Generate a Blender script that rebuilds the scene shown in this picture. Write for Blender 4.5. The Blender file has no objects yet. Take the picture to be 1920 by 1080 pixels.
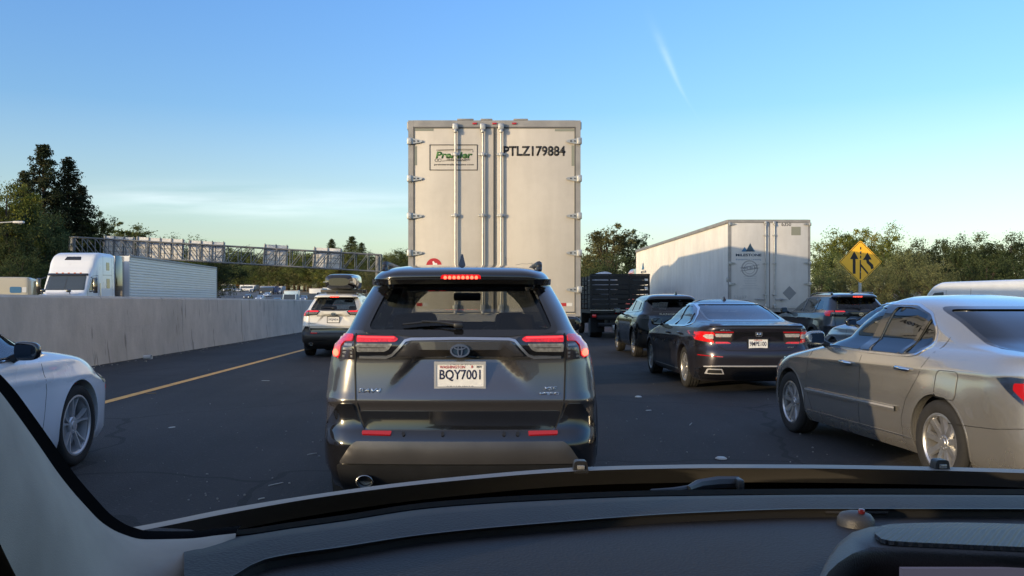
import bpy, bmesh, math, random
import numpy as np
from mathutils import Vector, Matrix
from mathutils.bvhtree import BVHTree
from mathutils.geometry import delaunay_2d_cdt
R = math.radians
sc = bpy.context.scene
col = sc.collection

# ---------------------------------------------------------------- camera, sky, sun, exposure
CAM_Z = 1.385
F = 1620.0                                   # focal length in pixels of a 1920 wide picture
cd = bpy.data.cameras.new('camera'); cam = bpy.data.objects.new('camera', cd); col.objects.link(cam)
cd.sensor_width = 36.0; cd.lens = 36.0*F/1920
cd.shift_x = 57/1920; cd.shift_y = 28/1920
cd.clip_start = 0.02; cd.clip_end = 6000
cam.location = (0, 0, CAM_Z); cam.rotation_euler = (R(90), 0, 0)
sc.camera = cam

SUN_EL, SUN_AZ = 6.6, 50.0                   # azimuth: degrees left of straight behind the camera
to_sun = Vector((-math.sin(R(SUN_AZ))*math.cos(R(SUN_EL)), -math.cos(R(SUN_AZ))*math.cos(R(SUN_EL)), math.sin(R(SUN_EL))))
sl = bpy.data.lights.new('sun', 'SUN'); sun = bpy.data.objects.new('sun', sl); col.objects.link(sun)
sl.energy = 2.45; sl.angle = R(0.6); sl.color = (1.0, 0.75, 0.46)
sun.rotation_euler = to_sun.to_track_quat('Z', 'Y').to_euler()

w = bpy.data.worlds.new('World'); sc.world = w; w.use_nodes = True
nt = w.node_tree; nt.nodes.clear()
def N(nt, t, **k):
    n = nt.nodes.new(t)
    for a, b in k.items(): setattr(n, a, b)
    return n
out = N(nt, 'ShaderNodeOutputWorld'); bg = N(nt, 'ShaderNodeBackground')
sky = N(nt, 'ShaderNodeTexSky', sky_type='NISHITA', sun_disc=False)
sky.sun_elevation = R(SUN_EL); sky.sun_rotation = math.atan2(to_sun.x, to_sun.y)
sky.air_density = 1.0; sky.dust_density = 0.7; sky.ozone_density = 2.2; sky.altitude = 0
hsv = N(nt, 'ShaderNodeHueSaturation'); hsv.inputs['Saturation'].default_value = 1.10; hsv.inputs['Hue'].default_value = 0.520
nt.links.new(sky.outputs[0], hsv.inputs['Color'])
# thin high cloud: a cirrus band and a contrail, laid out by direction in the sky
tc = N(nt, 'ShaderNodeTexCoord'); sx = N(nt, 'ShaderNodeSeparateXYZ'); nt.links.new(tc.outputs['Generated'], sx.inputs[0])
def M(op, a, b=None, c=None, tree=None):
    t = tree or nt
    n = N(t, 'ShaderNodeMath', operation=op)
    for i, v in enumerate((a, b, c)):
        if v is None: continue
        if isinstance(v, (int, float)): n.inputs[i].default_value = v
        else: t.links.new(v, n.inputs[i])
    return n.outputs[0]
u = M('DIVIDE', sx.outputs[0], M('MAXIMUM', sx.outputs[1], 0.05)); v = M('DIVIDE', sx.outputs[2], M('MAXIMUM', sx.outputs[1], 0.05))
cmb = N(nt, 'ShaderNodeCombineXYZ'); nt.links.new(M('MULTIPLY', u, 3.0), cmb.inputs[0]); nt.links.new(M('MULTIPLY', v, 34.0), cmb.inputs[1])
nz = N(nt, 'ShaderNodeTexNoise'); nz.inputs['Scale'].default_value = 1.6; nz.inputs['Detail'].default_value = 6; nt.links.new(cmb.outputs[0], nz.inputs['Vector'])
def bell(x, c, s):                            # exp(-((x-c)/s)^2)
    d = M('DIVIDE', M('SUBTRACT', x, c), s)
    return M('POWER', 2.718, M('MULTIPLY', M('MULTIPLY', d, d), -1.0))
cirr = M('MULTIPLY', M('MULTIPLY', bell(M('ADD', v, M('MULTIPLY', u, 0.03)), 0.108, 0.016), bell(u, -0.27, 0.2)), M('MULTIPLY', M('SUBTRACT', nz.outputs[0], 0.33), 1.9))
# contrail from (1225,50) to (1285,190) in the photo: u = 0.199..0.236, v = 0.32..0.233
t1 = M('SUBTRACT', u, M('ADD', 0.236, M('ADD', M('MULTIPLY', M('SUBTRACT', 0.233, v), 0.42), M('MULTIPLY', M('POWER', M('MAXIMUM', M('SUBTRACT', 0.262, v), 0.0), 2.0), 3.0))))
wdt = M('ADD', 0.0016, M('MULTIPLY', M('MAXIMUM', M('SUBTRACT', v, 0.23), 0.0), 0.045))
td = M('DIVIDE', t1, wdt)
trail = M('MULTIPLY', M('POWER', 2.718, M('MULTIPLY', M('MULTIPLY', td, td), -1.0)), bell(v, 0.274, 0.034))
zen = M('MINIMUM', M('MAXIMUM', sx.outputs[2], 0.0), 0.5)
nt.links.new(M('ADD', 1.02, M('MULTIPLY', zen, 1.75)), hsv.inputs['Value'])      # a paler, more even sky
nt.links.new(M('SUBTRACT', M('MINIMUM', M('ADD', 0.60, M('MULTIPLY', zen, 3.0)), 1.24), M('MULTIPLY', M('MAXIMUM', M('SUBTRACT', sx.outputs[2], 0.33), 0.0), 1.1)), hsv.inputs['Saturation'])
front = M('GREATER_THAN', sx.outputs[1], 0.05)
cl = M('MULTIPLY', M('MINIMUM', M('MAXIMUM', M('ADD', M('MULTIPLY', cirr, 0.5), M('MULTIPLY', M('MULTIPLY', trail, M('ADD', 0.35, nz.outputs[0])), 0.14)), 0.0), 0.8), front)
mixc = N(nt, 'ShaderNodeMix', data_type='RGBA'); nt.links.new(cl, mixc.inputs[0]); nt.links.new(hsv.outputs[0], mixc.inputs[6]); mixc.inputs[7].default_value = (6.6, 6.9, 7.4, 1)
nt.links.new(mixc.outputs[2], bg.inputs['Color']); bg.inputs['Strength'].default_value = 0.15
nt.links.new(bg.outputs[0], out.inputs[0])
sc.view_settings.view_transform = 'Standard'; sc.view_settings.look = 'None'; sc.view_settings.exposure = 0.8; sc.view_settings.gamma = 1.0
sc.cycles.max_bounces = 8; sc.cycles.transparent_max_bounces = 24; sc.cycles.caustics_reflective = False; sc.cycles.caustics_refractive = False
sc.cycles.sample_clamp_indirect = 4.0
try: sc.cycles.use_denoising = True
except Exception: pass

def at(px, Y, py=None, z=None):
    """the point at distance Y that a pixel of the photo looks at"""
    return Vector(((px-903)/F*Y, Y, z if z is not None else CAM_Z-(py-568)/F*Y))

# ---------------------------------------------------------------- materials
MATS = {}
def principled(name, color, rough=0.5, metal=0.0, coat=0.0, emit=None, estr=0.0, spec=None, bump=None, vary=None, grime=None):
    if name in MATS: return MATS[name]
    m = bpy.data.materials.new(name); m.use_nodes = True; t = m.node_tree; b = t.nodes['Principled BSDF']
    b.inputs['Base Color'].default_value = (*color, 1); b.inputs['Roughness'].default_value = rough; b.inputs['Metallic'].default_value = metal
    b.inputs['Coat Weight'].default_value = coat; b.inputs['Coat Roughness'].default_value = 0.03
    if spec is not None: b.inputs['Specular IOR Level'].default_value = spec
    if emit: b.inputs['Emission Color'].default_value = (*emit, 1); b.inputs['Emission Strength'].default_value = estr
    tcn = None
    if vary or bump or grime: tcn = N(t, 'ShaderNodeTexCoord')
    if vary:                                   # (scale, amount): soft blotches in colour
        nz = N(t, 'ShaderNodeTexNoise'); nz.inputs['Scale'].default_value = vary[0]; nz.inputs['Detail'].default_value = 6; t.links.new(tcn.outputs['Object'], nz.inputs['Vector'])
        mr = N(t, 'ShaderNodeMapRange'); mr.inputs[1].default_value = 0.3; mr.inputs[2].default_value = 0.7; mr.inputs[3].default_value = 1-vary[1]; mr.inputs[4].default_value = 1+vary[1]*0.6
        t.links.new(nz.outputs[0], mr.inputs[0])
        mx = N(t, 'ShaderNodeVectorMath', operation='SCALE'); mx.inputs[0].default_value = color; t.links.new(mr.outputs[0], mx.inputs['Scale'])
        t.links.new(mx.outputs[0], b.inputs['Base Color'])
        r2 = N(t, 'ShaderNodeMapRange'); r2.inputs[3].default_value = max(rough-0.08, 0.02); r2.inputs[4].default_value = rough+0.12; t.links.new(nz.outputs[0], r2.inputs[0]); t.links.new(r2.outputs[0], b.inputs['Roughness'])
    if grime:                                  # dirt run down in streaks, heavier low on the thing
        mp = N(t, 'ShaderNodeMapping'); mp.inputs['Scale'].default_value = (2.6, 2.6, .45); t.links.new(tcn.outputs['Object'], mp.inputs['Vector'])
        n1 = N(t, 'ShaderNodeTexNoise'); n1.inputs['Scale'].default_value = 1.6; n1.inputs['Detail'].default_value = 7; t.links.new(mp.outputs[0], n1.inputs['Vector'])
        n2 = N(t, 'ShaderNodeTexNoise'); n2.inputs['Scale'].default_value = 3.5; n2.inputs['Detail'].default_value = 9; n2.inputs['Roughness'].default_value = .7; t.links.new(tcn.outputs['Object'], n2.inputs['Vector'])
        f = N(t, 'ShaderNodeMapRange'); f.inputs[1].default_value = .42; f.inputs[2].default_value = .74; f.inputs[4].default_value = grime; t.links.new(M('MULTIPLY_ADD', n1.outputs[0], .6, M('MULTIPLY', n2.outputs[0], .4, tree=t), tree=t), f.inputs[0])
        mg = N(t, 'ShaderNodeMix', data_type='RGBA'); mg.inputs[7].default_value = (.16, .13, .10, 1); t.links.new(f.outputs[0], mg.inputs[0])
        if b.inputs['Base Color'].is_linked: t.links.new(b.inputs['Base Color'].links[0].from_socket, mg.inputs[6])
        else: mg.inputs[6].default_value = (*color, 1)
        t.links.new(mg.outputs[2], b.inputs['Base Color'])
    if bump:                                   # (scale, strength)
        nb = N(t, 'ShaderNodeTexNoise'); nb.inputs['Scale'].default_value = bump[0]; nb.inputs['Detail'].default_value = 3; t.links.new(tcn.outputs['Object'], nb.inputs['Vector'])
        bp = N(t, 'ShaderNodeBump'); bp.inputs['Strength'].default_value = bump[1]; bp.inputs['Distance'].default_value = 0.01; t.links.new(nb.outputs[0], bp.inputs['Height']); t.links.new(bp.outputs[0], b.inputs['Normal'])
    MATS[name] = m
    return m
def paint(name, color, metal=0.6, rough=0.32, dust=0.10, dustcol=(0.30, 0.27, 0.23), coat=1.0):
    """car paint: flaked base, clear coat, and a film of road dust that thickens toward the sills"""
    if name in MATS: return MATS[name]
    m = bpy.data.materials.new(name); m.use_nodes = True; t = m.node_tree; b = t.nodes['Principled BSDF']
    b.inputs['Metallic'].default_value = metal; b.inputs['Coat Weight'].default_value = coat; b.inputs['Coat Roughness'].default_value = 0.04
    tcn = N(t, 'ShaderNodeTexCoord')
    nz = N(t, 'ShaderNodeTexNoise'); nz.inputs['Scale'].default_value = 3.0; nz.inputs['Detail'].default_value = 8; t.links.new(tcn.outputs['Object'], nz.inputs['Vector'])
    sp = N(t, 'ShaderNodeSeparateXYZ'); t.links.new(tcn.outputs['Object'], sp.inputs[0])
    low = N(t, 'ShaderNodeMapRange'); low.inputs[1].default_value = 0.75; low.inputs[2].default_value = 0.2; low.inputs[3].default_value = 0.25; low.inputs[4].default_value = 1.6; t.links.new(sp.outputs[2], low.inputs[0])
    f = M('MULTIPLY', M('MULTIPLY', nz.outputs[0], low.outputs[0], tree=t), dust*2, tree=t)
    mx = N(t, 'ShaderNodeMix', data_type='RGBA'); t.links.new(f, mx.inputs[0]); mx.inputs[6].default_value = (*color, 1); mx.inputs[7].default_value = (*dustcol, 1)
    t.links.new(mx.outputs[2], b.inputs['Base Color'])
    t.links.new(M('ADD', rough, f, tree=t), b.inputs['Roughness'])
    t.links.new(M('ADD', 0.02, M('MULTIPLY', f, 0.25, tree=t), tree=t), b.inputs['Coat Roughness'])
    fl = N(t, 'ShaderNodeTexNoise'); fl.inputs['Scale'].default_value = 900; t.links.new(tcn.outputs['Object'], fl.inputs['Vector'])
    bp = N(t, 'ShaderNodeBump'); bp.inputs['Strength'].default_value = 0.05; bp.inputs['Distance'].default_value = 0.001; t.links.new(fl.outputs[0], bp.inputs['Height']); t.links.new(bp.outputs[0], b.inputs['Normal'])
    MATS[name] = m
    return m
def glass(name, tint, blend=0.25, rough=0.0, gl=(0.9, 0.95, 1.0)):
    if name in MATS: return MATS[name]
    m = bpy.data.materials.new(name); m.use_nodes = True; t = m.node_tree; t.nodes.clear()
    o = N(t, 'ShaderNodeOutputMaterial'); mx = N(t, 'ShaderNodeMixShader'); tr = N(t, 'ShaderNodeBsdfTransparent'); g = N(t, 'ShaderNodeBsdfGlossy'); lw = N(t, 'ShaderNodeLayerWeight')
    tr.inputs[0].default_value = (*tint, 1); g.inputs['Color'].default_value = (*gl, 1); g.inputs['Roughness'].default_value = rough; lw.inputs[0].default_value = .5
    t.links.new(M('ADD', .045+blend*.12, M('MULTIPLY', M('POWER', lw.outputs['Facing'], 4.0, tree=t), .85, tree=t), tree=t), mx.inputs[0]); t.links.new(tr.outputs[0], mx.inputs[1]); t.links.new(g.outputs[0], mx.inputs[2]); t.links.new(mx.outputs[0], o.inputs[0])
    MATS[name] = m
    return m
rubber = principled('rubber', (0.018, 0.018, 0.018), 0.85, bump=(60, 0.3), vary=(9, 0.25))
blackp = principled('black_plastic', (0.016, 0.017, 0.019), 0.42, vary=(5, 0.2))
gloss_black = principled('gloss_black', (0.008, 0.008, 0.009), 0.12, coat=1.0)
dark = principled('dark_interior', (0.012, 0.012, 0.013), 0.8)
seatm = principled('seat_fabric', (0.02, 0.02, 0.022), 0.8)
chrome = principled('chrome', (0.75, 0.75, 0.76), 0.12, 1.0)
satin = principled('satin_silver', (0.45, 0.45, 0.46), 0.3, 0.9)
alloy = principled('alloy', (0.55, 0.55, 0.55), 0.32, 0.85, vary=(14, 0.15))
alloy_dark = principled('alloy_dark', (0.016, 0.016, 0.018), 0.6, 0.1)
seam = principled('seam_black', (0.004, 0.004, 0.004), 0.7)
lens_red = principled('red_lens', (0.30, 0.006, 0.010), 0.12, coat=1.0, emit=(1, 0.02, 0.02), estr=0.05)
lens_lit = principled('lit_red_lens', (0.6, 0.01, 0.012), 0.15, coat=1.0, emit=(1.0, 0.02, 0.03), estr=0.10, vary=(60, .5))
lens_hot = principled('hot_red_lamp', (0.9, 0.1, 0.05), 0.2, emit=(1.0, 0.07, 0.04), estr=3.2)
lens_hot2 = principled('bright_red_bar', (.8, .05, .05), .2, emit=(1.0, .04, .05), estr=.9)
lens_clear = principled('clear_lens', (0.26, 0.26, 0.25), 0.15, 0.3, coat=1.0, vary=(50, 0.4))
lens_dark = principled('smoked_lens', (0.035, 0.03, 0.03), 0.1, coat=1.0)
amber = principled('amber_lens', (0.6, 0.16, 0.02), 0.2, coat=1.0)
white_plate = principled('plate_white', (0.72, 0.72, 0.70), 0.45, vary=(30, 0.08))
ink = principled('navy_ink', (0.012, 0.018, 0.06), 0.5)
black_ink = principled('black_ink', (0.012, 0.012, 0.013), 0.5)
red_ink = principled('red_ink', (0.45, 0.03, 0.03), 0.5)
glass_rear = glass('tinted_rear_glass', (0.45, 0.45, 0.43), 0.08)
glass_side = glass('tinted_side_glass', (0.10, 0.11, 0.12), 0.32)
glass_light = glass('window_glass', (0.8, 0.83, 0.82), 0.2)
mirror_m = principled('mirror_glass', (0.10, 0.11, 0.12), 0.05, 1.0)
bright_trim = principled('bright_trim', (0.55, 0.55, 0.56), 0.3, 0.35)

# ---------------------------------------------------------------- object helpers
def link(name, me, mat=None, parent=None, smooth=None):
    o = bpy.data.objects.new(name, me); col.objects.link(o)
    if mat is not None:
        me.materials.clear()
        for mm in (mat if isinstance(mat, (list, tuple)) else [mat]): me.materials.append(mm)
    if smooth is not None and len(me.polygons):
        me.polygons.foreach_set('use_smooth', [True]*len(me.polygons)); me.set_sharp_from_angle(angle=R(smooth))
    if parent is not None: o.parent = parent
    return o
def tag(o, label=None, cat=None, group=None, kind=None):
    if label: o['label'] = label
    if cat: o['category'] = cat
    if group: o['group'] = group
    if kind: o['kind'] = kind
    return o
def empty(name, loc=(0, 0, 0), rz=0.0, **k):
    o = bpy.data.objects.new(name, None); col.objects.link(o); o.empty_display_size = 0.2
    o.location = loc; o.rotation_euler = (0, 0, rz)
    return tag(o, **k)
def mesh(verts, faces, mi=None):
    me = bpy.data.meshes.new('m'); me.from_pydata([tuple(v) for v in verts], [], faces)
    if mi is not None: me.polygons.foreach_set('material_index', mi)
    me.update(); return me
class MB:
    """collects simple shapes into one mesh"""
    def __init__(s): s.v = []; s.f = []; s.m = []
    def add(s, vs, fs, m=0):
        k = len(s.v); s.v += [tuple(v) for v in vs]; s.f += [tuple(i+k for i in f) for f in fs]; s.m += [m]*len(fs); return s
    def box(s, c, d, rot=None, m=0, bev=0.0):
        c = Vector(c); hx, hy, hz = d[0]/2, d[1]/2, d[2]/2
        if bev <= 0:
            vs = [Vector((x, y, z)) for x in (-hx, hx) for y in (-hy, hy) for z in (-hz, hz)]
            fs = [(0, 1, 3, 2), (4, 6, 7, 5), (0, 4, 5, 1), (2, 3, 7, 6), (0, 2, 6, 4), (1, 5, 7, 3)]
        else:
            b = min(bev, hx*.9, hy*.9, hz*.9)
            bm = bmesh.new(); bmesh.ops.create_cube(bm, size=1.0)
            for q in bm.verts: q.co = Vector((q.co.x*2*hx, q.co.y*2*hy, q.co.z*2*hz))
            bmesh.ops.bevel(bm, geom=list(bm.edges), offset=b, segments=2, profile=0.5, affect='EDGES')
            bm.verts.index_update(); vs = [q.co.copy() for q in bm.verts]; fs = [tuple(q.index for q in f.verts) for f in bm.faces]; bm.free()
        if rot is not None: vs = [rot @ v for v in vs]
        return s.add([v+c for v in vs], fs, m)
    def bb(s, x0, x1, y0, y1, z0, z1, m=0, bev=0.0): return s.box(((x0+x1)/2, (y0+y1)/2, (z0+z1)/2), (x1-x0, y1-y0, z1-z0), m=m, bev=bev)
    def tube(s, pts, r, n=8, m=0, cap=True):
        pts = [Vector(p) for p in pts]; rs = r if isinstance(r, (list, tuple)) else [r]*len(pts)
        k = len(s.v); up = Vector((0, 0, 1)); prev = None
        for i, p in enumerate(pts):
            t = (pts[min(i+1, len(pts)-1)]-pts[max(i-1, 0)]).normalized()
            a = t.cross(up if abs(t.z) < .95 else Vector((1, 0, 0))).normalized() if prev is None else (prev - t*prev.dot(t)).normalized()
            prev = a; b = t.cross(a)
            for j in range(n):
                q = 2*math.pi*j/n; s.v.append(tuple(p + (a*math.cos(q)+b*math.sin(q))*rs[i]))
        for i in range(len(pts)-1):
            for j in range(n):
                s.f.append((k+i*n+j, k+i*n+(j+1) % n, k+(i+1)*n+(j+1) % n, k+(i+1)*n+j)); s.m.append(m)
        if cap:
            s.f.append(tuple(k+j for j in reversed(range(n)))); s.m.append(m)
            s.f.append(tuple(k+(len(pts)-1)*n+j for j in range(n))); s.m.append(m)
        return s
    def lathe(s, prof, c=(0, 0, 0), axis='z', n=24, m=0, cap=True):
        """prof: (radius, height) list"""
        k = len(s.v); c = Vector(c)
        for r, h in prof:
            for j in range(n):
                q = 2*math.pi*j/n; a, b = r*math.cos(q), r*math.sin(q)
                s.v.append(tuple(c + (Vector((a, b, h)) if axis == 'z' else Vector((h, a, b)) if axis == 'x' else Vector((b, h, a)))))
        for i in range(len(prof)-1):
            for j in range(n):
                s.f.append((k+i*n+j, k+i*n+(j+1) % n, k+(i+1)*n+(j+1) % n, k+(i+1)*n+j)); s.m.append(m)
        if cap and prof[0][0] > 1e-5: s.f.append(tuple(k+j for j in reversed(range(n)))); s.m.append(m)
        if cap and prof[-1][0] > 1e-5: s.f.append(tuple(k+(len(prof)-1)*n+j for j in range(n))); s.m.append(m)
        return s
    def prism(s, poly, a0, a1, axis='x', m=0):
        """poly in the two other axes (in order), extruded along axis"""
        n = len(poly); k = len(s.v)
        for a in (a0, a1):
            for p in poly: s.v.append((a, p[0], p[1]) if axis == 'x' else (p[0], a, p[1]) if axis == 'y' else (p[0], p[1], a))
        area = sum(poly[i][0]*poly[(i+1) % n][1]-poly[(i+1) % n][0]*poly[i][1] for i in range(n))
        flip = (area < 0) ^ (axis == 'y')
        fs = [tuple(k+i for i in reversed(range(n))), tuple(k+n+i for i in range(n))]
        for i in range(n): j = (i+1) % n; fs.append((k+i, k+j, k+n+j, k+n+i))
        if flip: fs = [tuple(reversed(f)) for f in fs]
        s.f += fs; s.m += [m]*len(fs)
        return s
    def build(s, name, mat, parent=None, smooth=35):
        me = mesh(s.v, s.f, s.m); o = link(name, me, mat, parent, smooth); return o
def shape(name, poly, z0, z1, mat, parent, M4, smooth=30):
    mb = MB().prism(poly, z0, z1, 'z'); me = mesh(mb.v, mb.f); me.transform(M4); return link(name, me, mat, parent, smooth)
def text_mesh(s, size=1.0, depth=0.002, shear=0.0, bold=0.0, width=None, space=1.0):
    c = bpy.data.curves.new('t', 'FONT'); c.body = s; c.size = 1.0; c.align_x = 'CENTER'; c.align_y = 'CENTER'; c.shear = shear; c.offset = bold*.9; c.space_character = space; c.resolution_u = 3
    o = bpy.data.objects.new('t', c); col.objects.link(o)
    dg = bpy.context.evaluated_depsgraph_get(); me = bpy.data.meshes.new_from_object(o.evaluated_get(dg)); bpy.data.objects.remove(o); bpy.data.curves.remove(c)
    xs = np.empty(len(me.vertices)*3); me.vertices.foreach_get('co', xs); xs = xs.reshape(-1, 3)
    cx = (xs[:, 0].max()+xs[:, 0].min())/2; cy = (xs[:, 1].max()+xs[:, 1].min())/2; wd = xs[:, 0].max()-xs[:, 0].min(); hh = xs[:, 1].max()-xs[:, 1].min()
    sx = 1.0 if width is None else width/wd; sy = size/hh if True else 1
    xs[:, 0] = (xs[:, 0]-cx)*(sx if width else sy); xs[:, 1] = (xs[:, 1]-cy)*sy
    me.vertices.foreach_set('co', xs.ravel()); me.update()
    if depth > 0:
        bm = bmesh.new(); bm.from_mesh(me); r = bmesh.ops.extrude_face_region(bm, geom=list(bm.faces))
        for v in r['geom']:
            if isinstance(v, bmesh.types.BMVert): v.co.z += depth
        bmesh.ops.recalc_face_normals(bm, faces=list(bm.faces)); bm.to_mesh(me); bm.free()
    return me
def face_matrix(c, facing='rear', yaw=0.0, tilt=0.0):
    """text lies in XY with normal +Z: turn it to face the rear (-y), left (-x) ..."""
    rot = Matrix.Rotation(R(90)-tilt, 4, 'X')
    if facing == 'left': rot = Matrix.Rotation(R(-90), 4, 'Z') @ rot
    if facing == 'front': rot = Matrix.Rotation(R(180), 4, 'Z') @ rot
    return Matrix.Translation(c) @ Matrix.Rotation(yaw, 4, 'Z') @ rot
def text(name, s, c, h, mat, parent, facing='rear', width=None, depth=0.002, yaw=0, tilt=0, **k):
    me = text_mesh(s, h, depth, width=width, **k); me.transform(face_matrix(c, facing, yaw, tilt)); return link(name, me, mat, parent)
def copy_tree(o, parent=None, mats=None):
    c = o.copy(); col.objects.link(c)
    if parent is not None: c.parent = parent
    for ch in list(o.children): copy_tree(ch, c, mats)
    return c
def chaikin(poly, n=2, closed=True):
    for _ in range(n):
        q = []; L = len(poly)
        for i in range(L if closed else L-1):
            a, b = poly[i], poly[(i+1) % L]
            q += [(a[0]*.75+b[0]*.25, a[1]*.75+b[1]*.25), (a[0]*.25+b[0]*.75, a[1]*.25+b[1]*.75)]
        if not closed: q = [poly[0]]+q+[poly[-1]]
        poly = q
    return poly
def rounded(poly, r=0.02, n=4):
    """round every corner of a polygon with a radius"""
    q = []; L = len(poly)
    for i in range(L):
        p = Vector(poly[i][:2]); a = Vector(poly[i-1][:2])-p; b = Vector(poly[(i+1) % L][:2])-p
        la, lb = a.length, b.length; rr = min(r, la*.45, lb*.45)
        s, e = p+a/la*rr, p+b/lb*rr
        for k in range(n+1):
            t = k/n; q.append(tuple(s*(1-t)**2 + p*2*t*(1-t) + e*t*t))
    return q
def mir(poly): return [(-x, z) for x, z in reversed(poly)]
def inside(p, poly):
    x, y = p; c = False; n = len(poly)
    for i in range(n):
        x0, y0 = poly[i]; x1, y1 = poly[i-1]
        if (y0 > y) != (y1 > y) and x < (x1-x0)*(y-y0)/(y1-y0)+x0: c = not c
    return c
# ---------------------------------------------------------------- car bodies
def pchip(x, Y, t):
    """monotone cubic through rows of Y at x, read at t"""
    x = np.array(x, float); Y = np.array(Y, float); h = np.diff(x); d = np.diff(Y, axis=0)/h[:, None]
    m = np.zeros_like(Y)
    for i in range(1, len(x)-1):
        a, b = d[i-1], d[i]; w1 = 2*h[i]+h[i-1]; w2 = h[i]+2*h[i-1]
        with np.errstate(divide='ignore', invalid='ignore'):
            hm = (w1+w2)/(w1/a+w2/b)
        m[i] = np.where(a*b > 0, hm, 0)
    m[0] = d[0]; m[-1] = d[-1]
    k = np.clip(np.searchsorted(x, t, 'right')-1, 0, len(x)-2); s = ((t-x[k])/h[k])[:, None]; hh = h[k][:, None]
    return (2*s**3-3*s**2+1)*Y[k] + (s**3-2*s**2+s)*hh*m[k] + (-2*s**3+3*s**2)*Y[k+1] + (s**3-s**2)*hh*m[k+1]
def half_ring(row, taper, cnt):
    z, yr, rxr, ryr, bwr, yf, rxf, ryf, bwf, w = row
    def end(y0, rx, ry, bow, sgn):
        rx = min(rx, w*.98); x = list(np.linspace(0, w-rx, 12)[:-1]); pts = [(a, y0+sgn*bow*(a/w)**2) for a in x]
        for q in np.linspace(0, math.pi/2, 16):
            a = w-rx+rx*math.sin(q); pts.append((a, y0+sgn*(bow*(a/w)**2+ry*(1-math.cos(q)))))
        return pts
    A = end(yr, rxr, ryr, bwr, 1); B = end(yf, rxf, ryf, bwf, -1)
    def res(p, n):
        p = np.array(p); L = np.r_[0, np.cumsum(np.hypot(*np.diff(p, axis=0).T))]
        t = np.linspace(0, L[-1], n); return np.c_[np.interp(t, L, p[:, 0]), np.interp(t, L, p[:, 1])]
    a = res(A, cnt[0]); b = res(B, cnt[2])[::-1]; s = np.c_[np.full(cnt[1], w), np.linspace(A[-1][1], B[-1][1], cnt[1])]
    r = np.vstack([a, s[1:-1], b]); r[:, 0] *= np.interp(r[:, 1], taper[0], taper[1])
    return r
def shell_geo(keys, sub, taper, cnt=(22, 60, 18), warp=None):
    n = len(keys); t = np.concatenate([np.linspace(i, i+1, (sub[i] if isinstance(sub, (list, tuple)) else sub), endpoint=False) for i in range(n-1)]+[[n-1]])
    rows = pchip(np.arange(n), np.array(keys), t)
    V = []; rings = []
    for r in rows:
        h = half_ring(r, taper, cnt)
        full = [(x, y, r[0]) for x, y in h] + [(-x, y, r[0]) for x, y in h[-2:0:-1]]
        rings.append(len(full)); V += full
    m = rings[0]; V = np.array(V)
    if warp is not None: V = warp(V)
    Fc = []
    for i in range(len(rows)-1):
        for j in range(m):
            Fc.append((i*m+j, i*m+(j+1) % m, (i+1)*m+(j+1) % m, (i+1)*m+j))
    Fc.append(tuple(range(m-1, -1, -1)))
    hf = m//2; k = (len(rows)-1)*m             # top closed with strips across
    Fc.append((k, k+1, k+m-1))
    for j in range(1, hf-1): Fc.append((k+j, k+j+1, k+m-j-1, k+m-j))
    Fc.append((k+hf-1, k+hf, k+hf+1))
    return V, Fc
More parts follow.
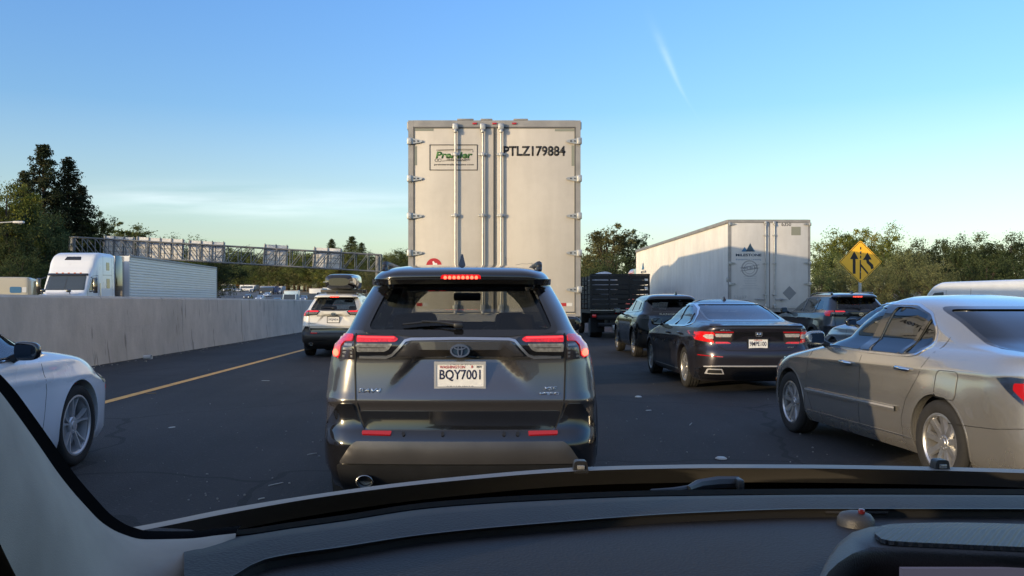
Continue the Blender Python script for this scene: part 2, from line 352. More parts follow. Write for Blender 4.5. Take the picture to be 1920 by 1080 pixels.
class Car:
    def __init__(s, name, loc, rz, label, cat, V, Fc, cuts, matpaint, group=None):
        s.root = empty(name, loc, rz, label=label, cat=cat, group=group)
        s.V = V; s.F = Fc
        me = mesh(V, Fc); me.materials.append(matpaint)
        me.polygons.foreach_set('use_smooth', [True]*len(me.polygons))
        tris = []
        for f in Fc:
            if len(f) > 12: continue
            for i in range(1, len(f)-1): tris.append((f[0], f[i], f[i+1]))
        s.tris = tris; s.vv = [Vector(p) for p in V]
        s.bvh = BVHTree.FromPolygons(s.vv, tris)
        nrm = np.zeros_like(V); T = np.array(tris); fn = np.cross(V[T[:, 1]]-V[T[:, 0]], V[T[:, 2]]-V[T[:, 0]])
        for k in range(3): np.add.at(nrm, T[:, k], fn)
        s.nrm = nrm/np.maximum(np.linalg.norm(nrm, axis=1), 1e-9)[:, None]
        s.body = s.cut(me, cuts, matpaint)
    def normal_at(s, co):
        p, n, i, d = s.bvh.find_nearest(co)
        if p is None: return None, 9
        a, b, c = s.tris[i]; A, B, C = s.vv[a], s.vv[b], s.vv[c]
        v0, v1, v2 = B-A, C-A, p-A; d00, d01, d11, d20, d21 = v0.dot(v0), v0.dot(v1), v1.dot(v1), v2.dot(v0), v2.dot(v1)
        den = d00*d11-d01*d01
        if abs(den) < 1e-14: return n, d
        v = (d11*d20-d01*d21)/den; w_ = (d00*d21-d01*d20)/den; u_ = 1-v-w_
        q = Vector(s.nrm[a]*u_+s.nrm[b]*v+s.nrm[c]*w_)
        return (q.normalized() if q.length > 1e-6 else n), d
    def cut(s, me, cuts, matpaint):
        o = bpy.data.objects.new('body', me); col.objects.link(o); tmp = []
        for cm in cuts:
            cm.materials.clear(); cm.materials.append(dark)
            c = bpy.data.objects.new('cutter', cm); col.objects.link(c); tmp.append(c)
            md = o.modifiers.new('b', 'BOOLEAN'); md.operation = 'DIFFERENCE'; md.solver = 'EXACT'; md.object = c
            try: md.material_mode = 'TRANSFER'
            except Exception: pass
        dg = bpy.context.evaluated_depsgraph_get(); dg.update()
        nm = bpy.data.meshes.new_from_object(o.evaluated_get(dg))
        bpy.data.objects.remove(o)
        for c in tmp: bpy.data.objects.remove(c)
        nm.materials.clear(); nm.materials.append(matpaint); nm.materials.append(dark)
        # smooth normals of the uncut shell on the painted faces
        L = [None]*len(nm.loops); cache = {}
        nm.polygons.foreach_set('use_smooth', [True]*len(nm.polygons))
        for p in nm.polygons:
            fnrm = p.normal
            for li in p.loop_indices:
                if p.material_index == 0:
                    vi = nm.loops[li].vertex_index
                    if vi not in cache: cache[vi] = s.normal_at(nm.vertices[vi].co)
                    q, d = cache[vi]
                    L[li] = tuple(q) if (q is not None and d < 2e-3 and q.dot(fnrm) > 0.2) else tuple(fnrm)
                else: L[li] = tuple(fnrm)
        nm.normals_split_custom_set(L)
        b = bpy.data.objects.new('body', nm); col.objects.link(b); b.parent = s.root
        return b
    def ray(s, view, a, b):
        if view == 'L': o, d = Vector((-3, a, b)), Vector((1, 0, 0))
        elif view == 'R': o, d = Vector((3, a, b)), Vector((-1, 0, 0))
        elif view == 'B': o, d = Vector((a, -3, b)), Vector((0, 1, 0))
        elif view == 'F': o, d = Vector((a, 9, b)), Vector((0, -1, 0))
        else: o, d = Vector((a, b, 4)), Vector((0, 0, -1))
        h = s.bvh.ray_cast(o, d)
        if h[0] is None:
            best = None
            for k in range(1, 60):
                g = o+d*(k*0.15); r = s.bvh.find_nearest(g)
                if r[0] is not None and (best is None or r[3] < best[1]): best = (r[0], r[3])
            return best[0], -d
        n, _ = s.normal_at(h[0])
        return h[0], (n if n.dot(d) < -0.15 else -d)
    def patch(s, name, view, poly, mat, off=0.003, thick=0.0, holes=(), res=0.05, parent=None, smooth=40, dome=0.0, reuse=None, lift=None):
        bd = []; ed = []
        for lp in [poly]+list(holes):
            st = len(bd); n = len(lp)
            for i in range(n):
                p, q = Vector(lp[i][:2]), Vector(lp[(i+1) % n][:2]); k = max(1, int((q-p).length/res))
                for j in range(k): bd.append(p.lerp(q, j/k))
            for i in range(st, len(bd)): ed.append((i, i+1 if i+1 < len(bd) else st))
        xs = [p[0] for p in poly]; ys = [p[1] for p in poly]; pts = list(bd)
        nx = int((max(xs)-min(xs))/res); ny = int((max(ys)-min(ys))/res)
        bx = [(p[0], p[1]) for p in bd]
        barr = np.array(bx)
        for i in range(1, nx+1):
            for j in range(1, ny+1):
                q = (min(xs)+i*(max(xs)-min(xs))/(nx+1), min(ys)+j*(max(ys)-min(ys))/(ny+1))
                if inside(q, poly) and not any(inside(q, h) for h in holes) and np.hypot(barr[:, 0]-q[0], barr[:, 1]-q[1]).min() > res*0.35: pts.append(Vector(q))
        vv, ee, ff, *_ = delaunay_2d_cdt([Vector((p[0], p[1])) for p in pts], ed, [], 0, 1e-6)
        keep = []
        for f in ff:
            c = (sum(vv[i][0] for i in f)/len(f), sum(vv[i][1] for i in f)/len(f))
            if inside(c, poly) and not any(inside(c, h) for h in holes): keep.append(tuple(f))
        used = sorted({i for f in keep for i in f}); ix = {u_: k for k, u_ in enumerate(used)}
        V = []; Bs = []; ebd = {}
        for f in keep:
            for i in range(3): e = (f[i], f[(i+1) % 3]); k = (min(e), max(e)); ebd[k] = ebd.get(k, 0)+1
        rim = {i for k, c in ebd.items() if c == 1 for i in k}
        for u_ in used:
            p, n = s.ray(view, vv[u_][0], vv[u_][1])
            o_ = off
            if dome: 
                dd = np.hypot(barr[:, 0]-vv[u_][0], barr[:, 1]-vv[u_][1]).min(); o_ += dome*(1-math.exp(-dd/0.03))
            if lift: o_ += lift(vv[u_][0], vv[u_][1])
            V.append(p+n*o_); Bs.append(p+n*(off-thick))
        faces = [tuple(ix[i] for i in f) for f in keep]
        # outward orientation
        if faces:
            dv = {'L': Vector((-1, 0, 0)), 'R': Vector((1, 0, 0)), 'B': Vector((0, -1, 0)), 'F': Vector((0, 1, 0)), 'T': Vector((0, 0, 1))}[view]
            sm = Vector()
            for f in faces: sm += (V[f[1]]-V[f[0]]).cross(V[f[2]]-V[f[0]])
            if sm.dot(dv) < 0: faces = [tuple(reversed(f)) for f in faces]
        if thick > 0:
            k = len(V); bmap = {}; cnt = {}
            for f in faces:
                for i in range(3): cnt[(f[i], f[(i+1) % 3])] = 1
            for (a, b) in [e for e in cnt if (e[1], e[0]) not in cnt]:
                for q in (a, b):
                    if q not in bmap: bmap[q] = len(V); V.append(Bs[q])
                faces.append((b, a, bmap[a], bmap[b]))
        return link(name, mesh(V, faces), mat, parent or s.root, smooth)
    def strip(s, name, view, pts, width, mat, off=0.0008, thick=0.0, closed=False, parent=None, res=0.04):
        """a ribbon along a polyline drawn in the view and laid on the body"""
        P = [Vector(p[:2]) for p in pts]
        if closed: P = P+[P[0]]
        Q = []
        for i in range(len(P)-1):
            k = max(1, int((P[i+1]-P[i]).length/res))
            for j in range(k): Q.append(P[i].lerp(P[i+1], j/k))
        Q.append(P[-1]); V = []; Fc = []
        for i, p in enumerate(Q):
            if closed: t = Q[(i+1) % (len(Q)-1)]-Q[(i-1) % (len(Q)-1)]
            else: t = Q[min(i+1, len(Q)-1)]-Q[max(i-1, 0)]
            n = Vector((-t.y, t.x)).normalized()*width/2
            row = []
            for sg in (1, -1):
                h, nr = s.ray(view, p.x+n.x*sg, p.y+n.y*sg); row += [h+nr*(off-thick-0.001), h+nr*off]
            V += [row[0], row[1], row[3], row[2]]
        for i in range(len(Q)-1):
            a = i*4
            for j in range(3): Fc.append((a+j, a+j+1, a+4+j+1, a+4+j))
        if view in ('L', 'F'): Fc = [tuple(reversed(f)) for f in Fc]
        return link(name, mesh(V, Fc), mat, parent or s.root, 50)
    def flat(s, view, a, b, off=0.0):
        p, n = s.ray(view, a, b); return p+n*off
def prism_mesh(poly, a0, a1, axis):
    mb = MB().prism(poly, a0, a1, axis); return mesh(mb.v, mb.f)
def cyl_mesh(x0, x1, y, z, r, n=56):
    mb = MB().lathe([(r, x0), (r, x1)], (0, y, z), 'x', n); return mesh(mb.v, mb.f)
def inner_mesh(keys, taper, y0, y1, dw=0.06, dyr=0.09, dyf=0.09, z0=0.42, dz=0.03, warp=None):
    ks = []
    for k in keys:
        k = list(k)
        if k[0] < z0: continue
        k[1] = max(k[1]+dyr, y0); k[5] = min(k[5]-dyf, y1); k[9] = max(k[9]-dw, 0.02); k[2] = min(k[2], k[9]*.9); k[6] = min(k[6], k[9]*.9)
        if k[0] > 1.2: k[0] -= dz
        if k[5]-k[1]-k[3]-k[7]-k[4]-k[8] < 0.1:
            continue
        ks.append(k)
    ks.insert(0, [z0]+ks[0][1:])
    if ks[1][0]-ks[0][0] < 0.01: ks.pop(1)
    V, Fc = shell_geo(ks, 3, taper, (8, 20, 8), warp)
    return mesh(V, Fc)
def wheel(parent, x, y, Rt, rr, wd, side, style='spoke', n=5, rim_m=None, steer=0.0):
    """tyre with its rim as a sub-part; side is the outward direction along x"""
    rim_m = rim_m or alloy; hw = wd/2; z = Rt
    mb = MB(); pr = [(rr-0.012, -hw*.78), (rr+0.004, -hw*.9), (rr+0.03, -hw), (Rt-0.035, -hw), (Rt-0.012, -hw*.92), (Rt-0.001, -hw*.74)]
    for g in (-.45, 0, .45):
        c = g*hw; pr += [(Rt, c-.011), (Rt-.008, c-.009), (Rt-.008, c+.009), (Rt, c+.011)]
    pr += [(Rt-0.001, hw*.74), (Rt-0.012, hw*.92), (Rt-0.035, hw), (rr+0.03, hw), (rr+0.004, hw*.9), (rr-0.012, hw*.78)]
    mb.lathe(pr, (0, 0, 0), 'x', 56, cap=False); me = mesh(mb.v, mb.f); me.transform(Matrix.Translation((x, y, z)) @ Matrix.Rotation(steer, 4, 'Z'))
    tyre = link('wheel', me, rubber, parent, 40)
    b = MB(); s = side
    b.lathe([(rr-.002, -hw*.8*s), (rr-.02, -hw*.5*s), (rr-.03, 0), (rr-.022, hw*.7*s), (rr+.002, hw*.82*s), (rr+.006, hw*.88*s), (rr-.012, hw*.90*s), (rr-.02, hw*.80*s)], (0, 0, 0), 'x', 48, 1, cap=False)
    b.lathe([(rr+.003, hw*.83*s), (rr+.008, hw*.895*s), (rr-.010, hw*.915*s), (rr-.014, hw*.86*s)], (0, 0, 0), 'x', 48, 0, cap=False)
    b.lathe([(0.001, -hw*.2*s), (rr*.78, -hw*.2*s), (rr*.78, 0)], (0, 0, 0), 'x', 40, 1, cap=False)
    b.lathe([(rr*.30, hw*.30*s), (rr*.30, hw*.52*s), (rr*.26, hw*.60*s), (rr*.15, hw*.60*s), (rr*.13, hw*.66*s), (0.001, hw*.68*s)], (0, 0, 0), 'x', 24, 0)
    def spoke(q, w0, w1, tw=0.0):
        vs = []
        for (r_, wd_, xx, off) in ((rr*.2, w0, hw*.56, 0), (rr*.6, (w0+w1)/2*.9, hw*.66, tw*.5), (rr-.012, w1, hw*.80, tw)):
            for e in (-1, 1):
                aa = q+off; c, sn = math.cos(aa), math.sin(aa)
                vs += [((xx-.03)*s, r_*c-e*wd_*sn*1.0, r_*sn+e*wd_*c), (xx*s, r_*c-e*wd_*.7*sn, r_*sn+e*wd_*.7*c)]
        fs = []
        for i in range(2):
            a = i*4; fs += [(a+1, a+3, a+7, a+5), (a, a+1, a+5, a+4), (a+3, a+2, a+6, a+7)]
        if s < 0: fs = [tuple(reversed(f)) for f in fs]
        b.add(vs, fs, 0)
    for k in range(n):
        q = 2*math.pi*(k+.25)/n
        if style == 'double':
            spoke(q-.07, .011, .014, -.14); spoke(q+.07, .011, .014, .14)
        elif style == 'wide': spoke(q, .032, .030, 0)
        else: spoke(q, .024, .030, 0)
        c, sn = math.cos(q+math.pi/n), math.sin(q+math.pi/n)
        b.lathe([(.010, hw*.5*s), (.009, hw*.63*s), (.001, hw*.64*s)], (0, rr*.2*c, rr*.2*sn), 'x', 8, 1)
    me = mesh(b.v, b.f, b.m); me.transform(Matrix.Translation((x, y, z)) @ Matrix.Rotation(steer, 4, 'Z'))
    link('rim', me, [rim_m, alloy_dark], tyre, 35)
    return tyre
def seats(root, rows, z=0.45, hw=0.37, htop=None, mat=None):
    for (y, top, head) in rows:
        for x in ((-hw, hw) if head else (-hw, hw)):
            mb = MB(); mb.box((x, y, z+0.08), (.5, .5, .16), bev=.05)
            rot = Matrix.Rotation(R(12), 3, 'X')
            mb.box((x, y-.29, (z+top-.2)/2+.1), (.48, .13, top-.2-z), rot=rot, bev=.05)
            h = MB().box((x, y-.36, top-.09), (.26, .10, .19), rot=rot, bev=.045); 
            st = mb.build('seat', mat or seatm, root); h.build('headrest', mat or seatm, st)
def side_mirror(root, x, y, z, side, mat, sx=.20, sy=.12, sz=.14):
    s = side
    bm = bmesh.new(); bmesh.ops.create_icosphere(bm, subdivisions=3, radius=1)
    for v in bm.verts:
        c = v.co; f = lambda t: math.copysign(abs(t)**.6, t)
        c.x, c.y, c.z = f(c.x)*sx/2, (f(c.y)*sy/2 if c.y > 0 else f(c.y)*sy*.18), f(c.z)*sz/2*(1-.12*s*c.x)
        c.x += s*(sx/2+.03)
        c.y -= abs(c.x)*.12
    me = bpy.data.meshes.new('m'); bm.to_mesh(me); bm.free(); me.transform(Matrix.Translation((x, y, z)))
    o = link('side_mirror', me, mat, root, 60)
    ar = MB().tube([(x-s*.05, y+.03, z-.09), (x+s*.05, y+.01, z-.04)], [.035, .03], 10); ar.build('mirror_arm', blackp, o)
    g = rounded([(x+s*.05, z-sz*.36), (x+s*(sx), z-sz*.34), (x+s*(sx), z+sz*.32), (x+s*.05, z+sz*.36)], .03)
    MB().prism(g, y-sy*.18-.020, y-sy*.18-.010, 'y').build('mirror_glass', mirror_m, o)
    return o
def plate(root, c, w_, h_, big, big_mat, extra=(), tilt=0.0, frame_m=None, name='licence_plate', facing='rear', face=white_plate):
    M4 = face_matrix(c, facing, 0, tilt)
    me = MB().prism(rounded([(-w_/2, -h_/2), (w_/2, -h_/2), (w_/2, h_/2), (-w_/2, h_/2)], .012), 0, .006, 'z'); mm = mesh(me.v, me.f); mm.transform(M4)
    p = link(name, mm, face, root, 30)
    if frame_m:
        o1 = rounded([(-w_/2-.008, -h_/2-.008), (w_/2+.008, -h_/2-.008), (w_/2+.008, h_/2+.008), (-w_/2-.008, h_/2+.008)], .015); f = MB()
        for (x0, x1, z0, z1) in ((-w_/2-.008, w_/2+.008, h_/2-.010, h_/2+.008), (-w_/2-.008, w_/2+.008, -h_/2-.008, -h_/2+.010), (-w_/2-.008, -w_/2+.006, -h_/2+.0102, h_/2-.0102), (w_/2-.006, w_/2+.008, -h_/2+.0102, h_/2-.0102)):
            f.bb(x0, x1, z0, z1, 0.001, .010)
        m2 = mesh(f.v, f.f); m2.transform(M4); link('plate_frame', m2, frame_m, p, 30)
    for (s_, x, z, hh, ww, mt) in [(big, 0, 0, h_*.46, w_*.84, big_mat)]+list(extra):
        t = text_mesh(s_, hh, .001, width=ww, bold=.022); t.transform(M4 @ Matrix.Translation((x, z, .0065))); link('plate_lettering', t, mt, p)
    return p
# ---------------------------------------------------------------- the setting
def hgt(Y): return float(np.interp(Y, [0, 100, 150, 220, 330, 400, 480, 600, 4000], [0, 0, .5, 2.0, 5.2, 6.8, 8.8, 10.0, 10.0]))
YS = [-60, -20, 0, 30, 60, 80, 100, 112, 125, 137, 150, 170, 195, 220, 250, 290, 330, 365, 400, 440, 480, 540, 600, 900, 1500, 3500]
def ground_sheet(name, xf0, xf1, dz, mat, ys=YS, nx=2, label=None):
    V = []; Fc = []
    for y in ys:
        a, b = xf0(y), xf1(y)
        for i in range(nx+1): V.append((a+(b-a)*i/nx, y, hgt(y)+dz))
    for i in range(len(ys)-1):
        for j in range(nx): k = i*(nx+1)+j; Fc.append((k, k+1, k+nx+2, k+nx+1))
    o = link(name, mesh(V, Fc), mat); return tag(o, kind='structure')
def asphalt(name, c0, c1, rough=.8):
    m = bpy.data.materials.new(name); m.use_nodes = True; t = m.node_tree; b = t.nodes['Principled BSDF']; tcn = N(t, 'ShaderNodeTexCoord'); b.inputs['Specular IOR Level'].default_value = .35
    a = N(t, 'ShaderNodeTexNoise'); a.inputs['Scale'].default_value = .35; a.inputs['Detail'].default_value = 8; t.links.new(tcn.outputs['Object'], a.inputs['Vector'])
    mp = N(t, 'ShaderNodeMapping'); mp.inputs['Scale'].default_value = (1.3, .05, 1); t.links.new(tcn.outputs['Object'], mp.inputs['Vector'])
    l = N(t, 'ShaderNodeTexNoise'); l.inputs['Scale'].default_value = 1.0; l.inputs['Detail'].default_value = 4; t.links.new(mp.outputs[0], l.inputs['Vector'])
    g = N(t, 'ShaderNodeTexVoronoi'); g.inputs['Scale'].default_value = 75; t.links.new(tcn.outputs['Object'], g.inputs['Vector'])
    sp = N(t, 'ShaderNodeTexWhiteNoise', noise_dimensions='3D'); sc_ = N(t, 'ShaderNodeVectorMath', operation='SCALE'); sc_.inputs['Scale'].default_value = 60; fl = N(t, 'ShaderNodeVectorMath', operation='FLOOR')
    t.links.new(tcn.outputs['Object'], sc_.inputs[0]); t.links.new(sc_.outputs[0], fl.inputs[0]); t.links.new(fl.outputs[0], sp.inputs['Vector'])
    f = M('ADD', M('MULTIPLY', a.outputs[0], .55, tree=t), M('MULTIPLY', l.outputs[0], .45, tree=t), tree=t)
    mr = N(t, 'ShaderNodeMapRange'); mr.inputs[1].default_value = .35; mr.inputs[2].default_value = .65; t.links.new(f, mr.inputs[0])
    mx = N(t, 'ShaderNodeMix', data_type='RGBA'); mx.inputs[6].default_value = (*c0, 1); mx.inputs[7].default_value = (*c1, 1); t.links.new(mr.outputs[0], mx.inputs[0])
    st = M('MULTIPLY', M('GREATER_THAN', sp.outputs[0], .985, tree=t), .10, tree=t)
    m2 = N(t, 'ShaderNodeMix', data_type='RGBA'); m2.inputs[7].default_value = (.35, .35, .34, 1); t.links.new(mx.outputs[2], m2.inputs[6]); t.links.new(st, m2.inputs[0])
    # tar crack sealing: thin dark wandering lines
    cr = N(t, 'ShaderNodeTexVoronoi', feature='DISTANCE_TO_EDGE'); cr.inputs['Scale'].default_value = .22; mp2 = N(t, 'ShaderNodeVectorMath', operation='ADD'); n2 = N(t, 'ShaderNodeTexNoise'); n2.inputs['Scale'].default_value = .8
    t.links.new(tcn.outputs['Object'], n2.inputs['Vector']); t.links.new(tcn.outputs['Object'], mp2.inputs[0]); t.links.new(n2.outputs[1], mp2.inputs[1]); t.links.new(mp2.outputs[0], cr.inputs['Vector'])
    cm = M('MULTIPLY', M('LESS_THAN', cr.outputs['Distance'], .006, tree=t), .7, tree=t)
    m3 = N(t, 'ShaderNodeMix', data_type='RGBA'); m3.inputs[7].default_value = (.008, .008, .009, 1); t.links.new(m2.outputs[2], m3.inputs[6]); t.links.new(cm, m3.inputs[0]); t.links.new(m3.outputs[2], b.inputs['Base Color'])
    b.inputs['Roughness'].default_value = rough; bp = N(t, 'ShaderNodeBump'); bp.inputs['Strength'].default_value = .5; bp.inputs['Distance'].default_value = .01; t.links.new(g.outputs[0], bp.inputs['Height']); t.links.new(bp.outputs[0], b.inputs['Normal'])
    return m
ground_m = principled('dry_ground', (.16, .13, .08), .95, vary=(.3, .3), bump=(3, .5))
road_m = asphalt('asphalt', (.017, .017, .019), (.042, .041, .043)); road2_m = asphalt('worn_asphalt', (.10, .10, .10), (.16, .16, .155))
ground_sheet('ground', lambda y: -2500, lambda y: 2500, -.004, ground_m, nx=40)
ground_sheet('road', lambda y: -8.5, lambda y: 19, 0.0, road_m, [y for y in YS if y <= 600], nx=6)
def oc(y): return float(np.interp(y, [0, 60, 100, 145, 220, 330, 400, 480, 600], [-20, -20, -23, -32, -52, -85, -112, -145, -200]))
ground_sheet('opposite_road', lambda y: oc(y)-(12 if y < 200 else 26), lambda y: (-9.3 if y < 100 else oc(y)+12), .0, road2_m, [y for y in YS if y <= 600], nx=3)
yel = principled('yellow_line_paint', (.80, .42, .10), .7, vary=(6, .3))
ln = ground_sheet('lane_line', lambda y: -5.32, lambda y: -5.17, .004, yel, [-20, 0, 10, 20, 30, 45, 60, 80, 100]); ln.name = 'yellow_edge_line'
shoulder = ground_sheet('shoulder', lambda y: 19.02, lambda y: 24, -.001, road2_m, [-20, 30, 60, 100, 150])

# concrete median wall in cast lengths
def concrete(name, col_, seed=0.0):
    m = bpy.data.materials.new(name); m.use_nodes = True; t = m.node_tree; b = t.nodes['Principled BSDF']; tcn = N(t, 'ShaderNodeTexCoord')
    a = N(t, 'ShaderNodeTexNoise'); a.inputs['Scale'].default_value = .6; a.inputs['Detail'].default_value = 10; a.inputs['Roughness'].default_value = .65; t.links.new(tcn.outputs['Object'], a.inputs['Vector'])
    mp = N(t, 'ShaderNodeMapping'); mp.inputs['Scale'].default_value = (1, 1.5, .7); t.links.new(tcn.outputs['Object'], mp.inputs['Vector'])
    l = N(t, 'ShaderNodeTexNoise'); l.inputs['Scale'].default_value = 1.2; l.inputs['Detail'].default_value = 8; l.inputs['Roughness'].default_value = .7; t.links.new(mp.outputs[0], l.inputs['Vector'])
    mp3 = N(t, 'ShaderNodeMapping'); mp3.inputs['Scale'].default_value = (1, 5, .9); mp3.inputs['Location'].default_value = (0, 3, 7); t.links.new(tcn.outputs['Object'], mp3.inputs['Vector'])
    s = N(t, 'ShaderNodeTexNoise'); s.inputs['Scale'].default_value = 1.1; s.inputs['Detail'].default_value = 2; t.links.new(mp3.outputs[0], s.inputs['Vector'])
    streak = N(t, 'ShaderNodeMapRange'); streak.inputs[1].default_value = .655; streak.inputs[2].default_value = .70; streak.inputs[3].default_value = 0; streak.inputs[4].default_value = .5; t.links.new(s.outputs[0], streak.inputs[0])
    f = N(t, 'ShaderNodeMapRange'); f.inputs[1].default_value = .3; f.inputs[2].default_value = .7; f.inputs[3].default_value = .72; f.inputs[4].default_value = 1.22; t.links.new(M('MULTIPLY_ADD', l.outputs[0], .55, M('MULTIPLY', a.outputs[0], .45, tree=t), tree=t), f.inputs[0])
    v = N(t, 'ShaderNodeVectorMath', operation='SCALE'); v.inputs[0].default_value = col_; t.links.new(f.outputs[0], v.inputs['Scale'])
    mx = N(t, 'ShaderNodeMix', data_type='RGBA'); t.links.new(streak.outputs[0], mx.inputs[0]); t.links.new(v.outputs[0], mx.inputs[6]); mx.inputs[7].default_value = (.06, .055, .05, 1)
    t.links.new(mx.outputs[2], b.inputs['Base Color']); b.inputs['Roughness'].default_value = .88
    bn = N(t, 'ShaderNodeTexNoise'); bn.inputs['Scale'].default_value = 22; bn.inputs['Detail'].default_value = 5; t.links.new(tcn.outputs['Object'], bn.inputs['Vector'])
    bp = N(t, 'ShaderNodeBump'); bp.inputs['Strength'].default_value = .35; bp.inputs['Distance'].default_value = .02; t.links.new(bn.outputs[0], bp.inputs['Height']); t.links.new(bp.outputs[0], b.inputs['Normal'])
    return m
conc = concrete('concrete', (.49, .445, .385))
wallp = [(-9.18, 0), (-8.56, 0), (-8.60, .35), (-8.63, 1.49), (-8.67, 1.54), (-9.07, 1.54), (-9.12, 1.49), (-9.14, .35)]
mb = MB(); y = -30.0
random.seed(3)
while y < 140:
    L_ = 6.1; dx = random.uniform(-.006, .006)
    mb.prism([(p[0]+dx, p[1]) for p in wallp], y+.009, y+L_-.009, 'y'); y += L_
tag(mb.build('concrete_wall', conc, None, 20), 'long grey concrete median wall with dark vertical streaks', 'wall')
scup = MB().bb(-8.59, -8.53, 27.0, 28.4, 0, .12, bev=.01)
# ---------------------------------------------------------------- small things on the road
cup = MB().lathe([(.03, 0), (.042, .12), (.044, .122), (.040, .12), (.028, .004)], (0, 0, 0), 'z', 18); me = mesh(cup.v, cup.f); me.transform(Matrix.Translation((-8.33, 21.3, .045)) @ Matrix.Rotation(R(90), 4, 'Y') @ Matrix.Diagonal((1.6, 1.6, 1.6, 1)))
tag(link('paper_cup', me, principled('white_paper', (.7, .7, .68), .7), None, 40), 'white paper cup lying at the foot of the concrete wall', 'litter')
def scrap(x, y, l, w_, a, mat, label, h=.006):
    mb = MB(); n = 5; pts = [(-l/2, -w_/2), (-l*.1, -w_*.6), (l/2, -w_*.3), (l*.45, w_*.4), (0, w_*.55), (-l*.48, w_*.3)]
    mb.prism(pts, 0, h, 'z'); me = mesh(mb.v, mb.f); me.transform(Matrix.Translation((x, y, .002)) @ Matrix.Rotation(a, 4, 'Z')); return tag(link('road_debris', me, mat), label, 'litter', 'scraps of litter on the road')
pale = principled('pale_scrap', (.55, .55, .52), .8); wood = principled('wood_scrap', (.35, .22, .1), .8)
gp = lambda px, py: ((px-903)*CAM_Z/(py-568), F*CAM_Z/(py-568))
for (px, py, l, w_, a, mt, lb) in [(283, 738, .22, .06, .3, wood, 'brown wood scrap beside the yellow line'), (322, 802, .12, .07, 1.0, pale, 'pale scrap on the empty lane, nearer the left pillar'), (498, 714, .20, .02, .0, pale, 'thin white sliver high on the empty lane'), (585, 852, .16, .02, .9, pale, 'white sliver just left of the dark grey SUV'),
                                   (517, 909, .20, .02, .9, pale, 'longest white sliver near the hood'), (490, 936, .08, .02, .9, pale, 'shortest white sliver touching the hood edge'), (1216, 770, .12, .05, .5, pale, 'pale scrap on the right lane near the silver saloon'), (1295, 796, .3, .01, 1.2, pale, 'faint white scratch of paint before the dark saloon')]:
    x, y = gp(px, py); scrap(x, y, l*.7, w_*.45, a, mt, lb)
random.seed(8); mb = MB()
for k in range(230):
    py = 575+random.random()**.6*380; px = random.uniform(180, 1700); x, y = gp(px, py)
    if y > 40 or x < -8.3: continue
    s = random.uniform(.004, .013); mb.box((x, y, s*.4), (s, s*random.uniform(.7, 1.5), s*.8), rot=Matrix.Rotation(random.random()*3, 3, 'Z'))
for k in range(260):
    y = random.uniform(9, 60); x = -8.5+abs(random.gauss(0, .22)); s = random.uniform(.006, .035); mb.box((x, y, s*.35), (s, s*1.2, s*.7), rot=Matrix.Rotation(random.random()*3, 3, 'Z'))
tag(mb.build('gravel', principled('gravel_grit', (.30, .29, .27), .9)), 'grit and gravel scattered over the asphalt', 'gravel', kind='stuff')
dot = MB().lathe([(.052, 0), (.050, .006), (.035, .016), (.001, .020)], (0, 0, 0), 'z', 20); dotm = mesh(dot.v, dot.f); first = True
for k, (px, py) in enumerate([(1352, 861), (1197, 745)]):
    x, y = gp(px, py); o = bpy.data.objects.new('road_marker', dotm); col.objects.link(o); o.location = (x, y, .004)
    if k == 0: dotm.materials.append(principled('white_ceramic', (.42, .42, .40), .3))
    tag(o, 'white round lane marker nearest the hood' if k == 0 else 'farther white round lane marker, right of the dark grey SUV', 'lane marker', 'round markers along the lane line')
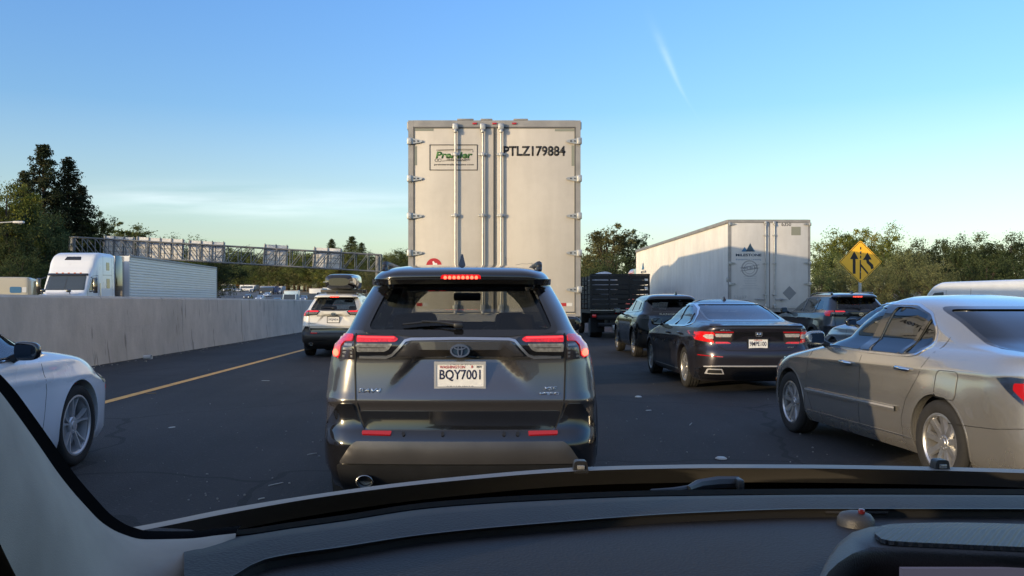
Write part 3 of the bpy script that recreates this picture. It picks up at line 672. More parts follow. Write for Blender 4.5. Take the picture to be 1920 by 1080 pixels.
# ---------------------------------------------------------------- the compact SUV (three of them in the picture)
SUV_KEYS = [(0.22, 0.3, 0.12, 0.1, 0.02, 4.33, 0.3, 0.3, 0.05, 0.7749),
 (0.3, 0.12, 0.14, 0.14, 0.03, 4.5, 0.35, 0.35, 0.06, 0.8127),
 (0.42, 0.02, 0.16, 0.18, 0.04, 4.57, 0.4, 0.45, 0.07, 0.8458),
 (0.56, 0.0, 0.16, 0.2, 0.04, 4.6, 0.4, 0.5, 0.08, 0.8552),
 (0.6, 0.015, 0.16, 0.2, 0.04, 4.6, 0.4, 0.5, 0.08, 0.8571),
 (0.64, 0.055, 0.16, 0.2, 0.04, 4.6, 0.4, 0.5, 0.08, 0.8599),
 (0.76, 0.06, 0.16, 0.22, 0.04, 4.59, 0.4, 0.5, 0.08, 0.8618),
 (0.8, 0.045, 0.16, 0.22, 0.04, 4.57, 0.4, 0.5, 0.09, 0.8618),
 (0.84, 0.055, 0.17, 0.24, 0.04, 4.55, 0.4, 0.5, 0.1, 0.8599),
 (0.96, 0.075, 0.18, 0.26, 0.04, 4.5, 0.4, 0.5, 0.1, 0.8505),
 (1.04, 0.08, 0.18, 0.27, 0.04, 4.38, 0.4, 0.5, 0.12, 0.8363),
 (1.08, 0.075, 0.17, 0.27, 0.04, 4.0, 0.4, 0.4, 0.14, 0.824),
 (1.13, 0.065, 0.16, 0.27, 0.04, 3.55, 0.4, 0.35, 0.16, 0.8015),
 (1.17, 0.075, 0.15, 0.26, 0.04, 3.35, 0.4, 0.3, 0.18, 0.7664),
 (1.22, 0.12, 0.15, 0.22, 0.04, 3.22, 0.35, 0.3, 0.18, 0.7262),
 (1.35, 0.24, 0.15, 0.2, 0.04, 2.92, 0.3, 0.25, 0.17, 0.6638),
 (1.5, 0.4, 0.14, 0.2, 0.04, 2.55, 0.25, 0.2, 0.15, 0.587),
 (1.512, 0.28, 0.13, 0.2, 0.05, 2.52, 0.25, 0.2, 0.15, 0.5814),
 (1.55, 0.25, 0.13, 0.2, 0.06, 2.38, 0.25, 0.2, 0.14, 0.563),
 (1.585, 0.29, 0.14, 0.2, 0.06, 2.2, 0.24, 0.2, 0.12, 0.529),
 (1.615, 0.42, 0.15, 0.2, 0.06, 1.95, 0.22, 0.2, 0.1, 0.46),
 (1.64, 0.72, 0.15, 0.2, 0.05, 1.7, 0.2, 0.2, 0.06, 0.3312),
 (1.652, 0.95, 0.08, 0.1, 0.02, 1.5, 0.08, 0.1, 0.02, 0.1288)]
SUV_TAPER = ([0, .5, 1.1, 3.5, 4.1, 4.6], [.945, .985, 1, 1, .985, .94])
def suv_warp(V):
    V = V.copy(); x, y, z = V[:, 0], V[:, 1], V[:, 2]; ax = np.abs(x)
    hw = .25+np.clip((1.07-z)/.21, 0, 1)*.18
    t = np.clip((hw-ax)/.05+.5, 0, 1); t = t*t*(3-2*t); zz = np.clip((z-.85)/.21, 0, 1)*(z < 1.085)
    V[:, 1] += np.where(y < .4, .045*t*zz, 0)
    for wy in (.98, 3.67):                    # flared arches
        d = np.hypot(y-wy, z-.36); g = np.exp(-((d-.42)/.16)**2)*(ax > .6)*(z < 1.0)
        V[:, 0] += np.sign(x)*.024*g
    g = np.exp(-((z-(.62+.02*y))/.10)**2)*(ax > .6)*np.clip((y-1.3)/.3, 0, 1)*np.clip((3.3-y)/.3, 0, 1)
    V[:, 0] -= np.sign(x)*.028*g
    g = np.exp(-((z-1.0)/.03)**2)*(ax > .6)*np.clip((y-.5)/.3, 0, 1); V[:, 0] += np.sign(x)*.008*g
    return V
SUV_CACHE = {}
def suv_body_geo():
    if 'g' not in SUV_CACHE: SUV_CACHE['g'] = shell_geo(SUV_KEYS, [3, 3, 3, 2, 2, 3, 2, 2, 4, 4, 3, 3, 3, 3, 4, 4, 2, 2, 2, 2, 2, 2], SUV_TAPER, (38, 72, 22), suv_warp)
    return SUV_CACHE['g']
SUV_WIN = [rounded([(3.12, 1.165), (2.10, 1.15), (2.12, 1.50), (2.52, 1.485), (2.95, 1.27)], .05), rounded([(2.02, 1.15), (1.20, 1.155), (1.26, 1.49), (2.04, 1.505)], .05), rounded([(1.12, 1.165), (.70, 1.24), (.86, 1.43), (1.18, 1.48)], .04)]
def suv(loc, rz, label, pm, badge=None, plate_args=None, hero=False, lit=True, black_arch=True, rear_badges=(), group=None):
    V, Fc = suv_body_geo()
    cuts = [inner_mesh(SUV_KEYS, SUV_TAPER, .15, 3.5)]
    gl_rear = rounded([(-.595, 1.205), (-.40, 1.195), (-.28, 1.182), (.28, 1.182), (.40, 1.195), (.595, 1.205), (.475, 1.505), (-.475, 1.505)], .04)
    hole = rounded([(-.560, 1.222), (.560, 1.222), (.458, 1.485), (-.458, 1.485)], .05)
    cuts.append(prism_mesh(hole, -.6, .8, 'y'))
    ws = rounded([(-.62, 1.21), (.62, 1.21), (.50, 1.53), (-.50, 1.53)], .05); cuts.append(prism_mesh(ws, 2.5, 4.0, 'y'))
    for wv in SUV_WIN: cuts.append(prism_mesh(wv, -1.2, 1.2, 'x'))
    for wy in (.98, 3.67):
        for s in (-1, 1): cuts.append(cyl_mesh(min(s*.57, s*1.3), max(s*.57, s*1.3), wy, .37, .405))
    c = Car('suv', loc, rz, label, 'car', V, Fc, cuts, pm, group); r = c.root
    if hero:                                   # black roof over the grey body
        nm = c.body.data; nm.materials.append(gloss_black)
        for p in nm.polygons:
            if p.material_index == 0 and p.center.z > 1.215: p.material_index = 2
    # glass
    c.patch('rear_window', 'B', gl_rear, gloss_black, .004, .006, holes=[hole], res=.04)
    rw = c.patch('rear_window_pane', 'B', [(x*1.02, 1.355+(z-1.355)*1.04) for x, z in hole], glass_rear, -.006, 0, res=.06)
    c.patch('windshield', 'F', [(x*1.02, 1.37+(z-1.37)*1.04) for x, z in ws], glass_light, -.006, 0, res=.08)
    for vw in 'LR':
        for wv in SUV_WIN:
            cx = sum(p[0] for p in wv)/len(wv); cz = sum(p[1] for p in wv)/len(wv)
            g = c.patch('side_window', vw, [(cx+(p[0]-cx)*1.04, cz+(p[1]-cz)*1.06) for p in wv], glass_side, -.006, 0, res=.08)
        c.strip('window_trim', vw, [(3.2, 1.145), (2.1, 1.13), (1.2, 1.135), (.66, 1.215)], .028, gloss_black, .004, .004)
        c.strip('door_seam', vw, [(3.05, 1.14), (3.1, .7), (3.02, .42)], .005, seam); c.strip('door_seam', vw, [(2.06, 1.5), (2.05, 1.13), (2.04, .42)], .005, seam)
        c.strip('door_seam', vw, [(1.16, 1.48), (1.12, 1.14), (1.3, .85), (1.42, .65), (1.44, .42)], .005, seam)
        s = -1 if vw == 'L' else 1
        for wy in (.98, 3.67):
            a0 = [( wy+.405*math.cos(q), .37+.405*math.sin(q)) for q in np.linspace(math.pi+.35, -.35, 26)]
            a1 = [( wy+.485*math.cos(q), .37+.475*math.sin(q)) for q in np.linspace(-.35, math.pi+.35, 26)]
            c.patch('wheel_arch_cladding', vw, a0+a1, blackp, .016, .03, res=.05)
        c.patch('sill_cladding', vw, [(1.40, .24), (3.25, .24), (3.22, .46), (1.43, .46)], blackp, .010, .02, res=.08)
        c.patch('tail_light_side', vw, rounded([(.20, 1.19), (.42, 1.165), (.34, 1.10), (.24, 1.055), (.16, 1.05)], .02), lens_lit if lit else lens_red, .005, .01, res=.03)
        for yy in (2.25, 1.38):
            p = c.flat(vw, yy, .98, .02); MB().box(p, (.03, .2, .035), bev=.012).build('door_handle', pm, r)
        side_mirror(r, s*.82, 3.02, 1.19, s, gloss_black)
        # roof rail
        mb = MB(); pts = [c.flat('T', s*.505, y, 0) for y in (.55, .62, .9, 1.5, 2.0, 2.2)]
        up = [0.0, .045, .05, .05, .045, 0.0]; pts = [p+Vector((0, 0, u_)) for p, u_ in zip(pts, up)]
        mb.tube(pts, [.012, .02, .018, .018, .018, .012], 10)
        for p in (pts[1], pts[4]): mb.box(p-Vector((0, 0, .025)), (.035, .09, .05), bev=.01)
        mb.build('roof_rail', blackp if hero else gloss_black, r, 50)
    for s in (-1, 1):
        for wy in (.98, 3.67): wheel(r, s*.755, wy, .362, .235, .23, s, 'double', 5, alloy_dark if black_arch else alloy)
    # roof fin, spoiler edge, high brake light
    p = c.flat('T', .0, .62, 0)
    MB().add([(p.x-.025, p.y-.02, p.z-.01), (p.x+.025, p.y-.02, p.z-.01), (p.x+.006, p.y+.0, p.z+.072), (p.x-.006, p.y+.0, p.z+.072), (p.x-.022, p.y+.15, p.z-.01), (p.x+.022, p.y+.15, p.z-.01)], [(0, 1, 2, 3), (1, 5, 2), (3, 4, 0), (3, 2, 5, 4)]).build('roof_antenna', gloss_black, r, 60)
    c.strip('spoiler_lip', 'B', [(-.56, 1.521), (-.3, 1.524), (0, 1.525), (.3, 1.524), (.56, 1.521)], .022, gloss_black, .012, .02)
    bl = c.patch('brake_light', 'B', rounded([(-.125, 1.528), (.125, 1.528), (.12, 1.556), (-.12, 1.556)], .01), lens_lit, .006, .012, res=.03)
    for k in range(8 if hero else 6):
        x = -.095+.19*k/(7 if hero else 5); c.patch('lamp', 'B', [(x+.0105*math.cos(q), 1.542+.009*math.sin(q)) for q in np.linspace(0, 2*math.pi, 10)[:-1]], lens_hot, .009, .004, parent=bl)
    # tail lights: an outer piece on the body, an inner one on the tailgate
    for s in (-1, 1):
        P = lambda pts: [(s*x, z) for x, z in pts] if s > 0 else [(s*x, z) for x, z in reversed(pts)]
        hsn = c.patch('tail_light', 'B', P(rounded([(.632, 1.048), (.775, 1.050), (.772, 1.12), (.745, 1.195), (.632, 1.200)], .012)), lens_dark, .006, .014, res=.03)
        c.patch('red_lamp', 'B', P(rounded([(.637, 1.155), (.690, 1.152), (.712, 1.13), (.722, 1.06), (.772, 1.058), (.768, 1.12), (.742, 1.190), (.637, 1.192)], .01)), lens_lit if lit else lens_red, .012, .008, res=.02, parent=hsn)
        if lit and hero: c.patch('brake_lamp', 'B', [(s*.745+.021*math.cos(q), 1.084+.021*math.sin(q)) for q in np.linspace(0, 2*math.pi, 16)[:-1]], lens_hot, .016, .005, res=.02, parent=hsn)
        for k in range(4): c.patch('lens_rib', 'B', P([(.640, 1.062+k*.022), (.705-k*.004, 1.062+k*.022), (.703-k*.004, 1.074+k*.022), (.640, 1.074+k*.022)]), lens_clear, .009, .004, parent=hsn)
        inn = c.patch('inner_tail_light', 'B', P(rounded([(.618, 1.060), (.618, 1.20), (.42, 1.198), (.355, 1.182), (.325, 1.165), (.40, 1.085), (.44, 1.075), (.50, 1.075)], .012)), gloss_black, .004, .012, res=.03)
        c.patch('red_lamp', 'B', P(rounded([(.614, 1.150), (.614, 1.185), (.39, 1.182), (.365, 1.167), (.385, 1.152)], .008)), lens_lit if lit else lens_red, .010, .01, res=.02, parent=inn)
        c.strip('light_bar', 'B', [(s*.61, 1.176), (s*.39, 1.173)], .007, lens_hot2 if lit else lens_red, .0125, .002, parent=inn)
        c.patch('reversing_light', 'B', P(rounded([(.614, 1.095), (.614, 1.142), (.40, 1.142), (.425, 1.108), (.45, 1.097)], .008)), lens_clear, .008, .008, res=.03, parent=inn)
        c.strip('lens_ribs', 'B', [(s*.60, 1.12), (s*.44, 1.12)], .004, lens_dark, .0095, parent=inn)
        # bumper: red reflector, body-side seam
        c.patch('reflector', 'B', P(rounded([(.405, .599), (.575, .602), (.575, .620), (.40, .618)], .006)), lens_red, .022, .014, res=.04)
        c.strip('tailgate_seam', 'B', [(s*.625, 1.20), (s*.626, .98), (s*.618, .82), (s*.60, .74), (s*.565, .64)], .008, seam, .006, .004)
    c.strip('garnish_moulding', 'B', [(-.60, 1.063), (-.44, 1.060), (-.405, 1.075), (-.325, 1.158), (-.29, 1.166), (0, 1.170), (.29, 1.166), (.325, 1.158), (.405, 1.075), (.44, 1.060), (.60, 1.063)], .014, satin if hero else pm, .012, .012)
    c.patch('tailgate_garnish', 'B', rounded([(-.385, 1.072), (.385, 1.072), (.30, 1.152), (-.30, 1.152)], .02), pm, .016, .02, res=.04)
    c.strip('garnish_shadow_gap', 'B', [(-.42, 1.052), (0, 1.052), (.42, 1.052)], .012, seam, .002)
    # lower tailgate inset, bumper cover, skid plate
    c.patch('tailgate_lower_trim', 'B', rounded([(-.60, .745), (-.56, .635), (.56, .635), (.60, .745)], .03), gloss_black, .006, .01, res=.05)
    c.patch('rear_bumper', 'B', rounded([(-.90, .20), (.90, .20), (.88, .50), (.80, .66), (.72, .79), (.635, .79), (.60, .70), (.56, .628), (-.56, .628), (-.60, .70), (-.635, .79), (-.72, .79), (-.80, .66), (-.88, .50)], .015), gloss_black if hero else blackp, .012, .03, res=.045)
    c.patch('skid_plate', 'B', rounded([(-.70, .452), (.70, .452), (.645, .545), (.61, .572), (-.61, .572), (-.645, .545)], .02), principled('skid_plate_silver', (.125, .122, .122), .36, .7, vary=(4, .15)) if hero else blackp, .034, .03, res=.04, dome=.008)
    c.patch('bumper_valance', 'B', rounded([(-.70, .22), (.70, .22), (.72, .44), (-.72, .44)], .02), blackp, .020, .02, res=.06)
    for x in (-.33, -.10, .26, .34): c.patch('parking_sensor', 'B', [(x+.010*math.cos(q), .606+.010*math.sin(q)) for q in np.linspace(0, 2*math.pi, 12)[:-1]], blackp, .020, .004)
    ex = MB(); ex.lathe([(.034, .02), (.045, 0), (.047, -.04), (.042, -.042), (.040, 0), (.038, .15)], (0, 0, 0), 'y', 24)
    me = mesh(ex.v, ex.f); me.transform(Matrix.Translation((-.56, .06, .335)) @ Matrix.Diagonal((1.1, 1, .85, 1))); link('exhaust_pipe', me, principled('exhaust_steel', (.22, .22, .22), .25, .9), r, 40)
    mb = MB(); mb.bb(-.62, .62, .35, 4.2, .26, .34, bev=.02); mb.bb(-.75, -.5, .35, .6, .20, .40, bev=.03); mb.bb(.5, .75, .35, .6, .20, .40, bev=.03); mb.build('underbody', dark, r)
    for s in (-1, 1): MB().bb(s*.72-.11, s*.72+.11, .50, .52, .16, .5, bev=.008).build('mud_flap', rubber, r)
    # tailgate handle, emblem, wiper, plate
    c.patch('tailgate_handle', 'B', rounded([(-.115, 1.062), (.115, 1.062), (.09, 1.082), (-.09, 1.082)], .008), gloss_black, .022, .015)
    p = c.flat('B', 0, 1.110, .020)
    em = MB(); n = 36
    def ring(a, b, w_, d, cx=0, cz=0):
        vs = []; 
        for i in range(n):
            q = 2*math.pi*i/n; vs += [(p.x+cx+(a)*math.cos(q), p.y-d, p.z+cz+b*math.sin(q)), (p.x+cx+(a-w_)*math.cos(q), p.y-d, p.z+cz+(b-w_)*math.sin(q)), (p.x+cx+a*math.cos(q), p.y+.004, p.z+cz+b*math.sin(q))]
        fs = []
        for i in range(n):
            j = (i+1) % n; fs += [(3*i, 3*j, 3*j+1, 3*i+1), (3*i+2, 3*j+2, 3*j, 3*i)]
        em.add(vs, [tuple(reversed(f)) for f in fs])
    ring(.058, .040, .010, .012); ring(.036, .014, .008, .013, 0, .019); ring(.016, .036, .008, .014)
    e = em.build('emblem', chrome, r, 60); MB().lathe([(.052, 0), (.052, .004)], (p.x, p.y-.004, p.z), 'y', 24)
    k = mesh(*(lambda m_: (m_.v, m_.f))(MB().lathe([(.001, -.004), (.052, -.003), (.052, .01)], (0, 0, 0), 'y', 30))); k.transform(Matrix.Translation(p) @ Matrix.Diagonal((1, 1, .68, 1))); link('emblem_backing', k, principled('emblem_blue', (.012, .03, .06), .2, coat=1), e, 50)
    wp = [c.flat('B', x, z, .03) for x, z in ((-.01, 1.232), (-.12, 1.250), (-.23, 1.255))]
    wm = MB().tube(wp, [.013, .009, .006], 8); wm.tube([c.flat('B', x, z, .018) for x, z in ((-.345, 1.244), (-.23, 1.256), (-.10, 1.262), (.0, 1.258))], .007, 8); wm.box(wp[0], (.06, .045, .035), bev=.012); wm.build('rear_wiper', blackp, r)
    if plate_args: 
        q = c.flat('B', 0, plate_args.pop('z', .945), .022); plate(r, q, **plate_args)
    for (s_, x, z, h_, w_, kw) in rear_badges:
        q = c.flat('B', x, z, .004); q2 = c.flat('B', x+.01, z, .004); text('badge', s_, q, h_, chrome, r, width=w_, depth=.004, yaw=math.atan2(q2.y-q.y, .01), **kw)
    seats(r, [(1.45, 1.30, True), (2.45, 1.30, True)], .55)
    MB().bb(-.7, .7, 2.95, 3.4, .8, 1.12, bev=.05).bb(-.6, .6, .3, 1.2, .78, .84, bev=.02).build('dashboard', dark, r)
    st = MB(); st.lathe([(.19, .0), (.205, .015), (.19, .03)], (0, 0, 0), 'y', 24); ms = mesh(st.v, st.f); ms.transform(Matrix.Translation((-.37, 2.85, 1.02)) @ Matrix.Rotation(R(-20), 4, 'X')); link('steering_wheel', ms, dark, r)
    MB().box((0, 2.62, 1.44), (.24, .03, .07), bev=.015).build('rear_view_mirror', dark, r)
    c.patch('front_grille', 'F', rounded([(-.55, .62), (.55, .62), (.45, .95), (-.45, .95)], .05), blackp, .01, .02, res=.08)
    for s in (-1, 1): c.patch('headlight', 'F', [(s*x, z) for x, z in ([(.50, .88), (.80, .90), (.78, 1.0), (.52, .96)] if s > 0 else [(.52, .96), (.78, 1.0), (.80, .90), (.50, .88)])], lens_clear, .008, .015)
    return c

# ---------------------------------------------------------------- saloons
def sedan(name, loc, rz, label, pm, S, group=None):
    """S: the proportions and outlines of one saloon"""
    keys = S['keys']; V, Fc = shell_geo(keys, S['sub'], S['taper'], S.get('cnt', (26, 70, 26)), S.get('warp'))
    cuts = [inner_mesh(keys, S['taper'], S['cab'][0], S['cab'][1], z0=.40)]
    B, W = S['back'], S['ws']
    cuts.append(prism_mesh(B, S['backy'][0], S['backy'][1], 'y')); cuts.append(prism_mesh(W, S['wsy'][0], S['wsy'][1], 'y'))
    for wv in S['win']: cuts.append(prism_mesh(wv, -1.3, 1.3, 'x'))
    Rw = S['R']
    for wy in S['wy']:
        for s in (-1, 1): cuts.append(cyl_mesh(min(s*.58, s*1.3), max(s*.58, s*1.3), wy, Rw+.012, Rw+.034))
    c = Car(name, loc, rz, label, 'car', V, Fc, cuts, pm, group); r = c.root
    def grow(p, f=1.04):
        cx = sum(q[0] for q in p)/len(p); cz = sum(q[1] for q in p)/len(p); return [(cx+(q[0]-cx)*f, cz+(q[1]-cz)*(f+.02)) for q in p]
    c.patch('rear_window', 'B', grow(B, 1.03), S.get('gback', glass_rear), -.006, 0, res=.06)
    c.strip('rear_window_seal', 'B', B, .022, gloss_black, .003, .004, closed=True)
    c.patch('windshield', 'F', grow(W, 1.03), glass_light, -.006, 0, res=.08)
    for vw in 'LR':
        s = -1 if vw == 'L' else 1
        for wv in S['win']: c.patch('side_window', vw, grow(wv), S.get('gside', glass_side), -.008, 0, res=.06)
        c.patch('window_surround', vw, S['surround'], S.get('surround_m', gloss_black), .004, .008, holes=S['win'], res=.025)
        c.strip('window_chrome', vw, S['surround'], .016, S.get('trim', chrome), .007, .006, closed=True)
        for sm in S['seams']: c.strip('door_seam', vw, sm, .005, seam)
        for (yy, zz) in S['handles']:
            p = c.flat(vw, yy, zz, .028); h = MB().tube([p+Vector((-s*.02, -.11, -.004)), p+Vector((0, -.08, 0)), p+Vector((0, .06, .004)), p+Vector((-s*.02, .10, .004))], [.010, .018, .018, .010], 10).build('door_handle', S.get('handle_m', pm), r, 50)
            c.patch('handle_recess', vw, [(yy-.01+.055*math.cos(q), zz+.042*math.sin(q)) for q in np.linspace(0, 2*math.pi, 18)[:-1]], S.get('recess_m', pm), .001, .002, res=.02, parent=h)
        for wy in S['wy']:
            a = [(wy+(Rw+.038)*math.cos(q), Rw+.012+(Rw+.038)*math.sin(q)) for q in np.linspace(-.25, math.pi+.25, 30)]
            c.strip('wheel_arch_lip', vw, a, .014, pm, .002, .008)
        if 'sidetrim' in S: c.strip('side_moulding', vw, S['sidetrim'], .040, S['sidetrim_m'], .022, .022); c.strip('moulding_highlight', vw, [(a, b+.008) for a, b in S['sidetrim']], .014, bright_trim, .0245)
        c.strip('sill_line', vw, S['sill'], .012, S.get('sill_m', seam), .004, .004)
        side_mirror(r, s*S['mir'][0], S['mir'][1], S['mir'][2], s, S.get('mir_m', pm))
        for wy in S['wy']: wheel(r, s*S['wx'], wy, Rw, S['rim'], .215, s, S['wstyle'][0], S['wstyle'][1], S.get('rim_m', alloy))
    for nm, vw, poly, mt, off, th in S['patches']:
        for sg in ((-1, 1) if vw in 'BF' and 'one' not in nm else (1,)):
            views = 'LR' if vw == 'S' else vw
            for v2 in views:
                pl = poly if sg == 1 else [(-a, b) for a, b in reversed(poly)]
                c.patch(nm.replace('_one', ''), v2, rounded(pl, .012, 3) if len(pl) < 14 else pl, mt, off, th, res=.035)
    seats(r, [(S['seat'][0], S['headtop']-.04, True), (S['seat'][1], S['headtop'], True)], .42)
    MB().bb(-.68, .68, S['seat'][1]+.55, S['seat'][1]+.95, .6, S['belt']-.02, bev=.05).bb(-.62, .62, S['cab'][0]+.02, S['seat'][0]-.35, S['belt']-.06, S['belt']-.01, bev=.02).build('dashboard', dark, r)
    st = MB(); st.lathe([(.175, .0), (.19, .015), (.175, .03)], (0, 0, 0), 'y', 24); st.bb(-.17, .17, .005, .03, -.03, .03, bev=.01); ms = mesh(st.v, st.f); ms.transform(Matrix.Translation((-.37, S['seat'][1]+.48, S['belt']-.06)) @ Matrix.Rotation(R(-22), 4, 'X')); link('steering_wheel', ms, dark, r)
    MB().bb(-.6, .6, .5, S['keys'][2][5]-.5, .2, .28, bev=.02).build('underbody', dark, r)
    MB().box((0, S['seat'][1]+.35, S['headtop']+.12), (.22, .03, .06), bev=.012).build('rear_view_mirror', dark, r)
    return c

def mk_warp(wys, Rw, crease=None, flare=.018, dip=.012):
    def f(V):
        V = V.copy(); x, y, z = V[:, 0], V[:, 1], V[:, 2]; ax = np.abs(x)
        for wy in wys:
            d = np.hypot(y-wy, z-Rw); g = np.exp(-((d-Rw-.05)/.12)**2)*(ax > .6)*(z < .85); V[:, 0] += np.sign(x)*flare*g
        if crease:
            z0, z1, amp = crease
            zz = z0+(z1-z0)*y/4.8; g = np.exp(-((z-zz)/.028)**2)*(ax > .6)*np.clip((y-.2)/.5, 0, 1)*np.clip((4.4-y)/.5, 0, 1); V[:, 0] += np.sign(x)*amp*g
            g = np.exp(-((z-zz+.13)/.10)**2)*(ax > .6)*np.clip((y-1.3)/.4, 0, 1)*np.clip((3.4-y)/.4, 0, 1); V[:, 0] -= np.sign(x)*dip*g
        return V
    return f
TAPER = ([0, .6, 1.4, 3.4, 4.2, 4.85], [.93, .98, 1, 1, .975, .92])
# ---------------------------------------------------------------- each car of the picture
grey_paint = paint('grey_metallic_paint', (.108, .102, .102), .75, .25, .05)
white_paint = paint('pearl_white_paint', (.62, .61, .57), .0, .30, .12)
slate_paint = paint('slate_blue_paint', (.035, .045, .06), .6, .28, .06)
charcoal_paint = paint('charcoal_blue_paint', (.034, .033, .046), .65, .26, .04, coat=.45)
silver_paint = paint('champagne_silver_paint', (.46, .45, .42), .74, .20, .05)
cool_white = paint('cool_white_paint', (.86, .88, .92), .0, .25, .08)
blue_silver = paint('pale_blue_paint', (.34, .42, .50), .6, .28, .08)
black_paint = paint('black_paint', (.005, .006, .007), .0, .15, .02, coat=.5)

suv((-.128, 5.05, 0), 0, 'dark grey SUV straight ahead with lit brake lights and a framed white licence plate', grey_paint, hero=True, black_arch=False,
    plate_args=dict(z=.949, w_=.290, h_=.150, big='BQY7001', big_mat=ink, frame_m=principled('plate_frame_metal', (.6, .6, .6), .3, .5), tilt=R(-4),
        extra=[('WASHINGTON', -.045, .050, .017, .15, red_ink), ('TOYOTA', 0, .073, .022, .13, black_ink), ('*OLYMPIA*', 0, -.072, .022, .16, black_ink), ('8', .072, .052, .016, .012, red_ink), ('2024', .112, .052, .013, .03, black_ink)]),
    rear_badges=[('RAV4', -.535, .865, .026, .135, dict(shear=.25, bold=.02)), ('XSF', .532, .877, .022, .085, dict(shear=.3, bold=.01)), ('HYBRID', .530, .848, .016, .115, dict(bold=.03))])
suv((-3.77, 21.9, 0), 0, 'white SUV in the left lane with a black cargo box on its roof', white_paint,
    plate_args=dict(z=.95, w_=.305, h_=.155, big='392JND6', big_mat=ink, frame_m=blackp), rear_badges=[('RAV4', -.52, .86, .026, .13, {})])
suv((9.42, 21.4, 0), R(-1.5), 'slate blue SUV with lit tail lights behind the mountain logo trailer', slate_paint, plate_args=None)

def roof_box(loc):
    mb = MB(); secs = [(0, .26, .20, .10), (.06, .36, .34, .04), (.5, .42, .42, .0), (1.2, .43, .44, .0), (1.6, .38, .34, .02), (1.85, .25, .12, .08)]
    n = 20
    for (y, hw, h, z0) in secs:
        for j in range(n):
            q = 2*math.pi*j/n; cx = math.copysign(abs(math.cos(q))**.5, math.cos(q))*hw; cz = math.copysign(abs(math.sin(q))**.55, math.sin(q))*h/2
            mb.v.append((cx, y, z0+h/2+cz))
    for i in range(len(secs)-1):
        for j in range(n): mb.f.append((i*n+j, i*n+(j+1) % n, (i+1)*n+(j+1) % n, (i+1)*n+j)); mb.m.append(0)
    mb.f += [tuple(range(n)), tuple((len(secs)-1)*n+j for j in reversed(range(n)))]; mb.m += [0, 0]
    mb.f = [tuple(reversed(f)) for f in mb.f]
    t = empty('roof_box', loc, label='black roof cargo box with a silver seam on top of the white SUV', cat='roof box')
    mb.build('shell', gloss_black, t, 50)
    MB().bb(-.40, .40, .02, .03, .19, .205).build('seam_strip', satin, t)
    MB().bb(-.55, .55, .45, .53, -.075, .01, bev=.01).build('crossbar', blackp, t); MB().bb(-.55, .55, 1.25, 1.33, -.075, .01, bev=.01).build('crossbar', blackp, t)
roof_box((-3.70, 22.35, 1.73))

lens_white = principled('pale_lens', (.5, .48, .46), .15, .1, coat=1, vary=(40, .3))
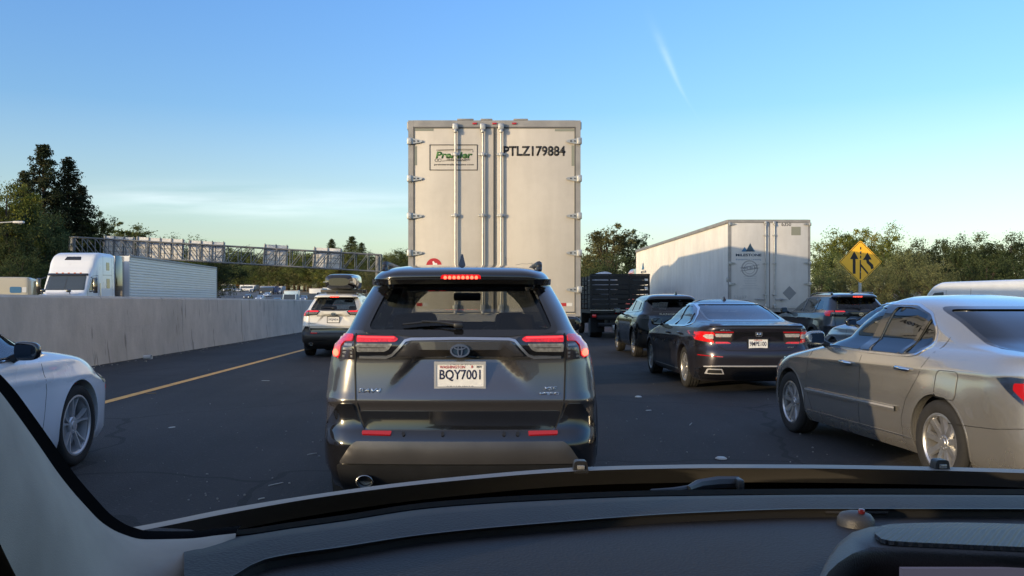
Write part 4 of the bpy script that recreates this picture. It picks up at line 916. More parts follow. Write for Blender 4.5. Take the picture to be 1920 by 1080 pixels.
# dark saloon in the lane to the right
ACC = dict(
 keys=[(.17, .22, .2, .12, .05, 4.70, .35, .3, .08, .84), (.26, .08, .22, .2, .07, 4.82, .4, .4, .10, .89), (.40, .02, .25, .28, .09, 4.87, .42, .5, .12, .915), (.55, .0, .27, .32, .10, 4.88, .45, .55, .14, .922), (.64, .015, .27, .32, .10, 4.87, .45, .55, .14, .924), (.70, .05, .27, .32, .10, 4.83, .45, .55, .15, .922),
       (.78, .07, .26, .32, .10, 4.70, .45, .5, .18, .918), (.86, .06, .25, .32, .10, 4.40, .42, .45, .2, .908), (.93, .045, .24, .30, .10, 3.95, .42, .4, .22, .892), (.99, .03, .22, .28, .10, 3.60, .4, .35, .22, .865), (1.03, .035, .20, .25, .10, 3.45, .38, .3, .2, .825), (1.055, .14, .2, .25, .10, 3.38, .36, .3, .18, .79),
       (1.075, .42, .2, .25, .12, 3.30, .35, .3, .18, .76), (1.10, .60, .2, .28, .14, 3.22, .33, .3, .17, .74), (1.18, .88, .2, .32, .14, 3.05, .32, .28, .16, .70), (1.28, 1.20, .2, .34, .13, 2.80, .3, .26, .15, .645), (1.37, 1.55, .2, .3, .12, 2.52, .27, .25, .13, .57), (1.42, 1.82, .2, .25, .1, 2.3, .25, .2, .1, .47), (1.44, 2.0, .15, .2, .05, 2.2, .15, .08, .03, .34), (1.447, 2.05, .1, .04, .01, 2.17, .1, .04, .01, .15)],
 sub=[2, 2, 3, 2, 2, 2, 3, 3, 3, 3, 3, 3, 3, 3, 3, 3, 3, 3, 2], taper=TAPER, warp=mk_warp((1.08, 3.91), .335, (.86, .78, .012)), cab=(.62, 3.4), back=rounded([(-.60, 1.105), (.60, 1.105), (.575, 1.30), (.53, 1.372), (-.53, 1.372), (-.575, 1.30)], .05), backy=(.2, 1.9),
 ws=rounded([(-.66, 1.06), (.66, 1.06), (.55, 1.37), (-.55, 1.37)], .06), wsy=(2.3, 4.5), R=.335, wy=(1.08, 3.91), wx=.80, rim=.235, wstyle=('double', 5), belt=.98, seat=(1.55, 2.45), headtop=1.24, mir=(.84, 3.02, 1.04), mir_m=black_paint,
 win=[rounded([(3.02, 1.0), (2.12, 1.005), (2.15, 1.345), (2.35, 1.35), (2.72, 1.20)], .05), rounded([(2.04, 1.005), (1.33, 1.02), (1.42, 1.24), (1.72, 1.33), (2.06, 1.345)], .05), rounded([(1.26, 1.03), (1.02, 1.06), (1.20, 1.175), (1.34, 1.225)], .03)],
 surround=rounded([(3.14, .985), (2.1, .988), (1.25, 1.005), (.95, 1.045), (1.15, 1.18), (1.42, 1.29), (1.75, 1.362), (2.3, 1.375), (2.55, 1.315), (2.85, 1.175)], .05),
 seams=[[(3.08, .98), (3.14, .7), (3.05, .3)], [(2.1, .985), (2.1, .6), (2.12, .3)], [(1.25, 1.0), (1.28, .8), (1.42, .62), (1.5, .45), (1.52, .3)]], handles=[(2.28, .86), (1.36, .875)], sill=[(1.5, .27), (3.4, .27)], sill_m=satin,
 patches=[('tail_light', 'B', [(.40, .80), (.44, .745), (.66, .745), (.88, .80), (.90, .86), (.89, .93), (.86, .955), (.38, .945)], lens_dark, .005, .012), ('red_lamp', 'B', [(.66, .76), (.88, .81), (.895, .87), (.88, .94), (.70, .94), (.68, .925), (.79, .905), (.80, .86), (.66, .80)], lens_lit, .010, .01),
          ('red_lamp', 'B', [(.41, .76), (.64, .755), (.645, .785), (.46, .785)], lens_lit, .010, .01), ('red_lamp', 'B', [(.38, .925), (.65, .925), (.66, .945), (.38, .945)], lens_red, .010, .01), ('reversing_light', 'B', [(.42, .86), (.64, .86), (.65, .91), (.40, .91)], lens_white, .009, .01), ('turn_lamp', 'B', [(.67, .83), (.76, .835), (.80, .87), (.77, .90), (.67, .90)], lens_white, .016, .01),
          ('bumper_reflector', 'B', [(.55, .55), (.87, .57), (.87, .585), (.55, .565)], lens_red, .008, .01), ('tail_light_side', 'S', [(.10, .80), (.30, .88), (.34, .93), (.12, .94)], lens_lit, .006, .012),
          ('rear_diffuser_one', 'B', [(-.86, .20), (.86, .20), (.88, .36), (.78, .41), (-.78, .41), (-.88, .36)], gloss_black, .008, .012), ('exhaust_trim', 'B', [(.52, .295), (.79, .295), (.76, .375), (.56, .375)], bright_trim, .016, .02), ('exhaust_opening', 'B', [(.55, .31), (.76, .31), (.745, .36), (.57, .36)], seam, .019, .01),
          ('headlight', 'F', [(.45, .68), (.85, .72), (.86, .78), (.5, .74)], lens_clear, .008, .012), ('front_grille_one', 'F', [(-.45, .45), (.45, .45), (.5, .70), (-.5, .70)], gloss_black, .008, .012)])
c = sedan('saloon_car', (4.25, 13.2, 0), 0, 'dark blue grey saloon with bracketed red tail lights right of the dark grey SUV', charcoal_paint, ACC)
r = c.root
c.strip('bumper_chrome', 'B', [(-.80, .405), (-.6, .418), (0, .42), (.6, .418), (.80, .405)], .016, bright_trim, .022, .016)
c.strip('trunk_seam', 'B', [(-.62, .93), (-.60, .72), (-.50, .655), (0, .648), (.50, .655), (.60, .72), (.62, .93)], .008, seam, .003)
c.patch('trunk_spoiler', 'B', [(-.72, 1.022), (-.4, 1.03), (.4, 1.03), (.72, 1.022), (.70, 1.045), (.4, 1.055), (-.4, 1.055), (-.70, 1.045)], charcoal_paint, .018, .03, res=.06)
c.strip('spoiler_shadow_gap', 'B', [(-.70, 1.012), (0, 1.018), (.70, 1.012)], .010, seam, .004)
c.patch('tailgate_garnish', 'B', rounded([(-.37, .80), (-.24, .87), (.24, .87), (.37, .80), (.37, .94), (-.37, .94)], .015), gloss_black, .003, .006, res=.05)
q = c.flat('B', -.01, .755, .012); plate(r, q, .305, .155, '9MPE100', ink, extra=[('California', 0, .058, .02, .13, red_ink)], frame_m=blackp, tilt=0)
p = c.flat('B', 0, .905, .012); text('emblem', 'H', p, .052, chrome, r, width=.06, depth=.006, bold=.03)
em = MB().prism(rounded([(-.050, -.038), (.050, -.038), (.058, .038), (-.058, .038)], .02), -.004, .002, 'y'); e2 = mesh(em.v, em.f); e2.transform(Matrix.Translation(p+Vector((0, .003, 0)))); link('emblem_backing', e2, principled('emblem_grey', (.12, .12, .13), .3, .6), r, 40)
text('badge', 'ACCORD', c.flat('B', -.50, .965, .006), .020, chrome, r, width=.19, depth=.003, bold=.01); text('badge', 'SPORT', c.flat('B', .50, .70, .008), .018, satin, r, width=.10, depth=.003, shear=.3)
pp = c.flat('T', 0, 1.95, 0); MB().add([(pp.x-.03, pp.y-.05, pp.z-.01), (pp.x+.03, pp.y-.05, pp.z-.01), (pp.x+.008, pp.y, pp.z+.06), (pp.x-.008, pp.y, pp.z+.06), (pp.x-.025, pp.y+.15, pp.z-.01), (pp.x+.025, pp.y+.15, pp.z-.01)], [(0, 1, 2, 3), (1, 5, 2), (3, 4, 0), (3, 2, 5, 4)]).build('roof_antenna', charcoal_paint, r, 60)

# champagne saloon at the right
LEX = dict(
 keys=[(.18, .20, .2, .12, .05, 4.66, .35, .3, .08, .82), (.27, .06, .25, .2, .07, 4.78, .4, .45, .10, .868), (.42, .0, .3, .32, .09, 4.84, .42, .55, .12, .893), (.56, .02, .32, .38, .10, 4.85, .45, .6, .14, .900), (.66, .03, .32, .40, .11, 4.82, .45, .6, .15, .902), (.76, .04, .31, .40, .12, 4.66, .45, .55, .18, .898),
       (.84, .05, .30, .40, .12, 4.35, .42, .5, .2, .888), (.90, .05, .29, .38, .12, 4.0, .42, .45, .22, .875), (.955, .06, .27, .36, .12, 3.65, .4, .4, .22, .85), (.99, .08, .25, .34, .12, 3.48, .4, .35, .22, .825), (1.02, .14, .24, .3, .12, 3.38, .38, .3, .2, .79), (1.04, .34, .24, .3, .12, 3.30, .36, .3, .18, .76),
       (1.07, .62, .24, .34, .14, 3.22, .34, .3, .18, .735), (1.15, .85, .24, .38, .15, 3.14, .33, .3, .17, .70), (1.26, 1.13, .23, .38, .14, 2.96, .31, .28, .16, .65), (1.36, 1.45, .22, .34, .12, 2.76, .28, .25, .14, .585), (1.42, 1.75, .2, .25, .1, 2.56, .25, .2, .1, .49), (1.445, 1.95, .15, .2, .05, 2.38, .15, .08, .03, .36), (1.455, 2.02, .1, .04, .01, 2.15, .1, .04, .01, .15)],
 sub=[2, 2, 3, 3, 3, 3, 3, 3, 3, 3, 3, 3, 4, 4, 4, 4, 3, 3], taper=TAPER, warp=mk_warp((1.13, 3.85), .325, (.90, .80, .008), .012, .006), cab=(.62, 3.4), back=rounded([(-.655, 1.045), (.655, 1.045), (.60, 1.20), (.555, 1.345), (-.555, 1.345), (-.60, 1.20)], .05), backy=(.2, 1.75),
 ws=rounded([(-.66, 1.06), (.66, 1.06), (.55, 1.37), (-.55, 1.37)], .06), wsy=(2.3, 4.5), R=.325, wy=(1.13, 3.85), wx=.785, rim=.222, wstyle=('wide', 9), belt=.95, seat=(1.6, 2.5), headtop=1.22, mir=(.82, 3.12, 1.04), handle_m=chrome, gside=glass('dark_side_glass', (.05, .06, .065), .35), gback=glass('dark_back_glass', (.03, .035, .04), .25),
 win=[rounded([(3.22, .985), (2.42, .965), (2.36, 1.34), (2.72, 1.345), (3.02, 1.18)], .05), rounded([(2.28, .965), (1.76, .965), (1.66, 1.285), (1.95, 1.345), (2.24, 1.35)], .05), rounded([(1.71, .97), (1.56, .985), (1.46, 1.06), (1.47, 1.15), (1.61, 1.265)], .03)],
 surround=rounded([(3.30, .968), (2.3, .948), (1.64, .952), (1.48, .975), (1.42, 1.07), (1.46, 1.17), (1.64, 1.295), (1.92, 1.37), (2.4, 1.375), (2.76, 1.368), (3.07, 1.19)], .05),
 seams=[[(3.28, .96), (3.40, .80), (3.42, .55), (3.32, .28)], [(2.34, .95), (2.33, .6), (2.36, .28)], [(1.26, 1.12), (1.34, .92), (1.40, .80), (1.56, .60), (1.63, .45), (1.63, .28)], [(1.0, .49), (.5, .52), (.22, .56)], [(3.5, .26), (3.42, .55)]],
 handles=[(2.58, .835), (1.62, .85)], recess_m=silver_paint, sidetrim=[(3.40, .505), (1.70, .515)], sidetrim_m=silver_paint, sill=[(1.5, .30), (3.45, .29)], sill_m=satin,
 patches=[('tail_light', 'B', [(.45, .70), (.72, .68), (.74, .86), (.50, .88)], lens_red, .006, .012), ('tail_light_side', 'S', [(.14, .66), (.30, .70), (.42, .80), (.50, .872), (.40, .885), (.14, .87)], chrome, .005, .012), ('red_lamp_side', 'S', [(.14, .675), (.28, .715), (.37, .80), (.37, .845), (.14, .855)], lens_red, .009, .01),
          ('fuel_door', 'S', [(1.14, .68), (.93, .675), (.91, .70), (.91, .85), (.93, .87), (1.12, .865), (1.15, .84)], silver_paint, .002, .004), ('side_marker', 'S', [(4.42, .50), (4.52, .50), (4.52, .54), (4.42, .54)], amber, .004, .008), ('headlight', 'F', [(.45, .66), (.84, .66), (.80, .78), (.48, .76)], lens_clear, .008, .012),
          ('headlight_side', 'S', [(4.30, .66), (4.60, .60), (4.62, .68), (4.34, .77)], lens_clear, .006, .012), ('front_grille_one', 'F', [(-.35, .52), (.35, .52), (.4, .74), (-.4, .74)], gloss_black, .008, .012)])
c = sedan('saloon_car', (4.41, 5.47, 0), R(3.2), 'champagne silver saloon at the right with chrome door handles and tinted windows', silver_paint, LEX)
for vw in 'LR': c.strip('fuel_door_seam', vw, rounded([(1.155, .672), (.92, .667), (.90, .70), (.90, .86), (.925, .878), (1.13, .874), (1.16, .845)], .02), .004, seam, .0022, closed=True)

# white saloon at the left and the pale blue one beyond the champagne one
CAM = dict(
 keys=[(.16, .22, .2, .12, .05, 4.80, .34, .26, .08, .85), (.25, .08, .25, .2, .07, 4.87, .38, .28, .10, .895), (.40, .02, .28, .3, .09, 4.88, .38, .32, .12, .915), (.55, .0, .3, .34, .10, 4.89, .38, .32, .12, .92), (.66, .03, .3, .35, .10, 4.88, .38, .32, .12, .92), (.76, .05, .28, .34, .12, 4.82, .46, .5, .18, .914),
       (.84, .05, .27, .34, .12, 4.70, .44, .48, .2, .908), (.91, .05, .26, .32, .12, 4.48, .42, .42, .22, .90), (.97, .06, .24, .3, .12, 4.12, .4, .4, .22, .855), (1.005, .10, .22, .28, .12, 3.78, .4, .35, .22, .850), (1.03, .30, .22, .28, .12, 3.62, .38, .3, .2, .78),
       (1.06, .60, .2, .3, .14, 3.54, .30, .26, .16, .755), (1.14, .85, .2, .32, .14, 3.38, .29, .26, .15, .715), (1.26, 1.15, .2, .34, .13, 3.12, .28, .26, .15, .66), (1.36, 1.5, .2, .3, .12, 2.84, .27, .25, .14, .58), (1.415, 1.78, .2, .25, .1, 2.55, .25, .2, .1, .47), (1.437, 1.95, .15, .2, .05, 2.2, .15, .08, .03, .34), (1.445, 2.02, .1, .04, .01, 2.15, .1, .04, .01, .15)],
 sub=[2, 2, 3, 3, 3, 3, 3, 3, 3, 3, 3, 3, 3, 3, 3, 3, 2], taper=TAPER, warp=mk_warp((1.08, 3.90), .34, (.82, .76, .012), .02), cab=(.62, 3.4), back=rounded([(-.62, 1.075), (.62, 1.075), (.52, 1.355), (-.52, 1.355)], .06), backy=(.2, 1.8),
 ws=rounded([(-.66, 1.06), (.66, 1.06), (.55, 1.37), (-.55, 1.37)], .06), wsy=(2.3, 4.5), R=.345, wy=(1.08, 3.90), wx=.80, rim=.253, wstyle=('double', 5), belt=.95, seat=(1.55, 2.4), headtop=1.22, mir=(.86, 2.92, 1.03), mir_m=gloss_black,
 win=[rounded([(3.28, .985), (2.25, .965), (2.26, 1.335), (2.66, 1.34), (3.04, 1.19)], .05), rounded([(2.17, .965), (1.35, .975), (1.45, 1.24), (1.8, 1.33), (2.17, 1.345)], .05)],
 surround=rounded([(3.42, .968), (2.3, .945), (1.30, .955), (1.12, 1.02), (1.35, 1.25), (1.8, 1.36), (2.5, 1.375), (2.76, 1.335), (3.12, 1.18)], .05),
 seams=[[(3.28, .95), (3.34, .7), (3.26, .28)], [(2.21, 1.34), (2.2, .95), (2.2, .28)], [(1.25, 1.0), (1.33, .8), (1.5, .6), (1.55, .28)]], handles=[(2.4, .83), (1.45, .845)], sill=[(1.5, .25), (3.4, .25)], sill_m=satin, rim_m=principled('machined_alloy', (.62, .62, .63), .35, .5),
 patches=[('tail_light', 'B', [(.45, .76), (.88, .76), (.88, .88), (.50, .90)], lens_red, .006, .012), ('headlight', 'F', [(.50, .62), (.88, .66), (.86, .74), (.55, .72)], lens_clear, .008, .012), ('headlight_side', 'S', [(4.38, .735), (4.60, .655), (4.70, .665), (4.68, .72), (4.42, .79)], lens_dark, .006, .012),
          ('headlight_trim_side', 'S', [(4.52, .60), (4.66, .60), (4.70, .63), (4.55, .635)], lens_red, .004, .008), ('front_grille_one', 'F', [(-.6, .28), (.6, .28), (.5, .56), (-.5, .56)], gloss_black, .008, .012)])
sedan('saloon_car', (-4.34, 3.46, 0), 0, 'white saloon cut off by the left edge with a ten spoke front wheel', cool_white, CAM)
sedan('saloon_car', (7.75, 12.9, 0), 0, 'pale blue saloon showing only its roof and mirror beyond the champagne silver one', blue_silver, CAM)

# black SUV with a tapering roof
EVO_KEYS = [(.24, .22, .2, .12, .04, 4.15, .35, .3, .06, .86), (.34, .06, .22, .18, .05, 4.30, .4, .4, .08, .91), (.5, .0, .24, .25, .06, 4.36, .42, .45, .1, .935), (.7, .0, .25, .28, .06, 4.37, .45, .5, .12, .945), (.88, .04, .25, .3, .07, 4.32, .45, .5, .14, .94), (.98, .06, .24, .3, .07, 4.15, .44, .45, .18, .92), (1.05, .07, .22, .3, .07, 3.75, .42, .4, .2, .895),
            (1.10, .09, .2, .28, .07, 3.35, .4, .35, .2, .86), (1.15, .14, .2, .26, .07, 3.15, .36, .3, .18, .80), (1.26, .27, .2, .24, .07, 2.9, .33, .28, .17, .74), (1.44, .50, .18, .22, .06, 2.5, .28, .24, .14, .66), (1.455, .36, .18, .22, .06, 2.46, .28, .24, .14, .65), (1.50, .34, .18, .22, .06, 2.32, .26, .22, .13, .62), (1.56, .42, .18, .2, .05, 2.1, .24, .2, .1, .55), (1.60, .65, .18, .2, .05, 1.8, .2, .2, .08, .42), (1.62, .95, .1, .1, .02, 1.5, .1, .1, .02, .2)]
EVO = dict(keys=EVO_KEYS, sub=3, taper=([0, .5, 1.1, 3.2, 3.9, 4.4], [.93, .98, 1, 1, .98, .93]), warp=mk_warp((.85, 3.53), .37, None, .03), cab=(.2, 3.3), back=rounded([(-.58, 1.17), (.58, 1.17), (.50, 1.42), (-.50, 1.42)], .05), backy=(-.6, .9),
 ws=rounded([(-.66, 1.20), (.66, 1.20), (.55, 1.47), (-.55, 1.47)], .06), wsy=(2.4, 4.2), R=.37, wy=(.85, 3.53), wx=.83, rim=.27, wstyle=('double', 5), belt=1.05, seat=(1.3, 2.2), headtop=1.3, mir=(.90, 2.88, 1.17), mir_m=black_paint,
 win=[rounded([(2.95, 1.16), (1.95, 1.165), (1.97, 1.46), (2.3, 1.455)], .04), rounded([(1.88, 1.165), (1.08, 1.19), (1.16, 1.41), (1.9, 1.455)], .04), rounded([(1.0, 1.2), (.66, 1.23), (.80, 1.37), (1.06, 1.40)], .04)],
 surround=rounded([(3.1, 1.14), (1.9, 1.145), (1.0, 1.17), (.60, 1.21), (.75, 1.39), (1.1, 1.43), (1.9, 1.49), (2.38, 1.47)], .04), trim=gloss_black, seams=[[(2.95, 1.13), (3.0, .8), (2.95, .35)], [(1.92, 1.13), (1.92, .35)], [(1.0, 1.15), (1.15, .85), (1.28, .6), (1.3, .35)]], handles=[(2.1, 1.0), (1.2, 1.01)], sill=[(1.3, .33), (3.1, .33)],
 patches=[('tail_light', 'B', [(.50, .99), (.90, .98), (.90, 1.05), (.50, 1.06)], lens_dark, .006, .012), ('bumper_one', 'B', [(-.9, .26), (.9, .26), (.92, .60), (-.92, .60)], blackp, .006, .012), ('headlight', 'F', [(.50, .82), (.88, .84), (.86, .93), (.55, .9)], lens_clear, .008, .012)])
c = sedan('suv', (4.85, 21.5, 0), 0, 'black SUV between the stake bed truck and the dark blue grey saloon', black_paint, EVO)
text('badge', 'RANGE ROVER', c.flat('B', 0, 1.10, .01), .045, satin, c.root, width=.80, depth=.004)
pp = c.flat('T', .15, .75, 0); MB().add([(pp.x-.03, pp.y-.05, pp.z-.01), (pp.x+.03, pp.y-.05, pp.z-.01), (pp.x+.008, pp.y, pp.z+.07), (pp.x-.008, pp.y, pp.z+.07), (pp.x-.025, pp.y+.15, pp.z-.01), (pp.x+.025, pp.y+.15, pp.z-.01)], [(0, 1, 2, 3), (1, 5, 2), (3, 4, 0), (3, 2, 5, 4)]).build('roof_antenna', black_paint, c.root, 60)
# ---------------------------------------------------------------- trailers and trucks
trailer_white = principled('trailer_white', (.54, .505, .45), .5, vary=(.9, .07), bump=(2.2, .05), grime=.26)
trailer_side = principled('trailer_side_white', (.80, .775, .71), .6, spec=.10, vary=(.5, .08), grime=.18)
trailer_grey = principled('trailer_frame_grey', (.30, .29, .28), .5, .3, vary=(4, .2))
galv = principled('galvanised_steel', (.45, .45, .44), .45, .7, vary=(12, .25))
tape_grey = principled('worn_reflective_tape', (.22, .23, .19), .4)
green_ink = principled('green_ink', (.05, .16, .04), .5); blue_ink = principled('blue_ink', (.05, .16, .30), .5); grey_ink = principled('grey_ink', (.20, .21, .22), .6); dkblue = principled('dark_blue_ink', (.02, .05, .09), .5)
pale_ink = principled('pale_grey_ink', (.38, .39, .40), .6)
def dual_axle(r, ys, x=.93, Rt=.5, z=.5):
    for y in ys:
        for s in (-1, 1):
            mb = MB(); w_ = .5; pr = [(.27, -.25), (.30, -.26), (.47, -.25), (.5, -.20), (.5, -.06), (.47, -.03), (.47, .03), (.5, .06), (.5, .20), (.47, .25), (.30, .26), (.27, .25)]
            mb.lathe(pr, (s*x, y, z), 'x', 36); t = mb.build('wheel', rubber, r)
            b = MB().lathe([(.27, s*.16), (.12, s*.08), (.10, s*.2), (.001, s*.22)], (s*x, y, z), 'x', 24); b.build('rim', galv, t)
        MB().tube([(-x, y, z), (x, y, z)], .06, 10).build('axle', dark, r)
def box_trailer(loc, rz, label, L, top=4.11, W=2.6, floor=1.20, side_m=None, name='box_trailer', seams_m=None, ribs=0, group=None):
    r = empty(name, loc, rz, label=label, cat='trailer', group=group); hw = W/2
    side_m = side_m or trailer_side
    MB().bb(-hw+.02, hw-.02, .05, L, floor, top-.04).build('cargo_box', side_m, r)
    fr = MB(); fr.bb(-hw, -hw+.075, 0, .12, floor-.02, top-.002); fr.bb(hw-.075, hw, 0, .12, floor-.02, top-.002); fr.bb(-hw+.076, hw-.076, .001, .12, top-.10, top); fr.bb(-hw+.076, hw-.076, .001, .12, floor-.10, floor+.02)
    for s in (-1, 1): fr.bb(s*hw-.03, s*hw+.03, .13, L, top-.11, top+.008, bev=.01); fr.bb(s*hw-.02, s*hw+.02, .13, L, floor-.10, floor+.03)
    fr.build('rear_frame', trailer_grey, r)
    if ribs:
        mb = MB(); z = floor+.12
        while z < top-.2:
            for s in (-1, 1): mb.prism([(s*hw, z), (s*(hw+.022), z+.02), (s*(hw+.022), z+.05), (s*hw, z+.07)][::s], .14, L-.05, 'y')
            z += ribs
        mb.build('side_ribs', side_m, r)
    else:
        mb = MB(); y = 1.22
        while y < L:
            for s in (-1, 1): mb.bb(s*(hw-.02)-.006, s*(hw-.02)+.006, y-.03, y+.03, floor+.04, top-.12)
            y += 1.22
        mb.build('side_seams', seams_m or side_m, r)
    ub = MB(); ub.bb(-.55, -.45, .4, L-.3, floor-.28, floor-.11); ub.bb(.45, .55, .4, L-.3, floor-.28, floor-.11)
    ub.bb(-1.1, 1.1, .15, .25, .55, .65); ub.bb(-.6, -.5, .15, .25, .65, floor-.1); ub.bb(.5, .6, .15, .25, .65, floor-.1)
    ub.bb(-.9, .9, .9, 3.6, .62, floor-.28)
    for s in (-1, 1): ub.bb(s*.9-.06, s*.9+.06, L-3.2, L-3.05, .12, floor-.1); ub.bb(s*.9-.15, s*.9+.15, L-3.3, L-2.95, .06, .12)
    ub.build('chassis', principled('chassis_black', (.02, .02, .02), .7), r)
    for s in (-1, 1):
        MB().bb(s*.93-.3, s*.93+.3, .52, .54, .22, floor-.3).build('mud_flap', rubber, r)
        for k in range(2):
            MB().lathe([(.055, -.012), (.05, -.03), (.001, -.034)], (s*(.95-.16*k), 0.0, floor-.20), 'y', 16).build('rear_lamp', lens_lit, r)
    dual_axle(r, (1.3, 2.55))
    return r
def door_rod(r, x, z0, z1, y=-.045, rad=.017, handle=None):
    mb = MB().tube([(x, y, z0), (x, y, z1)], rad, 12)
    for z in (z1-.03, z0+.03): mb.box((x, y+.01, z), (.085, .07, .10), bev=.012); mb.box((x, y-.03, z-.07), (.05, .04, .06), bev=.012)
    rr = mb.build('lock_rod', galv, r, 50)
    g = MB()
    for z in [z0+(z1-z0)*f for f in (.14, .51, .84)]: g.box((x, y+.015, z), (.13, .03, .035), bev=.006); g.box((x, y-.012, z), (.05, .03, .06), bev=.008)
    g.build('rod_guide', galv, rr)
    if handle:
        MB().tube([(x, y-.03, handle[1]), (x+handle[0], y-.035, handle[1])], .014, 8).box((x+handle[0]*.6, y-.01, handle[1]), (.06, .05, .09), bev=.01).build('door_handle', galv, rr)
    return rr
def hinge(r, s, hw, z, w_=.20):
    h = MB(); x1 = s*hw; h.box((x1-s*.02, -.03, z), (.07, .05, .10), bev=.01); 
    p = [(x1-s*.05, z-.045), (x1-s*w_, z-.018), (x1-s*(w_+.02), z), (x1-s*w_, z+.018), (x1-s*.05, z+.045)]
    if s > 0: p = p[::-1]
    h.prism(p, -.028, -.004, 'y'); h.build('hinge', galv, r)
    b = MB()
    for k in (.09, .15): b.lathe([(.012, -.04), (.010, -.036), (.001, -.0355)][::-1], (x1-s*k, 0, z), 'y', 8)
    b.build('hinge_bolt', dark, r.children[-1])

T = box_trailer((.194, 13.08, 0), 0, 'tall white semi trailer straight ahead with two closed rear doors', 16.15, top=4.15, W=2.61)
TL = T
for s in (-1, 1):
    a, b_ = (.012, 1.225) if s > 0 else (-1.225, -.004)
    d = MB().bb(a, b_, .006, .04, 1.235, 4.045, bev=.006).build('door', trailer_white, T)
    MB().bb(a+.0+(0 if s > 0 else 0), a+.014, -.004, .02, 1.24, 4.04).bb(b_-.014, b_, -.0045, .02, 1.2405, 4.0405).bb(a+.015, b_-.015, -.0035, .02, 4.028, 4.041).bb(a+.015, b_-.015, -.0035, .02, 1.239, 1.252).build('door_gasket', principled('gasket_grey', (.12, .12, .12), .8), d)
    for z in (3.83, 3.265, 2.70, 2.14, 1.585): hinge(T, s, 1.305, z)
for x in (-.59, -.176, .10): door_rod(T, x, 1.28, 4.075)
for x0, x1, z0, z1 in ((-1.222+.01, -.922, 3.99, 4.025), (.915, 1.215, 3.985, 4.02), (-1.215, -1.175, 3.47, 3.76), (1.168, 1.212, 3.46, 3.77)): MB().bb(x0, x1, .002, .0055, z0, z1).build('reflective_tape', tape_grey, T)
for x0, x1, mt in ((1.0, 1.09, principled('red_tape', (.4, .03, .03), .4)), (1.092, 1.18, principled('white_tape', (.6, .6, .58), .4)), (-1.18, -1.09, MATS['red_tape']), (-1.088, -1.0, MATS['white_tape'])): MB().bb(x0, x1, .002, .0055, 1.335, 1.385).build('reflective_tape', mt, T)
lg = MB(); X0, X1, Z0, Z1 = -.983, -.253, 3.392, 3.784
lg.bb(X0, X1, .001, .0052, Z1-.012, Z1); lg.bb(X0, X1, .001, .0052, Z0, Z0+.012); lg.bb(X0, X0+.012, .001, .0051, Z0+.0121, Z1-.0121); lg.bb(X1-.012, X1, .001, .0051, Z0+.0121, Z1-.0121)
L0 = lg.build('logo', black_ink, T)
text('logo_lettering', 'Premier', (-.61, .004, 3.625), .105, green_ink, L0, width=.56, depth=.001, shear=.15, bold=.045)
text('logo_lettering', 'TRAILER LEASING', (-.545, .004, 3.555), .026, black_ink, L0, width=.36, depth=.001, shear=.2, bold=.01)
text('logo_lettering', 'premiertrailerleasing.com', (-.612, .004, 3.478), .034, black_ink, L0, width=.60, depth=.001, bold=.02)
sw = MB(); sw.tube([(-.88, .003, 3.700), (-.55, .003, 3.712), (-.33, .003, 3.712), (-.325, .003, 3.67)], .004, 6); sw.tube([(-.86, .003, 3.69), (-.35, .003, 3.692)], .002, 6)
for x in (-.88, -.83): sw.tube([(x+.022*math.cos(q), .003, 3.545+.022*math.sin(q)) for q in np.linspace(0, 6.3, 14)], .003, 6)
sw.tube([(-.80, .003, 3.535), (-.71, .003, 3.54), (-.42, .003, 3.535)], .003, 6); sw.build('logo_line', black_ink, L0)
text('trailer_number', 'PTLZ179884', (.605, .004, 3.685), .155, black_ink, T, width=.94, depth=.001, bold=.035)
rs = MB().lathe([(.001, -.0), (.118, -.0), (.118, .006)], (0, 0, 0), 'y', 32); me = mesh(rs.v, rs.f); me.transform(Matrix.Translation((-.915, .002, 1.945))); st = link('round_sticker', me, principled('sticker_red', (.42, .02, .03), .5), T)
MB().prism([(-.96, 1.93), (-.93, 1.97), (-.94, 2.01), (-.92, 2.02), (-.90, 1.99), (-.87, 1.985), (-.86, 1.95), (-.90, 1.94)], -.002, .0005, 'y').build('sticker_mark', white_plate, st)
sc1 = MB().tube([(.32, .003, 1.96), (.42, .003, 1.98), (.50, .003, 1.975), (.57, .003, 1.99), (.565, .003, 1.95)], .003, 5).tube([(.165, .003, 2.08), (.18, .003, 2.05), (.172, .003, 2.02), (.175, .003, 1.96)], .004, 5); sc1.build('scuff_mark', grey_ink, T)
th = MB(); 
for x, l in ((-.44, .25), (-.12, .18), (.40, .22)): th.box((x, .03, 4.165), (l, .06, .022), bev=.005)
th.build('roof_clip', trailer_grey, T)
for x in (-.30, -.0, .30): MB().box((x, -.008, 4.10), (.07, .02, .028), bev=.006).build('clearance_lamp', lens_red, T)

